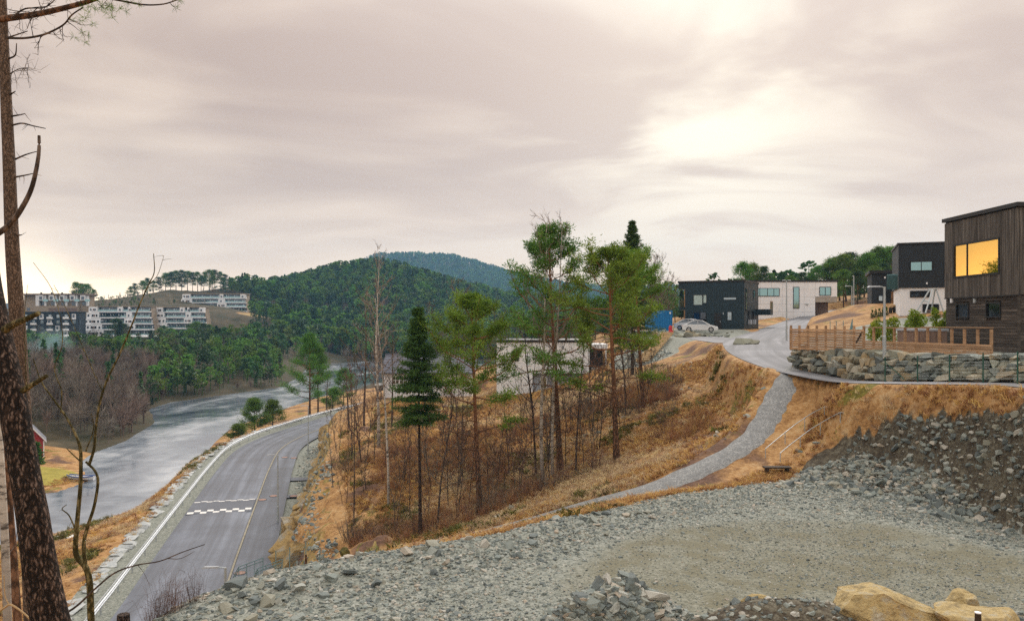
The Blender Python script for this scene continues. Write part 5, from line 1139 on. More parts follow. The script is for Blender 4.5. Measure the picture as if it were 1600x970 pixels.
part('chimney_cap', 'concrete', ro, [(tx(690), tx(700), Yt+3.0, Yt+3.5, zr-.2, zr+.3)])
Mt = Matrix.Translation((0, Yt, 0))
for (a, b2) in ((613, 623), (625, 636), (712, 721), (722, 730)):
    w = window(h6, Mt, tx(a), tx(b2), tz(599), tz(588.5), -.05, 'white_wood', 'glass_dark', (.5,), .08); part('mullion', 'white_wood', w, [(tx(a), tx(b2), Yt-.08, Yt-.063, tz(594)-.03, tz(594)+.03)])
h7 = thing('garden_shed', 'small dark glazed shed at the left end of the tiled house', 'shed')
part('wall', 'trim', h7, [(tx(590), tx(598), Yt-1.2, Yt+.8, -8.3, tz(601))]); part('roof', 'steel', h7, [(tx(588), tx(599), Yt-1.4, Yt+1, tz(601), tz(599.5))]); part('post', 'trim', h7, [(tx(591), tx(591)+.1, Yt-1.1, Yt-1, -9.6, -8.3), (tx(597), tx(597)+.1, Yt-1.1, Yt-1, -9.6, -8.3)]); part('window', 'glass', h7, [(tx(591.5), tx(597), Yt-1.23, Yt-1.202, -7.9, tz(604))])
# ---------- white modern house in the middle
Ym = 85.5; mx_ = lambda px: PX(px, Ym); mz = lambda py: PZ(py, Ym)
h8 = thing('modern_house', 'white box house with black roof edge half hidden behind the pines', 'house')
xl, xr = mx_(776), mx_(921)
part('wall', 'render_white', h8, [(xl, mx_(832), Ym, Ym+7, mz(622), mz(534)), (mx_(832), xr, Ym+.002, Ym+7.01, mz(583), mz(534))])
part('lower_wall', 'grey_wall', h8, [(mx_(832)+.01, xr-.02, Ym+.6, Ym+6.9, mz(622), mz(583)-.005)])
part('roof_edge', 'trim', h8, [(xl-.08, xr+.08, Ym-.08, Ym+7.1, mz(534)-.05, mz(531))])
Mm = Matrix.Translation((0, Ym, 0))
window(h8, Mm, mx_(800), mx_(810), mz(563), mz(550), -.02, 'trim', 'glass_dark'); window(h8, Mm, mx_(845), mx_(854), mz(607), mz(590), .56, 'white_wood', 'glass'); window(h8, Mm, mx_(823), mx_(829), mz(570), mz(556), -.02, 'white_wood', 'blind')
part('corner_post', 'trim', h8, [(xr+.01, xr+.22, Ym-.01, Ym+.3, mz(583), mz(536))])
part('porch_roof', 'render_white', h8, [(xr+.23, mx_(951), Ym+1, Ym+5, mz(545), mz(538))]); part('porch_post', 'white_wood', h8, [(mx_(947.5), mx_(949.5), Ym+1, Ym+1.15, mz(580), mz(545))]); part('porch_door', 'navy_clad', h8, [(mx_(928), mx_(946), Ym+2.5, Ym+2.7, mz(576), mz(546))]); part('porch_frame', 'timber_warm', h8, [(mx_(925.5), mx_(928), Ym+2.45, Ym+2.7, mz(576), mz(545.2)), (mx_(928.1), mx_(947), Ym+2.45, Ym+2.7, mz(547.5), mz(545.2))])
part('porch_floor', 'concrete', h8, [(xr+.23, mx_(953), Ym+.9, Ym+5, mz(579), mz(576))])
# ---------- red boathouse
Yr = 112.0; rx = lambda px: PX(px, Yr); rz_ = lambda py: PZ(py, Yr)
h9 = thing('boathouse', 'small red boathouse with white barge boards on the far shore', 'shed')
x0, x1 = rx(38), rx(69); zb = -20.0; zw = rz_(688); zp = rz_(667.5); xm = rx(53)
mb = MB(); mb.add([(x0, Yr, zb), (x1, Yr, zb), (x1, Yr, zw), (xm, Yr, zp), (x0, Yr, zw), (x0, Yr+4, zb), (x1, Yr+4, zb), (x1, Yr+4, zw), (xm, Yr+4, zp), (x0, Yr+4, zw)], [(0, 1, 2, 3, 4), (9, 8, 7, 6, 5)], [(1, 6, 7, 2), (0, 4, 9, 5)]); mb.build('wall', M['red_paint'], h9)
for (xa, za, xb, zc, nm) in ((x0-.3, zw-.18, xm, zp+.05, 'l'), (x1+.3, zw-.18, xm, zp+.05, 'r')):
    mb = MB(); mb.add([(xa, Yr-.3, za), (xb, Yr-.3, zc), (xb, Yr+4.3, zc), (xa, Yr+4.3, za), (xa, Yr-.3, za+.1), (xb, Yr-.3, zc+.1), (xb, Yr+4.3, zc+.1), (xa, Yr+4.3, za+.1)], [(0, 1, 2, 3), (7, 6, 5, 4), (0, 4, 5, 1), (0, 3, 7, 4)]); r_ = mb.build('roof', M['tile'], h9)
    mb = MB(); mb.add([(xa, Yr-.34, za-.08), (xb, Yr-.34, zc-.08), (xb, Yr-.34, zc+.14), (xa, Yr-.34, za+.14), (xa, Yr-.305, za-.08), (xb, Yr-.305, zc-.08), (xb, Yr-.305, zc+.14), (xa, Yr-.305, za+.14)], [(0, 1, 2, 3), (7, 6, 5, 4), (3, 2, 6, 7)]); mb.build('barge_board', M['white_wood'], h9)
part('corner_board', 'white_wood', h9, [(x1-.12, x1+.02, Yr-.03, Yr-.001, zb+.3, zw-.02)]); window(h9, Matrix.Translation((0, Yr, 0)), rx(49), rx(57), rz_(703), rz_(692), -.02, 'white_wood', 'glass_dark', (.5,), .08)

h9.rotation_euler = (0, 0, R(31)); _c = Vector((x1, Yr, 0)); h9.location = _c-(Matrix.Rotation(R(31), 4, 'Z') @ _c)
# ---------- terraced flats on the far hillside: everything at true distance and depth
def flats(name, label, Y, wins, Yd=7):
    o = thing(name, label, 'apartment block'); bx = lambda r, d0, d1: (PX(r[0], Y), PX(r[1], Y), Y+d0, Y+d1, PZ(r[3], Y), PZ(r[2], Y)); return o, bx
def terrace_block(name, label, Y, left, right, tops, cols, step):
    """stepped block: each storey a glazed recess, a white balcony band with glass; white stepped end wall with windows on the left of each wing"""
    o, bx = flats(name, label, Y, None); n = len(tops)-1; z = 0
    for i in range(n):
        y0, y1 = tops[i], tops[i+1]; d = (n-1-i)*2.2
        lo = left[i]; hi = right[i]; h = y1-y0
        part('wall', 'beige', o, [bx((lo, hi, y0, y1), d+1.6, d+8)])
        gl_ = part('glazing', 'glass_dark', o, [bx((lo+.6, hi-.6, y0+h*.12, y1-h*.22), d+1.45, d+1.59)])
        part('balcony', 'render_white', o, [bx((lo-.4, hi+.6, y1-h*.24, y1), d-.6, d+1.4)])
        part('balcony_glass', 'glass_teal', o, [bx((lo-.2, hi+.4, y1-h*.48, y1-h*.245), d-.55, d-.45)])
        part('eave', 'trim', o, [bx((lo, hi, y0-.1, y0+h*.10), d-.2, d+1.58)])
        k = 0; xx = lo+2
        while xx < hi-2:                                   # light window frames and wall piers in the glazing
            part('window', ('glass', 'render_white', 'blind')[k % 3], gl_, [bx((xx, xx+1.6, y0+h*.2, y1-h*.3), d+1.36, d+1.449)]); xx += 3.4+(k*7 % 3)*.9; k += 1
    for (x0, x1, i0, i1) in cols:                            # white stair-stepped end walls
        for j, i in enumerate(range(i0, i1)):
            y0, y1 = tops[i], tops[i+1]; d = (n-1-i)*2.2-.9; e = x1+j*step
            w_ = part('end_wall', 'render_white', o, [bx((x0, e, y0, y1+.02), d, d+3)])
            hh = y1-y0; wn_ = max(1, int((e-x0)/6))
            for q in range(wn_):
                a = x0+(e-x0)*(q+.28)/wn_; part('window', 'glass_dark', w_, [bx((a, a+2.6, y0+hh*.32, y1-hh*.32), d-.08, d-.01)])
            if e-x0 > 12: part('panel', 'brown_panel', w_, [bx((x0+(e-x0)*.45, x0+(e-x0)*.7, y0+hh*.32, y1-hh*.32), d-.05, d-.009)])
    part('roof', 'beige', o, [bx((left[0]-1, right[0]+1, tops[0]-1.3, tops[0]-.1), (n-1)*2.2-.6, (n-1)*2.2+8)]); return o
terrace_block('terraced_flats', 'white terraced flats stepping down at the centre of the far hillside', 415, [127, 129, 133, 137, 140], [222, 226, 231, 236, 240], [479, 488, 497.5, 507, 516, 525], [(126, 140, 0, 5), (172, 180, 0, 1), (189, 192, 0, 4)], 5.5)
terrace_block('terraced_flats', 'white terraced flats on the far hillside right of the tallest stepped block', 425, [231, 233, 236, 240, 244], [308, 312, 316, 319, 322], [480, 488.5, 497, 505.5, 514, 522], [(230, 244, 0, 5), (271, 279, 0, 1), (283, 286, 0, 3), (302, 309, 0, 1)], 5)
terrace_block('terraced_flats', 'uppermost white terraced flats standing on a concrete base by the rock cut', 520, [278, 280, 283, 287, 291], [377, 378, 380, 383, 386], [459, 466.5, 473.5, 480.5, 487.5, 494.5], [(277, 290, 0, 5), (336, 342, 0, 4), (369, 377, 0, 1)], 4.2)
o = thing('retaining_wall', 'pale concrete retaining wall under the uppermost flats', 'wall'); part('wall', 'concrete', o, [(PX(316, 519), PX(371, 519), 517, 519, PZ(503, 519), PZ(494.5, 519))]); part('lower_wall', 'concrete', o, [(PX(320, 517), PX(387, 517), 516.0, 516.9, PZ(507, 517), PZ(499, 517))])
# dark long block in front and the upper row
o, bx = flats('dark_flats', '', 400, None); o.name = 'dark_flats'; tag(o, 'long dark block of flats with white balconies at the far left', 'apartment block')
part('wall', 'black_clad', o, [bx((8, 124, 488, 528), 0, 6)]); part('roof', 'trim', o, [bx((7, 125, 486.8, 488), -.6, 6.5)])
for r_ in range(4):
    for c_ in range(9):
        x0 = 12+c_*12.6; y0 = 490.5+r_*9.2
        kind = (c_*5+r_*3) % 4
        if kind == 0: part('panel', 'render_white', o, [bx((x0, x0+6, y0, y0+8.4), -.4, -.005)])
        w_ = part('window', 'glass' if kind else 'glass_dark', o, [bx((x0+1, x0+4.5, y0+1, y0+5.5), -.5, -.42)]) if kind == 0 else part('window', 'glass', o, [bx((x0+1, x0+5.5, y0+1, y0+6), -.08, -.005)])
        if c_ % 2: b__ = part('balcony', 'render_white', o, [bx((x0+.5, x0+10, y0+4.6, y0+7.4), -1.6, -1.5)]); part('slab', 'concrete', b__, [bx((x0+.5, x0+10, y0+7.4, y0+8.2), -1.6, -.01)])
o, bx = flats('dark_flats', '', 392, None); tag(o, 'lowest teal glazed block showing between the far pines', 'apartment block')
part('wall', 'navy_clad', o, [bx((95, 262, 527, 548), 0, 12)]); part('roof', 'render_white', o, [bx((88, 264, 524.6, 526.9), -1, 12)])
for c_ in range(15):
    x0 = 99+c_*10.6; w_ = part('window', 'glass_teal', o, [bx((x0, x0+6.5, 529, 536), -.1, -.01)]); part('balcony', 'glass_teal', o, [bx((x0-.5, x0+8, 536.5, 540), -1.4, -1.3)]); part('window', 'glass', o, [bx((x0, x0+5, 541, 547), -.1, -.01)])
o, bx = flats('row_houses', '', 440, None); tag(o, 'flat roofed row with framed white bays on top of the far left hill', 'apartment block')
part('wall', 'beige', o, [bx((35, 136, 461, 489), 1.5, 8)]); part('roof', 'brown_panel', o, [bx((33, 139, 458.7, 460.9), -.5, 9)]); part('lower_band', 'beige', o, [bx((34, 124, 478, 489), -1, 1.4)]); part('panel', 'brown_panel', o, [bx((78, 122, 481, 487.5), -1.2, -1.01)])
part('end_wall', 'render_white', o, [bx((56, 61, 461, 478), -.3, 1.4)])
for c_ in range(5):
    x0 = 60.5+c_*16.4; b__ = part('bay', 'render_white', o, [bx((x0, x0+8, 461.2, 469.5), -.6, 1.45)]); part('window', 'glass_dark', b__, [bx((x0+1.8, x0+6.3, 463, 468), -.7, -.605)])
    part('partition', 'render_white', o, [bx((x0+8.3, x0+11, 461.2, 477.8), .2, 1.47)]); part('window', 'glass_dark', o, [bx((x0+.5, x0+7.5, 471.8, 477), 1.3, 1.46)]); part('balcony_glass', 'glass_teal', o, [bx((x0+8, x0+16, 467.5, 471), -1.0, -.9)]); part('chimney', 'trim', o, [bx((x0-1, x0+.6, 456.6, 458.6), 2, 3)])
part('window', 'glass_dark', o, [bx((44, 48.5, 481, 485.5), -1.1, -1.01)]); 
# ================================================================== boulder wall, deck, fences
wl = spline(np.array([tuple(p) for p in WALLP]), 10)
ln_ = np.concatenate([[0], np.cumsum(np.linalg.norm(np.diff(wl[:, :2], axis=0), axis=1))]); LEN = ln_[-1]
def wall_at(s): return np.array([np.interp(s, ln_, wl[:, i]) for i in range(3)])
wall = thing('boulder_wall', 'dry stacked boulder retaining wall below the timber deck', 'wall')
bould = [stone_mesh('boulder', 400+i, M['stone_wall'], .85) for i in range(7)]
wz_top = lambda s: np.interp(s, [0, LEN*.12, LEN*.4, LEN*.62, LEN], [PZ(541, 45.8), PZ(546, 44), PZ(550, 39.5), PZ(556, 35.4), PZ(553, 29)])
rw = np.random.default_rng(23)
for row in range(5):
    s = rw.uniform(0, .3)
    while s < LEN:
        b0 = wall_at(s); top = wz_top(s); H = top-b0[2]+.1; nrow = 4 if H > .85 else 3
        if row >= nrow+1: break
        rh = H/nrow; w = rw.uniform(.30, .68)*(1.15 if row == 0 else .95); t_ = wall_at(min(LEN, s+w))-b0; an = math.atan2(t_[1], t_[0])
        if row < nrow:
            c = wall_at(min(LEN, s+w/2)); nrm = np.array((math.sin(an), -math.cos(an), 0)); nrm = -nrm if nrm[0] > 0 else nrm
            back = .16*row+.18
            o = link('boulder', bould[rw.integers(0, 7)], wall, (c[0]-nrm[0]*back, c[1]-nrm[1]*back, b0[2]-.05+rh*(row+.5)+rw.normal()*.02), (rw.normal()*.12, rw.normal()*.12, an+rw.normal()*.15+(math.pi if rw.random() < .5 else 0)))
            o.scale = (w*1.28, rw.uniform(.7, .95), rh*1.45*rw.uniform(.92, 1.1))
        s += w*.98
# deck on the terrace: floor boards, bearers, slatted fence and rails
DA = np.array((PX(1236, 45.2), 45.2)); DB = np.array((PX(1350, 41.2), 41.2)); DC = np.array((PX(1549, 34.3), 34.3)); zd = -1.52
deck = thing('timber_deck', 'brown timber deck with slatted fence above the boulder wall', 'deck')
def run(A, B, top_open, name_post, nsl, step, zlo, zhi, post_top):
    d = (B-A); L_ = np.linalg.norm(d); an = math.atan2(d[1], d[0]); Mx = Matrix.Translation((A[0], A[1], zd)) @ Matrix.Rotation(an, 4, 'Z')
    n = int(round(L_/step))
    for i in range(n+1):
        x = L_*i/n; part('post', 'deck', deck, [(x-.045, x+.045, -.05, .05, -.18, post_top)], Mx)
    for j in range(nsl):
        z0 = zlo+(zhi-zlo)*j/nsl; part('slat', 'deck', deck, [(-.05, L_+.05, -.078, -.052, z0, z0+(zhi-zlo)/nsl*.84)], Mx)
    return Mx, L_
Mx, L1 = run(DA, DB, False, 'post', 9, .55, -.12, 1.05, 1.22)
Mx2, L2 = run(DB, DC, True, 'post', 5, .68, -.10, .48, 1.12)
part('handrail', 'deck', deck, [(-.06, L2*.56, -.07, .07, 1.121, 1.165)], Mx2); part('handrail', 'deck', deck, [(L2*.5, L2+.06, -.075, .075, 1.168, 1.21)], Mx2)
part('rim_board', 'deck', deck, [(-.05, L2+.05, -.105, -.082, -.22, .02)], Mx2)
for i in range(13): part('floor_board', 'deck', deck, [(0.02, L2, .06+i*.15, .06+i*.15+.14, -.05-.002*(i % 2), -.015)], Mx2)
for x in (.9, 2.6, 4.6, 6.4): part('bearer_post', 'pale_timber', deck, [(x, x+.14, .3, .44, -.75, -.06)], Mx2)
part('step', 'pale_timber', deck, [(L2+.05, L2+1.5, .25, .9, -.32, -.12)], Mx2)
hp = Mx @ Vector((L1*.97, -.1, 0)); mb = MB(); mb.box((0, 0, 0), (.07, .06, .95), np.array(Matrix.Translation((hp.x, hp.y, zd+.75)) @ Matrix.Rotation(R(28), 4, 'Y'))); tag(mb.build('leaning_plank', M['soil_dark']), 'dark plank leaning where the two deck fences meet', 'plank')
# hot tub, grey slab pile behind the deck
tb = thing('hot_tub', 'brown hot tub with a grey lid on the deck beside the timber house', 'hot tub'); tp = P(1452, 533, 40.5)
part('body', 'brown_panel', tb, [(tp[0]-.95, tp[0]+.75, 40.2, 41.9, zd-.02, PZ(517, 40.5))]); part('lid', 'grey_wall', tb, [(tp[0]-1.0, tp[0]+.8, 40.15, 41.95, PZ(517, 40.5)+.003, PZ(513.5, 40.5))])
for i in range(6): part('panel_board', 'brown_panel', tb, [(tp[0]-.94+i*.28, tp[0]-.94+i*.28+.265, 40.17, 40.198, zd, PZ(517.5, 40.5))])
# green mesh fence along the lane
def mesh_fence(name, label, pts, h, spacing, mat, wires=7, vstep=.22, r=.026):
    o = thing(name, label, 'fence'); p = np.array(pts, float); s = np.concatenate([[0], np.cumsum(np.linalg.norm(np.diff(p[:, :2], axis=0), axis=1))]); n = max(1, int(round(s[-1]/spacing)))
    at = lambda u: np.array([np.interp(u, s, p[:, i]) for i in range(3)])
    for i in range(n+1):
        q = at(s[-1]*i/n); mb = MB(); mb.tube([q+np.array((0, 0, -.25)), q+np.array((0, 0, h+.06))], r, 6); mb.build('post', M[mat], o)
    for i in range(n):
        a, b = at(s[-1]*i/n), at(s[-1]*(i+1)/n); mb = MB()
        for j in range(wires+1):
            z = np.array((0, 0, .06+(h-.08)*j/wires)); mb.tube([a+z, b+z], .0035 if 0 < j < wires else .006, 3, False)
        m = int(np.linalg.norm(b-a)/vstep)
        for j in range(1, m): q = a+(b-a)*j/m; mb.tube([q+np.array((0, 0, .05)), q+np.array((0, 0, h))], .003, 3, False)
        mb.build('mesh_panel', M[mat], o)['kind'] = 'stuff'
    return o
fp = [(PX(px, Yq), Yq, PZ(594, Yq)) for px, Yq in ((1383, 36.6), (1413, 35.6), (1452, 34.3), (1497, 32.7), (1545, 31.1), (1596, 29.4), (1650, 27.8))]
mf = mesh_fence('mesh_fence', 'dark green wire mesh fence in front of the boulder wall', fp, 1.02, 1.75, 'green_metal')
mb = MB(); a = np.array(fp[0]); b = np.array(fp[1]); mb.tube([a+(b-a)*.05+np.array((0, 0, .8)), b+np.array((0, 0, .05))], .02, 5); mb.build('brace', M['green_metal'], mf)
mesh_fence('mesh_fence', 'low wire fence with a grey pole frame on the gravel slope above the deck', [on(1297, 62), on(1316, 60), on(1332, 60), on(1328, 54)], 1.1, 1.0, 'teal_metal', 8, .16)
# ---------- garden shrubs
def leafy(name, seed, loc, r, h, label, mat='evergreen', n=1700, conic=False, size=.15):
    rng = np.random.default_rng(seed); o = thing(name, label, 'shrub', loc); T = MB()
    for i in range(7): T.tube(bend((0, 0, -.1), (rng.normal()*.35, rng.normal()*.35, 1), h*.85, 4, rng, .1), [.025, .02, .014, .01, .005], 4, False)
    T.build('stems', M['bark_thin'], o); K = MB(); t = rng.random(n)
    if conic: rr = r*(1-t)**.8*rng.uniform(.4, 1, n); zz = t*h
    else:
        lob = rng.normal(size=(9, 3))*np.array((r*.45, r*.45, h*.2))+np.array((0, 0, h*.58)); pick = rng.integers(0, 9, n); d = unit(rng.normal(size=(n, 3))); q = lob[pick]+d*np.array((r*.42, r*.42, h*.27))*rng.uniform(.6, 1, (n, 1)); rr = None
    if rr is not None: a = rng.uniform(0, 6.28, n); q = np.stack([np.cos(a)*rr, np.sin(a)*rr, zz+.03], 1)
    q[:, 2] = np.maximum(q[:, 2], .04); needles(K, q, np.full(n, .02), 1, size, size*.28, rng, .3, .6); K.build('foliage', M[mat], o)['kind'] = 'stuff'; return o
leafy('shrub', 1, on(1376, 48, -.05), .85, PZ(500, 48)-gz(PX(1376, 48), 48), 'bright yellow green shrub behind the deck fence, left of two'); leafy('shrub', 2, on(1427, 50, -.05), .75, PZ(487, 50)-gz(PX(1427, 50), 50), 'bright yellow green shrub behind the deck fence, right of two'); leafy('shrub', 3, on(1473, 47, -.05), .5, PZ(488, 47)-gz(PX(1473, 47), 47), 'shrub half hidden by the corner of the timber house')
for i in range(5): leafy('small_thuja', 10+i, on(1363+i*5.6, 72, -.05), .2, .75, 'small clipped thuja in the row before the low black house', 'spruce', 160, True, .1)['group'] = 'row of small thujas'
leafy('boathouse_hedge', 30, (PX(57, 107), 107, -19.6), 1.1, 3.0, 'dark evergreen bush beside the red boathouse', 'spruce', 900, True, .4)
# play tower (grey A frame) on the sand bank, garden lamps
sw = thing('swing_frame', 'grey A frame swing on the sandy bank before the black and white house', 'swing'); q = lambda px, py, Yq: P(px, py, Yq)
for name, a, b in (('leg', q(1431, 488, 60), q(1453, 452, 60)), ('leg', q(1446, 489, 59), q(1457, 452, 60)), ('leg', q(1455, 488, 61), q(1461, 452, 60.5)), ('leg', q(1475, 489, 60), q(1463, 452, 60.5)), ('top_bar', q(1450, 452, 60), q(1466, 451, 60.5)), ('brace', q(1443, 470, 60), q(1452, 471, 59.6))):
    mb = MB(); mb.tube([a, b], .055, 6); mb.build(name, M['steel'], sw)
part('seat', 'brown_panel', sw, [(PX(1449, 60), PX(1461, 60), 59.7, 60.3, PZ(486, 60), PZ(484, 60))])
for i, px in enumerate((1391.5, 1397.5)):
    o = thing('planter', 'dark planter with a round lamp by the black house entrance', 'planter', on(px, 73), 0, 'planters by the entrance'); z0 = gz(PX(px, 73), 73)
    mb = MB(); mb.tube([(0, 0, -.1), (0, 0, .5)], [.13, .17], 10); mb.build('pot', M['trim'], o); mb = MB(); t = np.linspace(0, math.pi, 7); mb.tube([(0, 0, .62-.13*math.cos(v)) for v in t], [max(.01, .13*math.sin(v)) for v in t], 10); mb.build('globe', M['pale_timber'], o, smooth=True)
# ================================================================== street lamps
def lamp(loc, h, arm, label, ang=math.pi, group='street lamps', double=False):
    o = thing('street_lamp', label, 'street lamp', loc, ang, group)
    mb = MB(); mb.tube([(0, 0, -.3), (0, 0, h*.25), (0, 0, h*.26), (0, 0, h)], [.09, .09, .07, .055], 8); mb.build('pole', M['steel'], o, smooth=False)
    mb = MB(); mb.tube([(0, 0, h-.05), (.12, 0, h), (arm*.35, 0, h+.01)], .028, 6); mb.build('arm', M['steel'], o)
    for s in ((1, -1) if double else (1,)):
        mb = MB(); x0 = arm*.28; x1 = arm
        V = [(x0, -.06, h-.02), (x1, -.10, h-.03), (x1, .10, h-.03), (x0, .06, h-.02), (x0, -.05, h+.05), (x1*.9, -.07, h+.045), (x1*.9, .07, h+.045), (x0, .05, h+.05)]
        V = [(s*a, b, c) for a, b, c in V]; mb.add(V, [(0, 3, 2, 1), (4, 5, 6, 7), (0, 1, 5, 4), (1, 2, 6, 5), (2, 3, 7, 6), (3, 0, 4, 7)]); mb.build('lamp_head', M['rail_steel'], o)
    mb = MB(); mb.box((.08, 0, h*.16), (.02, .09, .3)); mb.build('hatch', M['steel'], o); return o
lz = ROAD_Z-.02
lamp((PX(434, 66.6), 66.6, lz), 5.75, .95, 'street lamp beside the speed bump on the lower road'); lamp((PX(481.5, 101.7), 101.7, lz), 6.1, 1.0, 'street lamp farthest along the lower road'); lamp((PX(352, 34), 34, lz), lz*-1+PZ(886, 34), 1.0, 'street lamp top rising beside the steel steps at the yard rim')
lamp((PX(1382, 38.7), 38.7, -1.6), 1.6+PZ(448, 38.7), .82, 'street lamp standing before the timber deck'); 
lamp((*on(1229, 76)[:2], gz(PX(1229, 76), 76)), PZ(438, 76)-gz(PX(1229, 76), 76), .4, 'lamp post on the lane before the long white building', double=True); lamp(on(1331, 96), PZ(447, 96)-gz(PX(1331, 96), 96), .8, 'shorter lamp of the pair beyond the deck'); lamp(on(1334, 92), PZ(431, 92)-gz(PX(1334, 92), 92), .35, 'taller lamp of the pair beyond the deck', R(80)); 
# ================================================================== guardrail, slab edging, speed bump, manholes
gr = thing('guardrail', 'galvanised steel guardrail along the lake side of the road', 'guardrail')
off = road_at(-.75); gs = np.concatenate([[0], np.cumsum(np.linalg.norm(np.diff(off, axis=0), axis=1))]); gat = lambda s_: np.array((np.interp(s_, gs, off[:, 0]), np.interp(s_, gs, off[:, 1]), ROAD_Z))
s_ = 38.0; k = 0
while s_ < gs[-1]-8:
    a, b = gat(s_), gat(s_+4); mb = MB(); d = (b-a)[:2]/np.linalg.norm((b-a)[:2]); nrm = np.array((d[1], -d[0]))
    prof = [(0, .42), (.07, .47), (.07, .53), (.0, .58), (.07, .63), (.07, .69), (0, .74)]; ns = 4; V = []
    for i in range(ns+1):
        c = gat(s_+4.0*i/ns)
        for (o_, z_) in prof: V.append((c[0]+nrm[0]*o_, c[1]+nrm[1]*o_, c[2]+z_))
    m = len(prof); i = np.arange(ns)[:, None]*m; j = np.arange(m-1)[None]; mb.add(V, np.stack([i+j, i+j+1, i+m+j+1, i+m+j], -1).reshape(-1, 4)); mb.build('beam', M['rail_steel'], gr)
    mb = MB(); mb.box((a[0]-nrm[0]*.06, a[1]-nrm[1]*.06, a[2]+.26), (.07, .10, .92)); mb.build('post', M['steel'], gr)
    mb = MB(); mb.tube([gat(s_)+np.array((0, 0, .88)), gat(s_+2)+np.array((0, 0, .88)), gat(s_+4)+np.array((0, 0, .88))], .03, 5, False); mb.build('top_rail', M['rail_steel'], gr)
    s_ += 4.0
slabs = [stone_mesh('slab', 440+i, M['slab'], .5) for i in range(5)]
ed = thing('slab_edging', 'row of flat slate slabs edging the verge above the lake', 'edging'); off2 = road_at(-2.75); es = np.concatenate([[0], np.cumsum(np.linalg.norm(np.diff(off2, axis=0), axis=1))]); s_ = 40.0
while s_ < es[-1]-45:
    w = rw.uniform(.8, 1.7); c = np.array((np.interp(s_+w/2, es, off2[:, 0]), np.interp(s_+w/2, es, off2[:, 1]))); c2 = np.array((np.interp(s_+w, es, off2[:, 0]), np.interp(s_+w, es, off2[:, 1]))); an = math.atan2(*(c2-c)[::-1])
    o = link('slab', slabs[rw.integers(0, 5)], ed, (c[0]+rw.normal()*.12, c[1], ROAD_Z-.02+rw.normal()*.03), (rw.normal()*.05, rw.normal()*.05, an+rw.normal()*.12)); o.scale = (w*1.15, rw.uniform(.8, 1.25), .5); s_ += w
# speed bump: a low asphalt hump with two rows of white blocks
bp_ = int(np.argmin(np.abs(ROAD_L[:, 1]-72.6))); t_ = ROAD_L[bp_+1]-ROAD_L[bp_-1]; t_ /= np.linalg.norm(t_); nr = np.array((t_[1], -t_[0])); Mbp = Matrix(((nr[0], t_[0], 0, ROAD_L[bp_][0]), (nr[1], t_[1], 0, ROAD_L[bp_][1]), (0, 0, 1, ROAD_Z), (0, 0, 0, 1)))
sb = thing('speed_bump', 'raised speed bump with two rows of staggered white blocks across the road', 'speed bump')
mb = MB(); w = ROAD_W-.12; prof = [(-2.6, .03), (-1.6, .135), (1.6, .135), (2.6, .03)]; V = [(x, y, z) for x in (.1, w) for (y, z) in prof]+[(x, y, -.05) for x in (.1, w) for y in (-2.6, 2.6)]
mb.add(xf(np.array(Mbp), np.array(V, float)), [(0, 4, 5, 1), (1, 5, 6, 2), (2, 6, 7, 3)], [(0, 1, 9, 8), (2, 3, 9, 1)]); mb.build('hump', M['asphalt2'], sb)
for r_, (y0, zf) in enumerate(((-2.5, 0), (1.55, 0))):
    for j in range(10):
        x0 = .18+j*.535; yy = y0+(.48 if j % 2 else 0)
        zc = lambda y: float(np.interp(y, [p[0] for p in prof], [p[1] for p in prof]))
        mb = MB(); mb.add(xf(np.array(Mbp), np.array([(x0, yy, zc(yy)+.006), (x0+.53, yy, zc(yy)+.006), (x0+.53, yy+.47, zc(yy+.47)+.006), (x0, yy+.47, zc(yy+.47)+.006), (x0, yy, zc(yy)-.02), (x0+.53, yy, zc(yy)-.02)], float)), [(0, 1, 2, 3), (4, 5, 1, 0)]); mb.build('white_block', M['white_paint'], sb)
for i, (px, py, lab) in enumerate([(375, 897, 'manhole cover on the pavement behind the steel steps'), (410, 782, 'manhole cover on the pavement level with the speed bump'), (427.5, 776, 'manhole cover at the pavement edge right of the speed bump'), (445, 715.5, 'farther manhole cover in the pavement, left of two'), (459, 716.5, 'farther manhole cover in the pavement, right of two'), (459, 775.5, 'manhole cover on a tarred patch in the gravel shoulder')]):
    Yq = -ROAD_Z*F/(py-HY); mb = MB(); mb.tube([(0, 0, -.05), (0, 0, .02)], .36, 18); c = mb.build('manhole_cover', M['iron'], None, loc=(PX(px, Yq), Yq, ROAD_Z+.10 if i != 5 else ROAD_Z+.06)); tag(c, lab, 'manhole', 'manhole covers'); mb = MB(); mb.tube([(0, 0, -.05), (0, 0, .012)], .43, 18); mb.build('ring', M['dark_iron'], c)
for i, (px, py) in enumerate([(452, 775), (457, 748)]):
    Yq = -ROAD_Z*F/(py-HY); a = np.linspace(0, 6.28, 15)[:-1]; rr = rw.uniform(.7, 1.1, 14); mb = MB(); mb.add(np.column_stack([np.cos(a)*2.0*rr, np.sin(a)*.9*rr, np.full(14, .045)]), [tuple(range(14))]); mb.add(np.column_stack([np.cos(a)*2.05*rr, np.sin(a)*.95*rr, np.full(14, -.1)])); tag(mb.build('asphalt_patch', M['asphalt2'], None, loc=(PX(px, Yq), Yq, ROAD_Z-.03)), ('dark asphalt patch in the gravel shoulder beside the speed bump', 'dark asphalt patch in the gravel shoulder farther along the road')[i], 'patch', kind='structure')
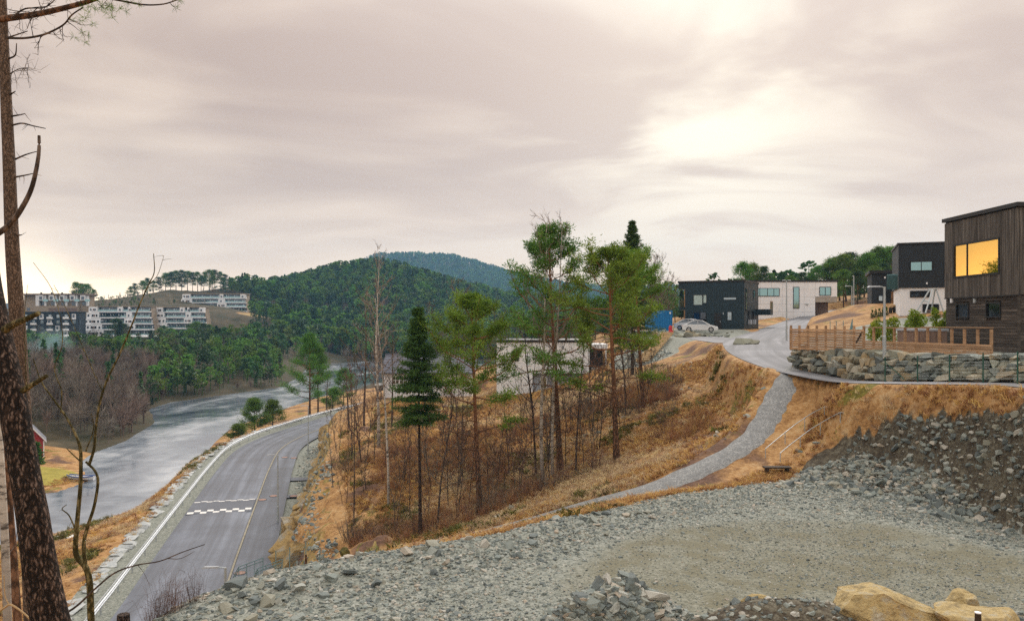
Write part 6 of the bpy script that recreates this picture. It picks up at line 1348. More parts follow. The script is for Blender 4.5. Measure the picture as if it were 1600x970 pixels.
# ================================================================== steel steps and handrails by the yard
st = thing('steel_steps', 'grey green steel steps with handrails from the path down to the pavement', 'steps')
def rail(pts, name='handrail', r=.028): mb = MB(); mb.tube(np.array(pts), r, 6); return mb.build(name, M['teal_metal'], st)
Yk = 46.0
for dY, dx in ((0, 0), (-1.6, 30)):
    A_ = P(352+dx, 926+dx*.2, Yk+dY); B_ = P(373+dx, 885+dx*.08, Yk+dY-.8); C_ = P(411+dx, 871+dx*.08, Yk+dY-2.2)
    for dz in (0, -.16): rail([A_+np.array((0, 0, dz)), B_+np.array((0, 0, dz)), C_+np.array((0, 0, dz))])
    for f_ in np.linspace(0, 1, 4):
        q_ = B_+(C_-B_)*f_; rail([q_, q_+np.array((0, 0, -1.05))], 'rail_post', .022)
    q_ = (A_+B_)/2; rail([q_, q_+np.array((0, 0, -1.05))], 'rail_post', .022)
    for f_ in np.linspace(.04, .96, 17): q_ = B_+(C_-B_)*f_; rail([q_+np.array((0, 0, -.16)), q_+np.array((0, 0, -.95))], 'baluster', .008)
for i in range(9):
    f_ = i/8; a = P(360, 926, Yk)+(P(376, 885, Yk-1)-P(360, 926, Yk))*f_; mb = MB(); mb.box((a[0]+.3, a[1]-.6, a[2]-1.1), (.4, 1.7, .04)); mb.build('tread', M['teal_metal'], st)
rail([P(500, 905, 44), P(500, 855, 44)], 'rail_post', .03)
mf2 = mesh_fence('mesh_fence', 'short grey green fence panels at the end of the footpath', [P(431, 893, 45.2), P(462, 886, 44.6), P(478, 880, 44.6)], 1.15, .8, 'teal_metal', 6, .14)
# two rails lying on the bank
for i, (a, b) in enumerate([((1196, 702), (1288, 640)), ((1219, 710), (1313, 646))]):
    o = thing('hand_rail', ('left' if i == 0 else 'right')+' of two parallel grey handrails running down the grassy bank', 'handrail', group='bank handrails'); pts = np.array([hit(a[0]+(b[0]-a[0])*t, a[1]+(b[1]-a[1])*t+14, 20) for t in np.linspace(0, 1, 7)]); pts[:, 2] = np.linspace(pts[0, 2], pts[-1, 2], 7)+.45
    mb = MB(); mb.tube(pts, .02, 6); mb.tube([pts[-1], pts[-1]+np.array((.5, 0, -.05))], .02, 6); mb.build('rail', M['steel'], o)
    for j in (0, 2, 4, 6): mb = MB(); mb.tube([pts[j], pts[j]-np.array((0, 0, .75))], .022, 5); mb.build('post', M['steel'], o)
# wooden steps on the bank by the container
ws = thing('wooden_steps', 'flight of pale wooden steps climbing the rubble bank', 'steps'); a_, b_ = P(1003, 562, 78), P(1041, 520, 88)
for i in range(15):
    c = a_+(b_-a_)*i/14; z_ = max(c[2], gz(c[0], c[1])+.05); part('step', 'pale_timber', ws, [(c[0]-.55, c[0]+.75, c[1]-.2, c[1]+.2, z_-.18, z_+.08)])
# ================================================================== container, cars, red bundle, rocks before the cars
cz = -1.33; cnt = thing('shipping_container', 'blue corrugated shipping container left of the navy house', 'container'); c0 = (PX(1018, 101), 101)
Mc = Matrix.Translation((c0[0], c0[1], cz)) @ Matrix.Rotation(R(6), 4, 'Z'); W_, Dp, Hc = 2.72, 3.4, 2.55
part('box', 'blue_paint', cnt, [(.06, W_-.06, .06, Dp-.06, .12, Hc-.06)], Mc)
part('frame', 'blue_paint', cnt, [(0, .1, 0, .1, 0, Hc), (W_-.1, W_, 0, .1, 0, Hc), (.1, W_-.1, .002, .09, 0, .16), (.1, W_-.1, .002, .09, Hc-.12, Hc-.002), (W_-.1, W_-.002, .1, Dp, 0, .16), (W_-.1, W_-.002, .1, Dp, Hc-.12, Hc-.003)], Mc)
for i in range(11): part('corrugation', 'blue_paint', cnt, [(.14+i*.225, .14+i*.225+.12, .012, .062, .17, Hc-.13)], Mc)
for i in range(6): part('door_bar' if i % 2 else 'corrugation', 'blue_paint', cnt, [(W_-.062, W_-.015, .3+i*.5, .3+i*.5+.1, .17, Hc-.13)], Mc)
part('plate', 'white_paint', cnt, [(W_*.86, W_*.93, -.006, .001, Hc-.42, Hc-.2)], Mc)
def car(loc, rz, label):
    o = thing('parked_car', label, 'car', loc, rz, 'parked cars'); ys = [-.86, -.80, 0, .80, .86]
    # body side profile (x, z), nose at +x
    low = [(-2.15, .34), (-2.18, .62), (-2.10, .88), (-1.55, .95), (-.9, .93), (.6, .92), (1.05, .90), (1.75, .76), (2.12, .60), (2.18, .40), (2.1, .24), (-2.05, .24)]
    mb = MB(); n = len(low); V = []
    for y, s_, dz in ((-.88, .97, 0), (-.84, 1.0, .015), (.84, 1.0, .015), (.88, .97, 0)): V += [(x*s_, y, z+(dz if z > .5 else 0)) for x, z in low]
    F4 = []
    for r_ in range(3):
        for i in range(n): j = (i+1) % n; F4.append((r_*n+i, r_*n+j, (r_+1)*n+j, (r_+1)*n+i))
    mb.add(V, F4); mb.add(V[:n], [tuple(range(n))]); mb.add(V[3*n:], [tuple(range(n-1, -1, -1))]); mb.build('body', M['white_gloss'], o, smooth=False)
    cab = [(-1.75, .93), (-.95, 1.36), (-.35, 1.44), (.25, 1.40), (1.15, .91)]; mb = MB(); V = []
    for y, k in ((-.80, 0), (-.60, 1), (.60, 1), (.80, 0)): V += [(x, y*(1 if i in (0, 4) else .84), z) for i, (x, z) in enumerate(cab)]
    V = [(x, (-.8 if z < 1 else -.64), z) for x, z in cab]+[(x, (.8 if z < 1 else .64), z) for x, z in cab]; mb.add(V, [(0, 1, 6, 5), (3, 4, 9, 8)], [(0, 4, 3, 2, 1), (5, 6, 7, 8, 9)]); g = mb.build('window', M['glass_dark'], o)
    mb = MB(); mb.add([(-.98, -.66, 1.355), (-.35, -.66, 1.45), (.28, -.66, 1.405), (-.98, .66, 1.355), (-.35, .66, 1.45), (.28, .66, 1.405)], [(0, 1, 4, 3), (1, 2, 5, 4)]); mb.build('roof', M['white_gloss'], o)
    for s_ in (-1, 1):
        for (xa, za, xb, zb_, w) in ((-1.75, .93, -.95, 1.38, .1), (1.15, .91, .25, 1.42, .08), (-.25, .92, -.3, 1.44, .05)):
            mb = MB(); mb.tube([(xa, s_*.81, za), (xb, s_*.655, zb_)], w*.45, 4); mb.build('pillar', M['white_gloss'], o)
        mb = MB(); mb.tube([(-.95, s_*.655, 1.37), (-.35, s_*.66, 1.455), (.25, s_*.655, 1.41)], .03, 4); mb.build('roof_rail', M['white_gloss'], o)
        for x in (-1.35, 1.32):
            mb = MB(); mb.tube([(x, s_*.70, .32), (x, s_*.90, .32)], .33, 16); w_ = mb.build('wheel', M['tyre'], o); mb = MB(); mb.tube([(x, s_*.895, .32), (x, s_*.912, .32)], .21, 12); mb.build('rim', M['rim'], w_)
        mb = MB(); mb.box((1.98, s_*.62, .64), (.22, .36, .12)); mb.build('headlight', M['clear_lamp'], o); mb = MB(); mb.box((-2.14, s_*.66, .78), (.1, .3, .14)); mb.build('taillight', M['lamp_red'], o); mb = MB(); mb.box((.85, s_*.93, .98), (.16, .18, .12)); mb.build('mirror', M['white_gloss'], o)
    return o
cg = lambda px, Yq: (PX(px, Yq), Yq, gz(PX(px, Yq), Yq)+.0)
car(cg(1094, 99), R(-14), 'white car parked nearest, side on before the navy house'); car(cg(1081, 103.5), R(-30), 'second white car half hidden behind the nearer one')
rp = P(1047, 512, 97); rd_ = thing('red_bundle', 'upright red tarpaulin wrapped bundle in front of the blue container', 'bundle', (rp[0], 97, gz(rp[0], 97))); rng = np.random.default_rng(9)
mb = MB(); t = np.linspace(0, 1, 9); mb.tube([(.05*math.sin(6*v)+.12*v, 0, v*1.1-.05) for v in t], .30*(1-.55*t**2)*(1+.12*np.sin(9*t)), 11); mb.build('cover', M['red_cloth'], rd_, smooth=True); mb = MB(); mb.box((.42, 0, .45), (.1, .1, 1.0)); mb.build('stake', M['pale_timber'], rd_)
rk_ = [stone_mesh('rock', 470+i, M['stone_wall'], .75) for i in range(5)]; rr_ = np.random.default_rng(31)
for i in range(70):
    px = rr_.uniform(1018, 1150); Yq = rr_.uniform(90, 95.5) - (px > 1110)*0; s_ = rr_.uniform(.25, .95)*(1 if px < 1110 else .6); x_ = PX(px, Yq)
    o = link('rock', rk_[i % 5], None, (x_, Yq, gz(x_, Yq)+s_*.12), (rr_.normal()*.3, rr_.normal()*.3, rr_.uniform(0, 6.28))); o.scale = (s_*1.2, s_, s_*.9); tag(o, 'rock of the loose row in front of the parked cars', 'rock', 'rocks before the parked cars')
for px, py, Yq, s_, lab in [(1160, 541, 66, 1.15, 'large mossy rock beside the lane bend, left of two'), (1176, 541, 66, .75, 'smaller mossy rock beside the lane bend, right of two')]:
    o = link('rock', rk_[1], None, (PX(px, Yq), Yq, gz(PX(px, Yq), Yq)+.2), (0, .1, 1.0)); o.scale = (s_*1.1, s_, s_*.9); tag(o, lab, 'rock')
# ================================================================== yard: single stones, boulder, posts, stumps
M['ochre_rock'] = simple('ochre_boulder', [(0, (.12, .10, .065)), (.3, (.34, .26, .13)), (.55, (.50, .38, .18)), (.75, (.42, .37, .26)), (1, (.58, .53, .42))], 3.6, .9, 1.0, 11, bdist=.08, detail=10)
import bmesh
def big_rock(name, seed, mat, dims, loc, rz, label, cuts=13):
    rng = np.random.default_rng(seed); bm = bmesh.new(); bmesh.ops.create_icosphere(bm, subdivisions=4, radius=1)
    for i in range(cuts):
        n = Vector(rng.normal(size=3)).normalized(); d = rng.uniform(.5, .8)
        for v in bm.verts:
            e = v.co.dot(n)-d
            if e > 0: v.co -= n*e*.985
    for v in bm.verts:
        v.co += v.co.normalized()*float(fbm(np.array([v.co.x*2+seed]), np.array([v.co.y*2+v.co.z*2.5]), 1.0, 5, 3)[0])*.22; v.co = Vector((v.co.x*dims[0], v.co.y*dims[1], v.co.z*dims[2]))
    me = bpy.data.meshes.new(name); bm.to_mesh(me); bm.free(); me.materials.append(M[mat]); return tag(link(name, me, None, loc, (0, 0, rz)), label, 'rock')
def hull_rock(name, pts, mat, loc, rz, label, seed):
    """angular block: the hull of a few corners, broken up with fine relief"""
    bm = bmesh.new(); [bm.verts.new(p) for p in pts]; r_ = bmesh.ops.convex_hull(bm, input=bm.verts); bmesh.ops.delete(bm, geom=[v for v in bm.verts if not v.link_faces], context='VERTS')
    bmesh.ops.triangulate(bm, faces=bm.faces)
    for _ in range(4): bmesh.ops.subdivide_edges(bm, edges=bm.edges, cuts=1, use_grid_fill=True)
    bm.normal_update(); C = np.array([v.co for v in bm.verts]); n1_ = fbm(C[:, 0]*1.0+seed, C[:, 1]+C[:, 2]*1.3, .7, 5, 3); n2_ = np.abs(fbm(C[:, 0]*.8+C[:, 2]*.9, C[:, 1]*.9+seed, .35, 3, 8))
    for v, a, b in zip(bm.verts, n1_, n2_): v.co += v.normal*(float(a)*.16-float(b)*.10)
    me = bpy.data.meshes.new(name); bm.to_mesh(me); bm.free(); me.materials.append(M[mat]); return tag(link(name, me, None, loc, (0, 0, rz)), label, 'rock')
hull_rock('boulder', [(-1.3, -.2, -.5), (-1.18, -.25, .12), (-.95, -.35, .36), (-.72, -.2, .58), (-.2, -.25, .62), (.1, -.35, .5), (.5, -.3, .36), (1.0, -.2, .2), (1.4, -.1, -.05), (1.5, 0, -.5), (-1.1, .5, -.5), (-.8, .5, .5), (-.15, .55, .56), (.6, .5, .3), (1.3, .4, -.1), (1.2, .5, -.5), (-.4, -.55, -.5), (.6, -.5, -.5), (-.5, -.5, .2), (.5, -.48, .1)], 'ochre_rock', (PX(1390, 14.8), 14.8, PZ(972, 14.8)), R(-4), 'large ochre boulder lying at the near edge of the yard', 3)
big_rock('boulder', 8, 'ochre_rock', (.85, .6, .5), (PX(1520, 14.4), 14.4, PZ(975, 14.4)), R(10), 'low ochre rock right of the large boulder, beside the short post')
big_rock('boulder', 6, 'ochre_rock', (.42, .3, .34), (PX(1180, 15.4), 15.4, PZ(946, 15.4)), R(20), 'pale pinkish rock on the dark soil left of the large boulder')
big_rock('boulder', 7, 'ochre_rock', (.35, .3, .3), (PX(1500, 15.9), 15.9, PZ(942, 15.9)), R(0), 'small ochre rock on the soil behind the large boulder')
big_rock('mossy_stump', 9, 'heather', (.3, .3, .42), (PX(538, 43), 43, PZ(866, 43)), 0, 'yellow green mossy stump beside the footpath at the yard rim')
big_rock('rock', 12, 'stone', (.28, .24, .2), (PX(1303, 33.2), 33.2, YARD_Z+.1), 0, 'single dark lump lying on the far side of the yard')
rs2 = np.random.default_rng(77); cnt_ = 0
def single(x, y, s, label, group):
    o = link('stone', stones[rs2.integers(0, 8)], None, (x, y, gz(x, y)+s*.16), (rs2.normal()*.35, rs2.normal()*.35, rs2.uniform(0, 6.28))); o.scale = (s*rs2.uniform(.9, 1.4), s, s*rs2.uniform(.6, 1)); tag(o, label, 'stone', group)
while cnt_ < 110:
    x = rs2.uniform(11, 20); y = rs2.uniform(25, 35.5)
    if d_bank(np.array([x]), np.array([y]))[0] > 0: single(x, y, rs2.uniform(.15, .38), 'larger broken stone on the dark rubble bank below the wall', 'larger stones of the rubble bank'); cnt_ += 1
cnt_ = 0
while cnt_ < 60:
    x = rs2.uniform(-.6, 4.4); y = rs2.uniform(15.3, 18)
    if d_heap(np.array([x]), np.array([y]))[0] > .5: single(x, y, rs2.uniform(.16, .38), 'larger stone of the rubble heap at the near yard edge', 'larger stones of the heap'); cnt_ += 1
cnt_ = 0
while cnt_ < 120:
    x = rs2.uniform(-8.5, 5); y = rs2.uniform(16.5, 29); d = sdf(np.array([x]), np.array([y]), YARD)[0]
    if -2.2 < d < .3 and y > 17: single(x, y, rs2.uniform(.14, .34), 'larger flat stone along the gravel rim of the yard', 'larger stones of the yard rim'); cnt_ += 1
single(PX(372, 20.2), 20.2, .5, 'pinkish stone at the left rim of the yard below the steel steps', None); 
def post(px, py0, py1, Yq, r, mat, name, label, cat='post'):
    a = P(px, py1, Yq); mb = MB(); h = PZ(py0, Yq)-PZ(py1, Yq); mb.tube([(0, 0, -.4), (0, 0, h*.6), (0, 0, h)], [r*1.05, r, r*.93], 9); o = mb.build(name, M[mat], None, loc=a); return tag(o, label, cat)
post(478, 866, 900, 31, .045, 'bark_red', 'wooden_post', 'rusty brown post standing on the yard rim'); p_ = post(1528, 957, 985, 12.5, .05, 'soil_dark', 'short_post', 'short dark post with pale top in front of the ochre boulder'); mb = MB(); mb.tube([(0, 0, .28), (0, 0, .295)], .05, 9); mb.build('cap', M['white_wood'], p_)
post(193, 959, 990, 17.5, .14, 'bark', 'tree_stump', 'cut brown tree stump at the bottom beside the road', 'stump')
tb2 = thing('low_bench', 'weathered low wooden bench in the grass below the two handrails', 'bench', tuple(hit(1214, 741, 20))); part('seat', 'soil_dark', tb2, [(-.6, .6, -.2, .2, .28, .34)]); part('leg', 'soil_dark', tb2, [(-.5, -.4, -.18, .18, -.1, .28)]); part('leg', 'soil_dark', tb2, [(.4, .5, -.18, .18, -.1, .28)])
# boat
bt = thing('rowing_boat', 'white rowing boat with blue gunwale drawn up on the far shore', 'boat', (PX(127, 99), 99, LAKE_Z+.1), R(-12)); n = 9; xs_ = np.linspace(-1.9, 1.9, n); wd = .62*np.sqrt(np.clip(1-(np.abs(xs_)/2.02)**2.4, 0, 1)); mb = MB(); V = []
for x, w in zip(xs_, wd): sh = .18*(x/1.9)**2; V += [(x, -w, .5+sh), (x*.97, -w*.75, .18+sh*.4), (x*.93, 0, .0), (x*.97, w*.75, .18+sh*.4), (x, w, .5+sh)]
i = np.arange(n-1)[:, None]*5; j = np.arange(4)[None]; mb.add(V, np.stack([i+j, i+j+1, i+5+j+1, i+5+j], -1).reshape(-1, 4)); mb.build('hull', M['white_gloss'], bt)
for s_ in (0, 4): mb = MB(); mb.tube([V[k*5+s_] for k in range(n)], .06, 5); mb.build('gunwale', M['blue_boat'], bt)
for x in (-.7, .6): part('thwart', 'pale_timber', bt, [(x, x+.25, -.52, .52, .34, .38)])
# snow patch
for i, (px, Yq, s_) in enumerate([(100, 70, 1.0), (112, 69, .6)]): o = link('snow_patch', rk_[2], None, (PX(px, Yq), Yq, gz(PX(px, Yq), Yq)), (0, 0, i)); o.scale = (s_*1.8, s_, .35); o.data = rk_[2].copy(); o.data.materials.clear(); o.data.materials.append(M['white_paint']); tag(o, ('larger' if i == 0 else 'smaller')+' remnant of old snow in the brown grass by the lake', 'snow patch')

# rock outcrops along the cutting
M['cut_rock'] = simple('cut_rock', [(0, (.07, .06, .045)), (.3, (.25, .17, .075)), (.5, (.40, .28, .12)), (.7, (.32, .29, .23)), (1, (.46, .43, .38))], 1.3, .9, 1.0, 5, bdist=.12, detail=8)
om = []
for i in range(5):
    rng_ = np.random.default_rng(700+i); o = hull_rock('rock_outcrop', [tuple(unit(rng_.normal(size=3))*rng_.uniform(.75, 1.1)) for _ in range(13)], 'cut_rock', (0, 0, 0), 0, 'x', 10+i); om.append(o)
rng_ = np.random.default_rng(88); n_ = 0
for Yq in np.concatenate([np.linspace(49, 70, 13), np.linspace(72, 108, 11)]):
    xs_ = np.linspace(-34, -6, 180); zz_ = gzs(xs_, np.full(180, Yq)); sh = road_frame(xs_, np.full(180, Yq)); k_ = np.nonzero((sh > ROAD_W+WALK_W) & (zz_ > ROAD_Z+rng_.uniform(.7, 2.6)))[0]
    if not len(k_): continue
    x_ = xs_[k_[0]]; s_ = rng_.uniform(.8, 1.5)*(1.0 if Yq < 72 else 1.25); o = om[n_] if n_ < 5 else om[n_ % 5].copy()
    if n_ >= 5: COL.objects.link(o)
    o.location = Vector((float(x_)+.25, float(Yq), float(zz_[k_[0]])-.25*s_)); o.scale = (s_*1.0, s_*1.35, s_*.95); o.rotation_euler = (rng_.normal()*.25, rng_.normal()*.25, rng_.uniform(0, 6.28)); tag(o, 'ochre rock outcrop of the cutting above the gravel shoulder', 'rock', 'rock outcrops of the cutting'); n_ += 1
# ================================================================== trees beside the camera, left
def trail(pts): return np.array([P(*p) for p in pts])
def limb(mb, pts, r0, r1, k=6, n=5):
    p = spline(trail(pts), n); mb.tube(p, np.linspace(r0, r1, len(p)), k); return p
def twigs(mb, p, n, ln, r, rng, lev=1, droop=0.0):
    out = []
    for _ in range(n):
        i = rng.integers(1, len(p)); d = unit(p[i]-p[i-1]+rng.normal(size=3)*.75+np.array((0, 0, droop))); q = bend(p[i], d, ln*rng.uniform(.5, 1.3), 4, rng, .16); mb.tube(q, np.linspace(r, r*.35, 5), 4, False); out.append(q)
        if lev: out += twigs(mb, q, 3, ln*.5, r*.55, rng, lev-1, droop)
    return out
rng = np.random.default_rng(51); M['bark_grey'] = barkmat('greyish_pine_bark', (.07, .05, .038), (.17, .12, .09), (.25, .18, .14), 34, (1, 1, .4), .7)
t1 = thing('pine_tree', 'thick leaning pine trunk with flaky bark at the left frame edge', 'tree', tuple(P(98, 1010, 7.0)))
inv = lambda o, mb: [setattr(o, '_', None) if False else None]
def rel(mb, o):
    q = np.array(o.location); mb.V = [v-q for v in mb.V]; return mb
mb = MB(); c = spline(trail([(104, 1060, 7.0), (79, 970, 7.0), (62, 880, 7.0), (50, 800, 7.0), (32, 700, 7.05), (15, 600, 7.1), (-6, 500, 7.2), (-24, 400, 7.3), (-40, 250, 7.4), (-55, 60, 7.5)]), 8); r_ = np.interp(c[:, 2], [-3.2, -2.6, -1.7, -.6, 0, 2.4], [.185, .152, .128, .114, .104, .08])
a = np.arange(22)*2*np.pi/22; V = c[:, None]+np.stack([np.cos(a), np.sin(a), np.zeros(22)], 1)[None]*(r_[:, None]*(1+.09*fbm(a[None]*2.2+0*c[:, :1], c[:, 2:3]*5+a[None]*0, 1.0, 4, 2)))[..., None]
n = len(c); i = np.arange(n-1)[:, None]*22; j = np.arange(22)[None]; mb.add(V.reshape(-1, 3), np.stack([i+j, i+(j+1) % 22, i+22+(j+1) % 22, i+22+j], -1).reshape(-1, 4)); rel(mb, t1).build('trunk', M['bark'], t1, smooth=True)
for pts, r0, r1 in (([(8, 515, 7.0), (22, 506, 6.9), (42, 498, 6.8), (61, 489, 6.75)], .036, .02), ([(36, 610, 7.0), (52, 600, 6.9), (73, 587, 6.8)], .028, .016)):
    mb = MB(); limb(mb, pts, r0, r1, 8); rel(mb, t1).build('branch_stub', M['bark_moss'], t1)
t2 = thing('pine_tree', 'tall straight reddish pine trunk with dead snags at the left edge', 'tree', tuple(P(50, 1000, 11.0)))
mb = MB(); c = spline(trail([(56, 1040, 11), (50, 900, 11), (42, 760, 11), (34, 620, 11), (27, 500, 11), (19, 380, 11), (14, 250, 11), (8, 120, 11), (3, 0, 11), (-4, -150, 11)]), 6); mb.tube(c, np.interp(c[:, 2], [-4, 0, 4.4, 6], [.125, .098, .058, .045]), 14); rel(mb, t2).build('trunk', M['bark_grey'], t2, smooth=True)
mb = MB(); B2 = []
limb(mb, [(-8, 368, 10.6), (12, 354, 10.5), (30, 332, 10.4), (48, 298, 10.35), (58, 258, 10.3), (61, 232, 10.3), (61, 212, 10.3)], .042, .018, 7)
rel(mb, t2).build('dead_branch', M['bark_thin'], t2)
for pts in ([(18, 182, 11), (30, 180, 10.9), (39, 178, 10.8)], [(19, 196, 11), (35, 193, 10.8), (52, 197, 10.7), (71, 201, 10.6)], [(24, 249, 11), (40, 242, 10.8), (57, 237, 10.7)], [(24, 277, 11), (40, 274, 10.8), (53, 271, 10.7)], [(10, 60, 11), (22, 56, 10.8), (43, 49, 10.7)], [(14, 92, 11), (24, 86, 10.9), (26, 68, 10.8)], [(16, 148, 11), (24, 143, 10.9)], [(28, 368, 11), (34, 367, 10.9)]):
    mb = MB(); p = limb(mb, pts, .014, .006, 5); twigs(mb, p, 3, .12, .004, rng, 0); rel(mb, t2).build('snag', M['bark_thin'], t2)
mb = MB(); p = limb(mb, [(16, 115, 11), (30, 108, 10.9), (45, 106, 10.8)], .008, .004, 4); twigs(mb, p, 16, .28, .004, rng, 1); rel(mb, t2).build('twig_cluster', M['bark_thin'], t2)
# the bough across the top left
t3 = thing('pine_bough', 'pine bough reaching in across the top left corner with twigs and needles', 'tree', tuple(P(-60, 40, 9.0)))
mb = MB(); p = limb(mb, [(-60, 40, 9.0), (-20, 33, 9.0), (20, 28, 9.0), (60, 22, 8.9), (100, 13, 8.8), (140, 2, 8.7), (180, -14, 8.6)], .045, .022, 8); rel(mb, t3).build('limb', M['bark_red'], t3, smooth=True)
mb = MB(); p1 = limb(mb, [(12, 60, 9), (40, 60, 8.9), (70, 54, 8.8), (98, 40, 8.8), (112, 24, 8.7), (130, 12, 8.7)], .015, .007, 5); p2 = limb(mb, [(150, -6, 8.7), (190, 2, 8.6), (225, 8, 8.6), (255, 7, 8.6), (278, 0, 8.5)], .013, .006, 5); p3 = limb(mb, [(20, 26, 9), (40, 14, 8.9), (70, 12, 8.9), (90, -4, 8.8)], .011, .005, 5)
tw = twigs(mb, p1, 12, .22, .005, rng, 1)+twigs(mb, p3, 12, .25, .005, rng, 1)+twigs(mb, p[8:], 10, .25, .005, rng, 1); tw2 = twigs(mb, p2, 5, .1, .004, rng, 0); rel(mb, t3).build('twigs', M['bark_thin'], t3)['kind'] = 'stuff'
mb = MB(); tips = [q[-1] for q in tw if q[-1][0] > PX(110, 8.8) and q[-1][2] < 3.75]+[q[-1] for q in tw2]+[p2[-1], p2[-1]]+[np.array(P(x, y, 8.7)) for x, y in ((132, 28), (140, 22), (166, 20), (172, 12), (186, 14), (196, 17), (128, 14), (150, 14), (160, 8))]; needles(mb, np.array(tips), np.full(len(tips), .02), 26, .055, .0022, rng, .1, .8); rel(mb, t3).build('needles', M['pine'], t3)['kind'] = 'stuff'
# slimmer stems behind
for pts, r0, r1, lab, mat in (([(34, 1010, 9.5), (28, 970, 9.5), (20, 860, 9.6), (12, 760, 9.7), (3, 660, 9.8), (-8, 540, 9.9)], .05, .04, 'slim reddish stem just left of the thick leaning trunk', 'bark_red'), ([(14, 1010, 9.0), (12, 970, 9.0), (9, 870, 9.1), (4, 770, 9.2), (-3, 660, 9.3), (-10, 560, 9.4)], .048, .038, 'pale peeling stem at the very left edge', 'birch')):
    o = thing('slim_tree', lab, 'tree', tuple(P(*pts[0]))); mb = MB(); limb(mb, pts, r0, r1, 9); rel(mb, o).build('trunk', M[mat], o, smooth=True); mb = MB(); limb(mb, [pts[2], (pts[2][0]+14, pts[2][1]-20, 9.3), (pts[2][0]+20, pts[2][1]-60, 9.3)], .006, .003, 4); rel(mb, o).build('twig', M['bark_thin'], o)
# bare sapling with forked mossy stem
sp = thing('bare_sapling', 'forked mossy sapling rising in front of the lake at the left', 'sapling', tuple(P(142, 1000, 9.0)))
mb = MB(); limb(mb, [(144, 1010, 9), (142, 960, 9), (140, 910, 9), (134, 886, 9), (119, 866, 9), (119, 835, 9), (122, 800, 9), (126, 753, 9), (126, 705, 9), (122, 688, 9)], .042, .016, 8); rel(mb, sp).build('trunk', M['bark_moss'], sp, smooth=True)
forks = [([(134, 888, 9), (131, 850, 9), (137, 822, 9), (147, 791, 9), (153, 753, 9), (148, 735, 9), (134, 721, 9)], .022, .012), ([(139, 727, 9), (147, 700, 9), (150, 665, 9), (157, 625, 9), (168, 592, 9), (186, 555, 9), (205, 510, 9), (218, 476, 9), (232, 445, 9), (241, 425, 9), (240, 396, 9)], .017, .004), ([(126, 712, 9), (122, 688, 9), (107, 657, 9), (90, 632, 9), (72, 608, 9), (62, 590, 9), (52, 560, 9)], .015, .005), ([(95, 645, 9.1), (96, 610, 9.1), (85, 575, 9.1), (97, 540, 9.1), (95, 500, 9.1), (80, 450, 9.1), (52, 410, 9.1)], .007, .0025), ([(125, 720, 9), (112, 708, 9), (104, 700, 9)], .008, .004), ([(134, 705, 9), (146, 670, 9), (143, 645, 9)], .008, .003), ([(119, 830, 9), (108, 805, 9), (97, 795, 9), (104, 788, 9)], .009, .004), ([(232, 445, 9), (246, 430, 9), (256, 400, 9)], .004, .002), ([(160, 610, 9), (150, 590, 9), (120, 520, 9.1), (100, 475, 9.1), (84, 445, 9.1)], .006, .0025), ([(42, 640, 9), (40, 560, 9), (38, 500, 9), (43, 445, 9)], .006, .002)]
for pts, r0, r1 in forks:
    mb = MB(); p = limb(mb, pts, r0, r1, 6); twigs(mb, p, 2, .10, .0025, rng, 0); rel(mb, sp).build('branch', M['bark_moss'], sp, smooth=True)
br = thing('bare_branch', 'thin bare branch slanting up across the guardrail at the lower left', 'branch', tuple(P(60, 1000, 8.0))); mb = MB(); p = limb(mb, [(60, 1000, 8), (88, 968, 8), (120, 946, 8), (150, 918, 8), (180, 894, 8), (215, 882, 8), (250, 876, 8), (285, 862, 8), (320, 850, 8)], .013, .004, 5); limb(mb, [(262, 872, 8), (282, 872, 8), (304, 861, 8)], .004, .002, 4); limb(mb, [(215, 882, 8), (225, 895, 8), (234, 914, 8)], .003, .0015, 4); rel(mb, br).build('twig', M['bark_thin'], br)
br2 = thing('bare_branch', 'crooked pale branch in the bottom left corner', 'branch', tuple(P(0, 990, 7.5))); mb = MB(); limb(mb, [(-10, 960, 7.6), (8, 948, 7.6), (16, 944, 7.6), (30, 952, 7.6), (46, 966, 7.6), (56, 985, 7.6)], .012, .007, 5); limb(mb, [(14, 944, 7.6), (8, 930, 7.6), (6, 898, 7.6)], .006, .004, 5); rel(mb, br2).build('twig', M['pale_timber'], br2)
# small reddish shoots along the yard rim
for i, (px, Yq) in enumerate([(235, 18.6), (250, 18.7), (268, 18.8), (282, 19), (305, 19.3)]): o = link('bare_bush', bmesh_[1], None, on(px, Yq), (0, 0, i)); o.scale = (.5, .5, .55+.1*(i % 3)); tag(o, 'thin reddish shoots at the yard rim above the road', 'bush', 'shoots at the yard rim')
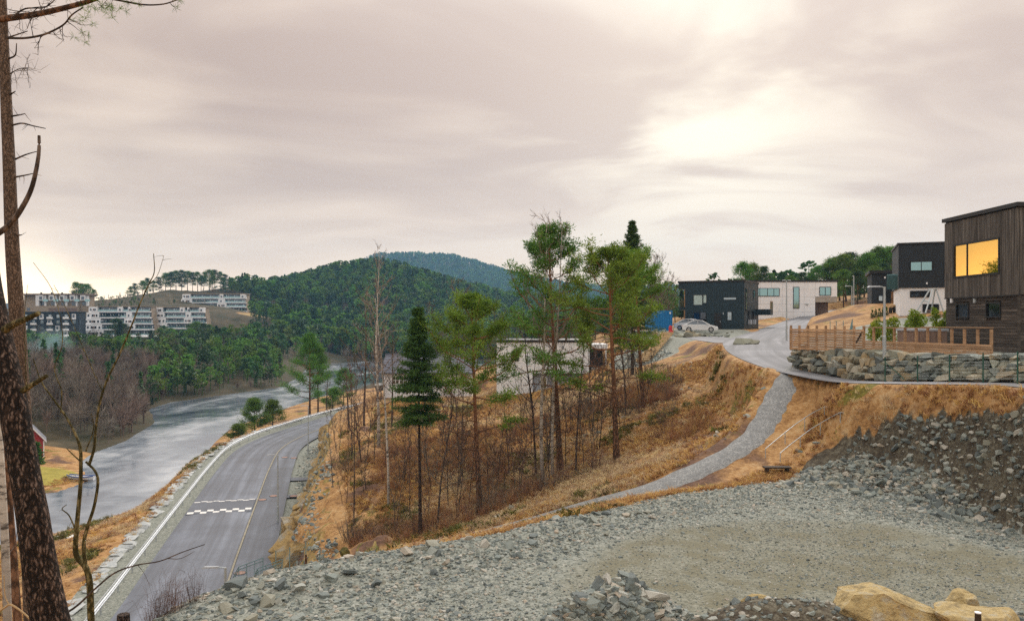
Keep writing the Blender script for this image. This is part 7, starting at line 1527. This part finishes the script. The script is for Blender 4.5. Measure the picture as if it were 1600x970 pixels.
# chimney smoke drifting before the far bank
sm_ = bpy.data.materials.new('smoke'); sm_.use_nodes = True; tq = sm_.node_tree; tq.nodes.clear(); q = NB(tq); ov = tq.nodes.new('ShaderNodeOutputMaterial'); v = q.obj()
ln2 = q.node('ShaderNodeVectorMath', {0: v}, operation='LENGTH').outputs['Value']; den_ = q.math('MULTIPLY', q.rng(ln2, .35, 1.0, 1, 0), q.rng(q.noise(v, 1.6, 4, .6), .38, .65)); pv = q.node('ShaderNodeVolumePrincipled', {'Color': (.50, .76, .84), 'Density': q.math('MULTIPLY', den_, .11)}); tq.links.new(pv.outputs[0], ov.inputs['Volume'])
import bmesh
bm = bmesh.new(); bmesh.ops.create_icosphere(bm, subdivisions=3, radius=1); me = bpy.data.meshes.new('smoke'); bm.to_mesh(me); bm.free(); me.materials.append(sm_); o = link('smoke', me, None, P(78, 540, 225)); o.scale = (8.5, 6, 6.5); tag(o, 'thin blue chimney smoke over the far bank', kind='stuff')
# air between the eye and the hills
hm = bpy.data.materials.new('haze'); hm.use_nodes = True; tq = hm.node_tree; tq.nodes.clear(); ov = tq.nodes.new('ShaderNodeOutputMaterial'); pv = tq.nodes.new('ShaderNodeVolumePrincipled'); pv.inputs['Color'].default_value = (.30, .62, 1.0, 1); pv.inputs['Density'].default_value = .00016; pv.inputs['Anisotropy'].default_value = .0; tq.links.new(pv.outputs[0], ov.inputs['Volume'])
mb = MB(); mb.bx(-3080, 3080, -3080, 3080, -80, 290); tag(mb.build('haze', hm), 'pale blue air over the lake and hills', kind='stuff')

# ================================================================== ordinal labels inside the small groups of look-alikes
ORD = 'first second third fourth fifth sixth seventh eighth ninth tenth eleventh twelfth thirteenth fourteenth fifteenth sixteenth seventeenth eighteenth nineteenth twentieth twenty-first twenty-second twenty-third twenty-fourth twenty-fifth twenty-sixth twenty-seventh'.split()
bpy.context.view_layer.update()
by = {}
for o in SC.objects:
    if o.parent is None and 'group' in o and 'label' in o: by.setdefault((o['group'], o['label']), []).append(o)
for (g_, l_), os_ in by.items():
    if 2 <= len(os_) <= 27:
        os_.sort(key=lambda o: o.location.x/max(1.0, o.location.y))
        for i, o in enumerate(os_): o['label'] = l_+', '+ORD[i]+' from the left'
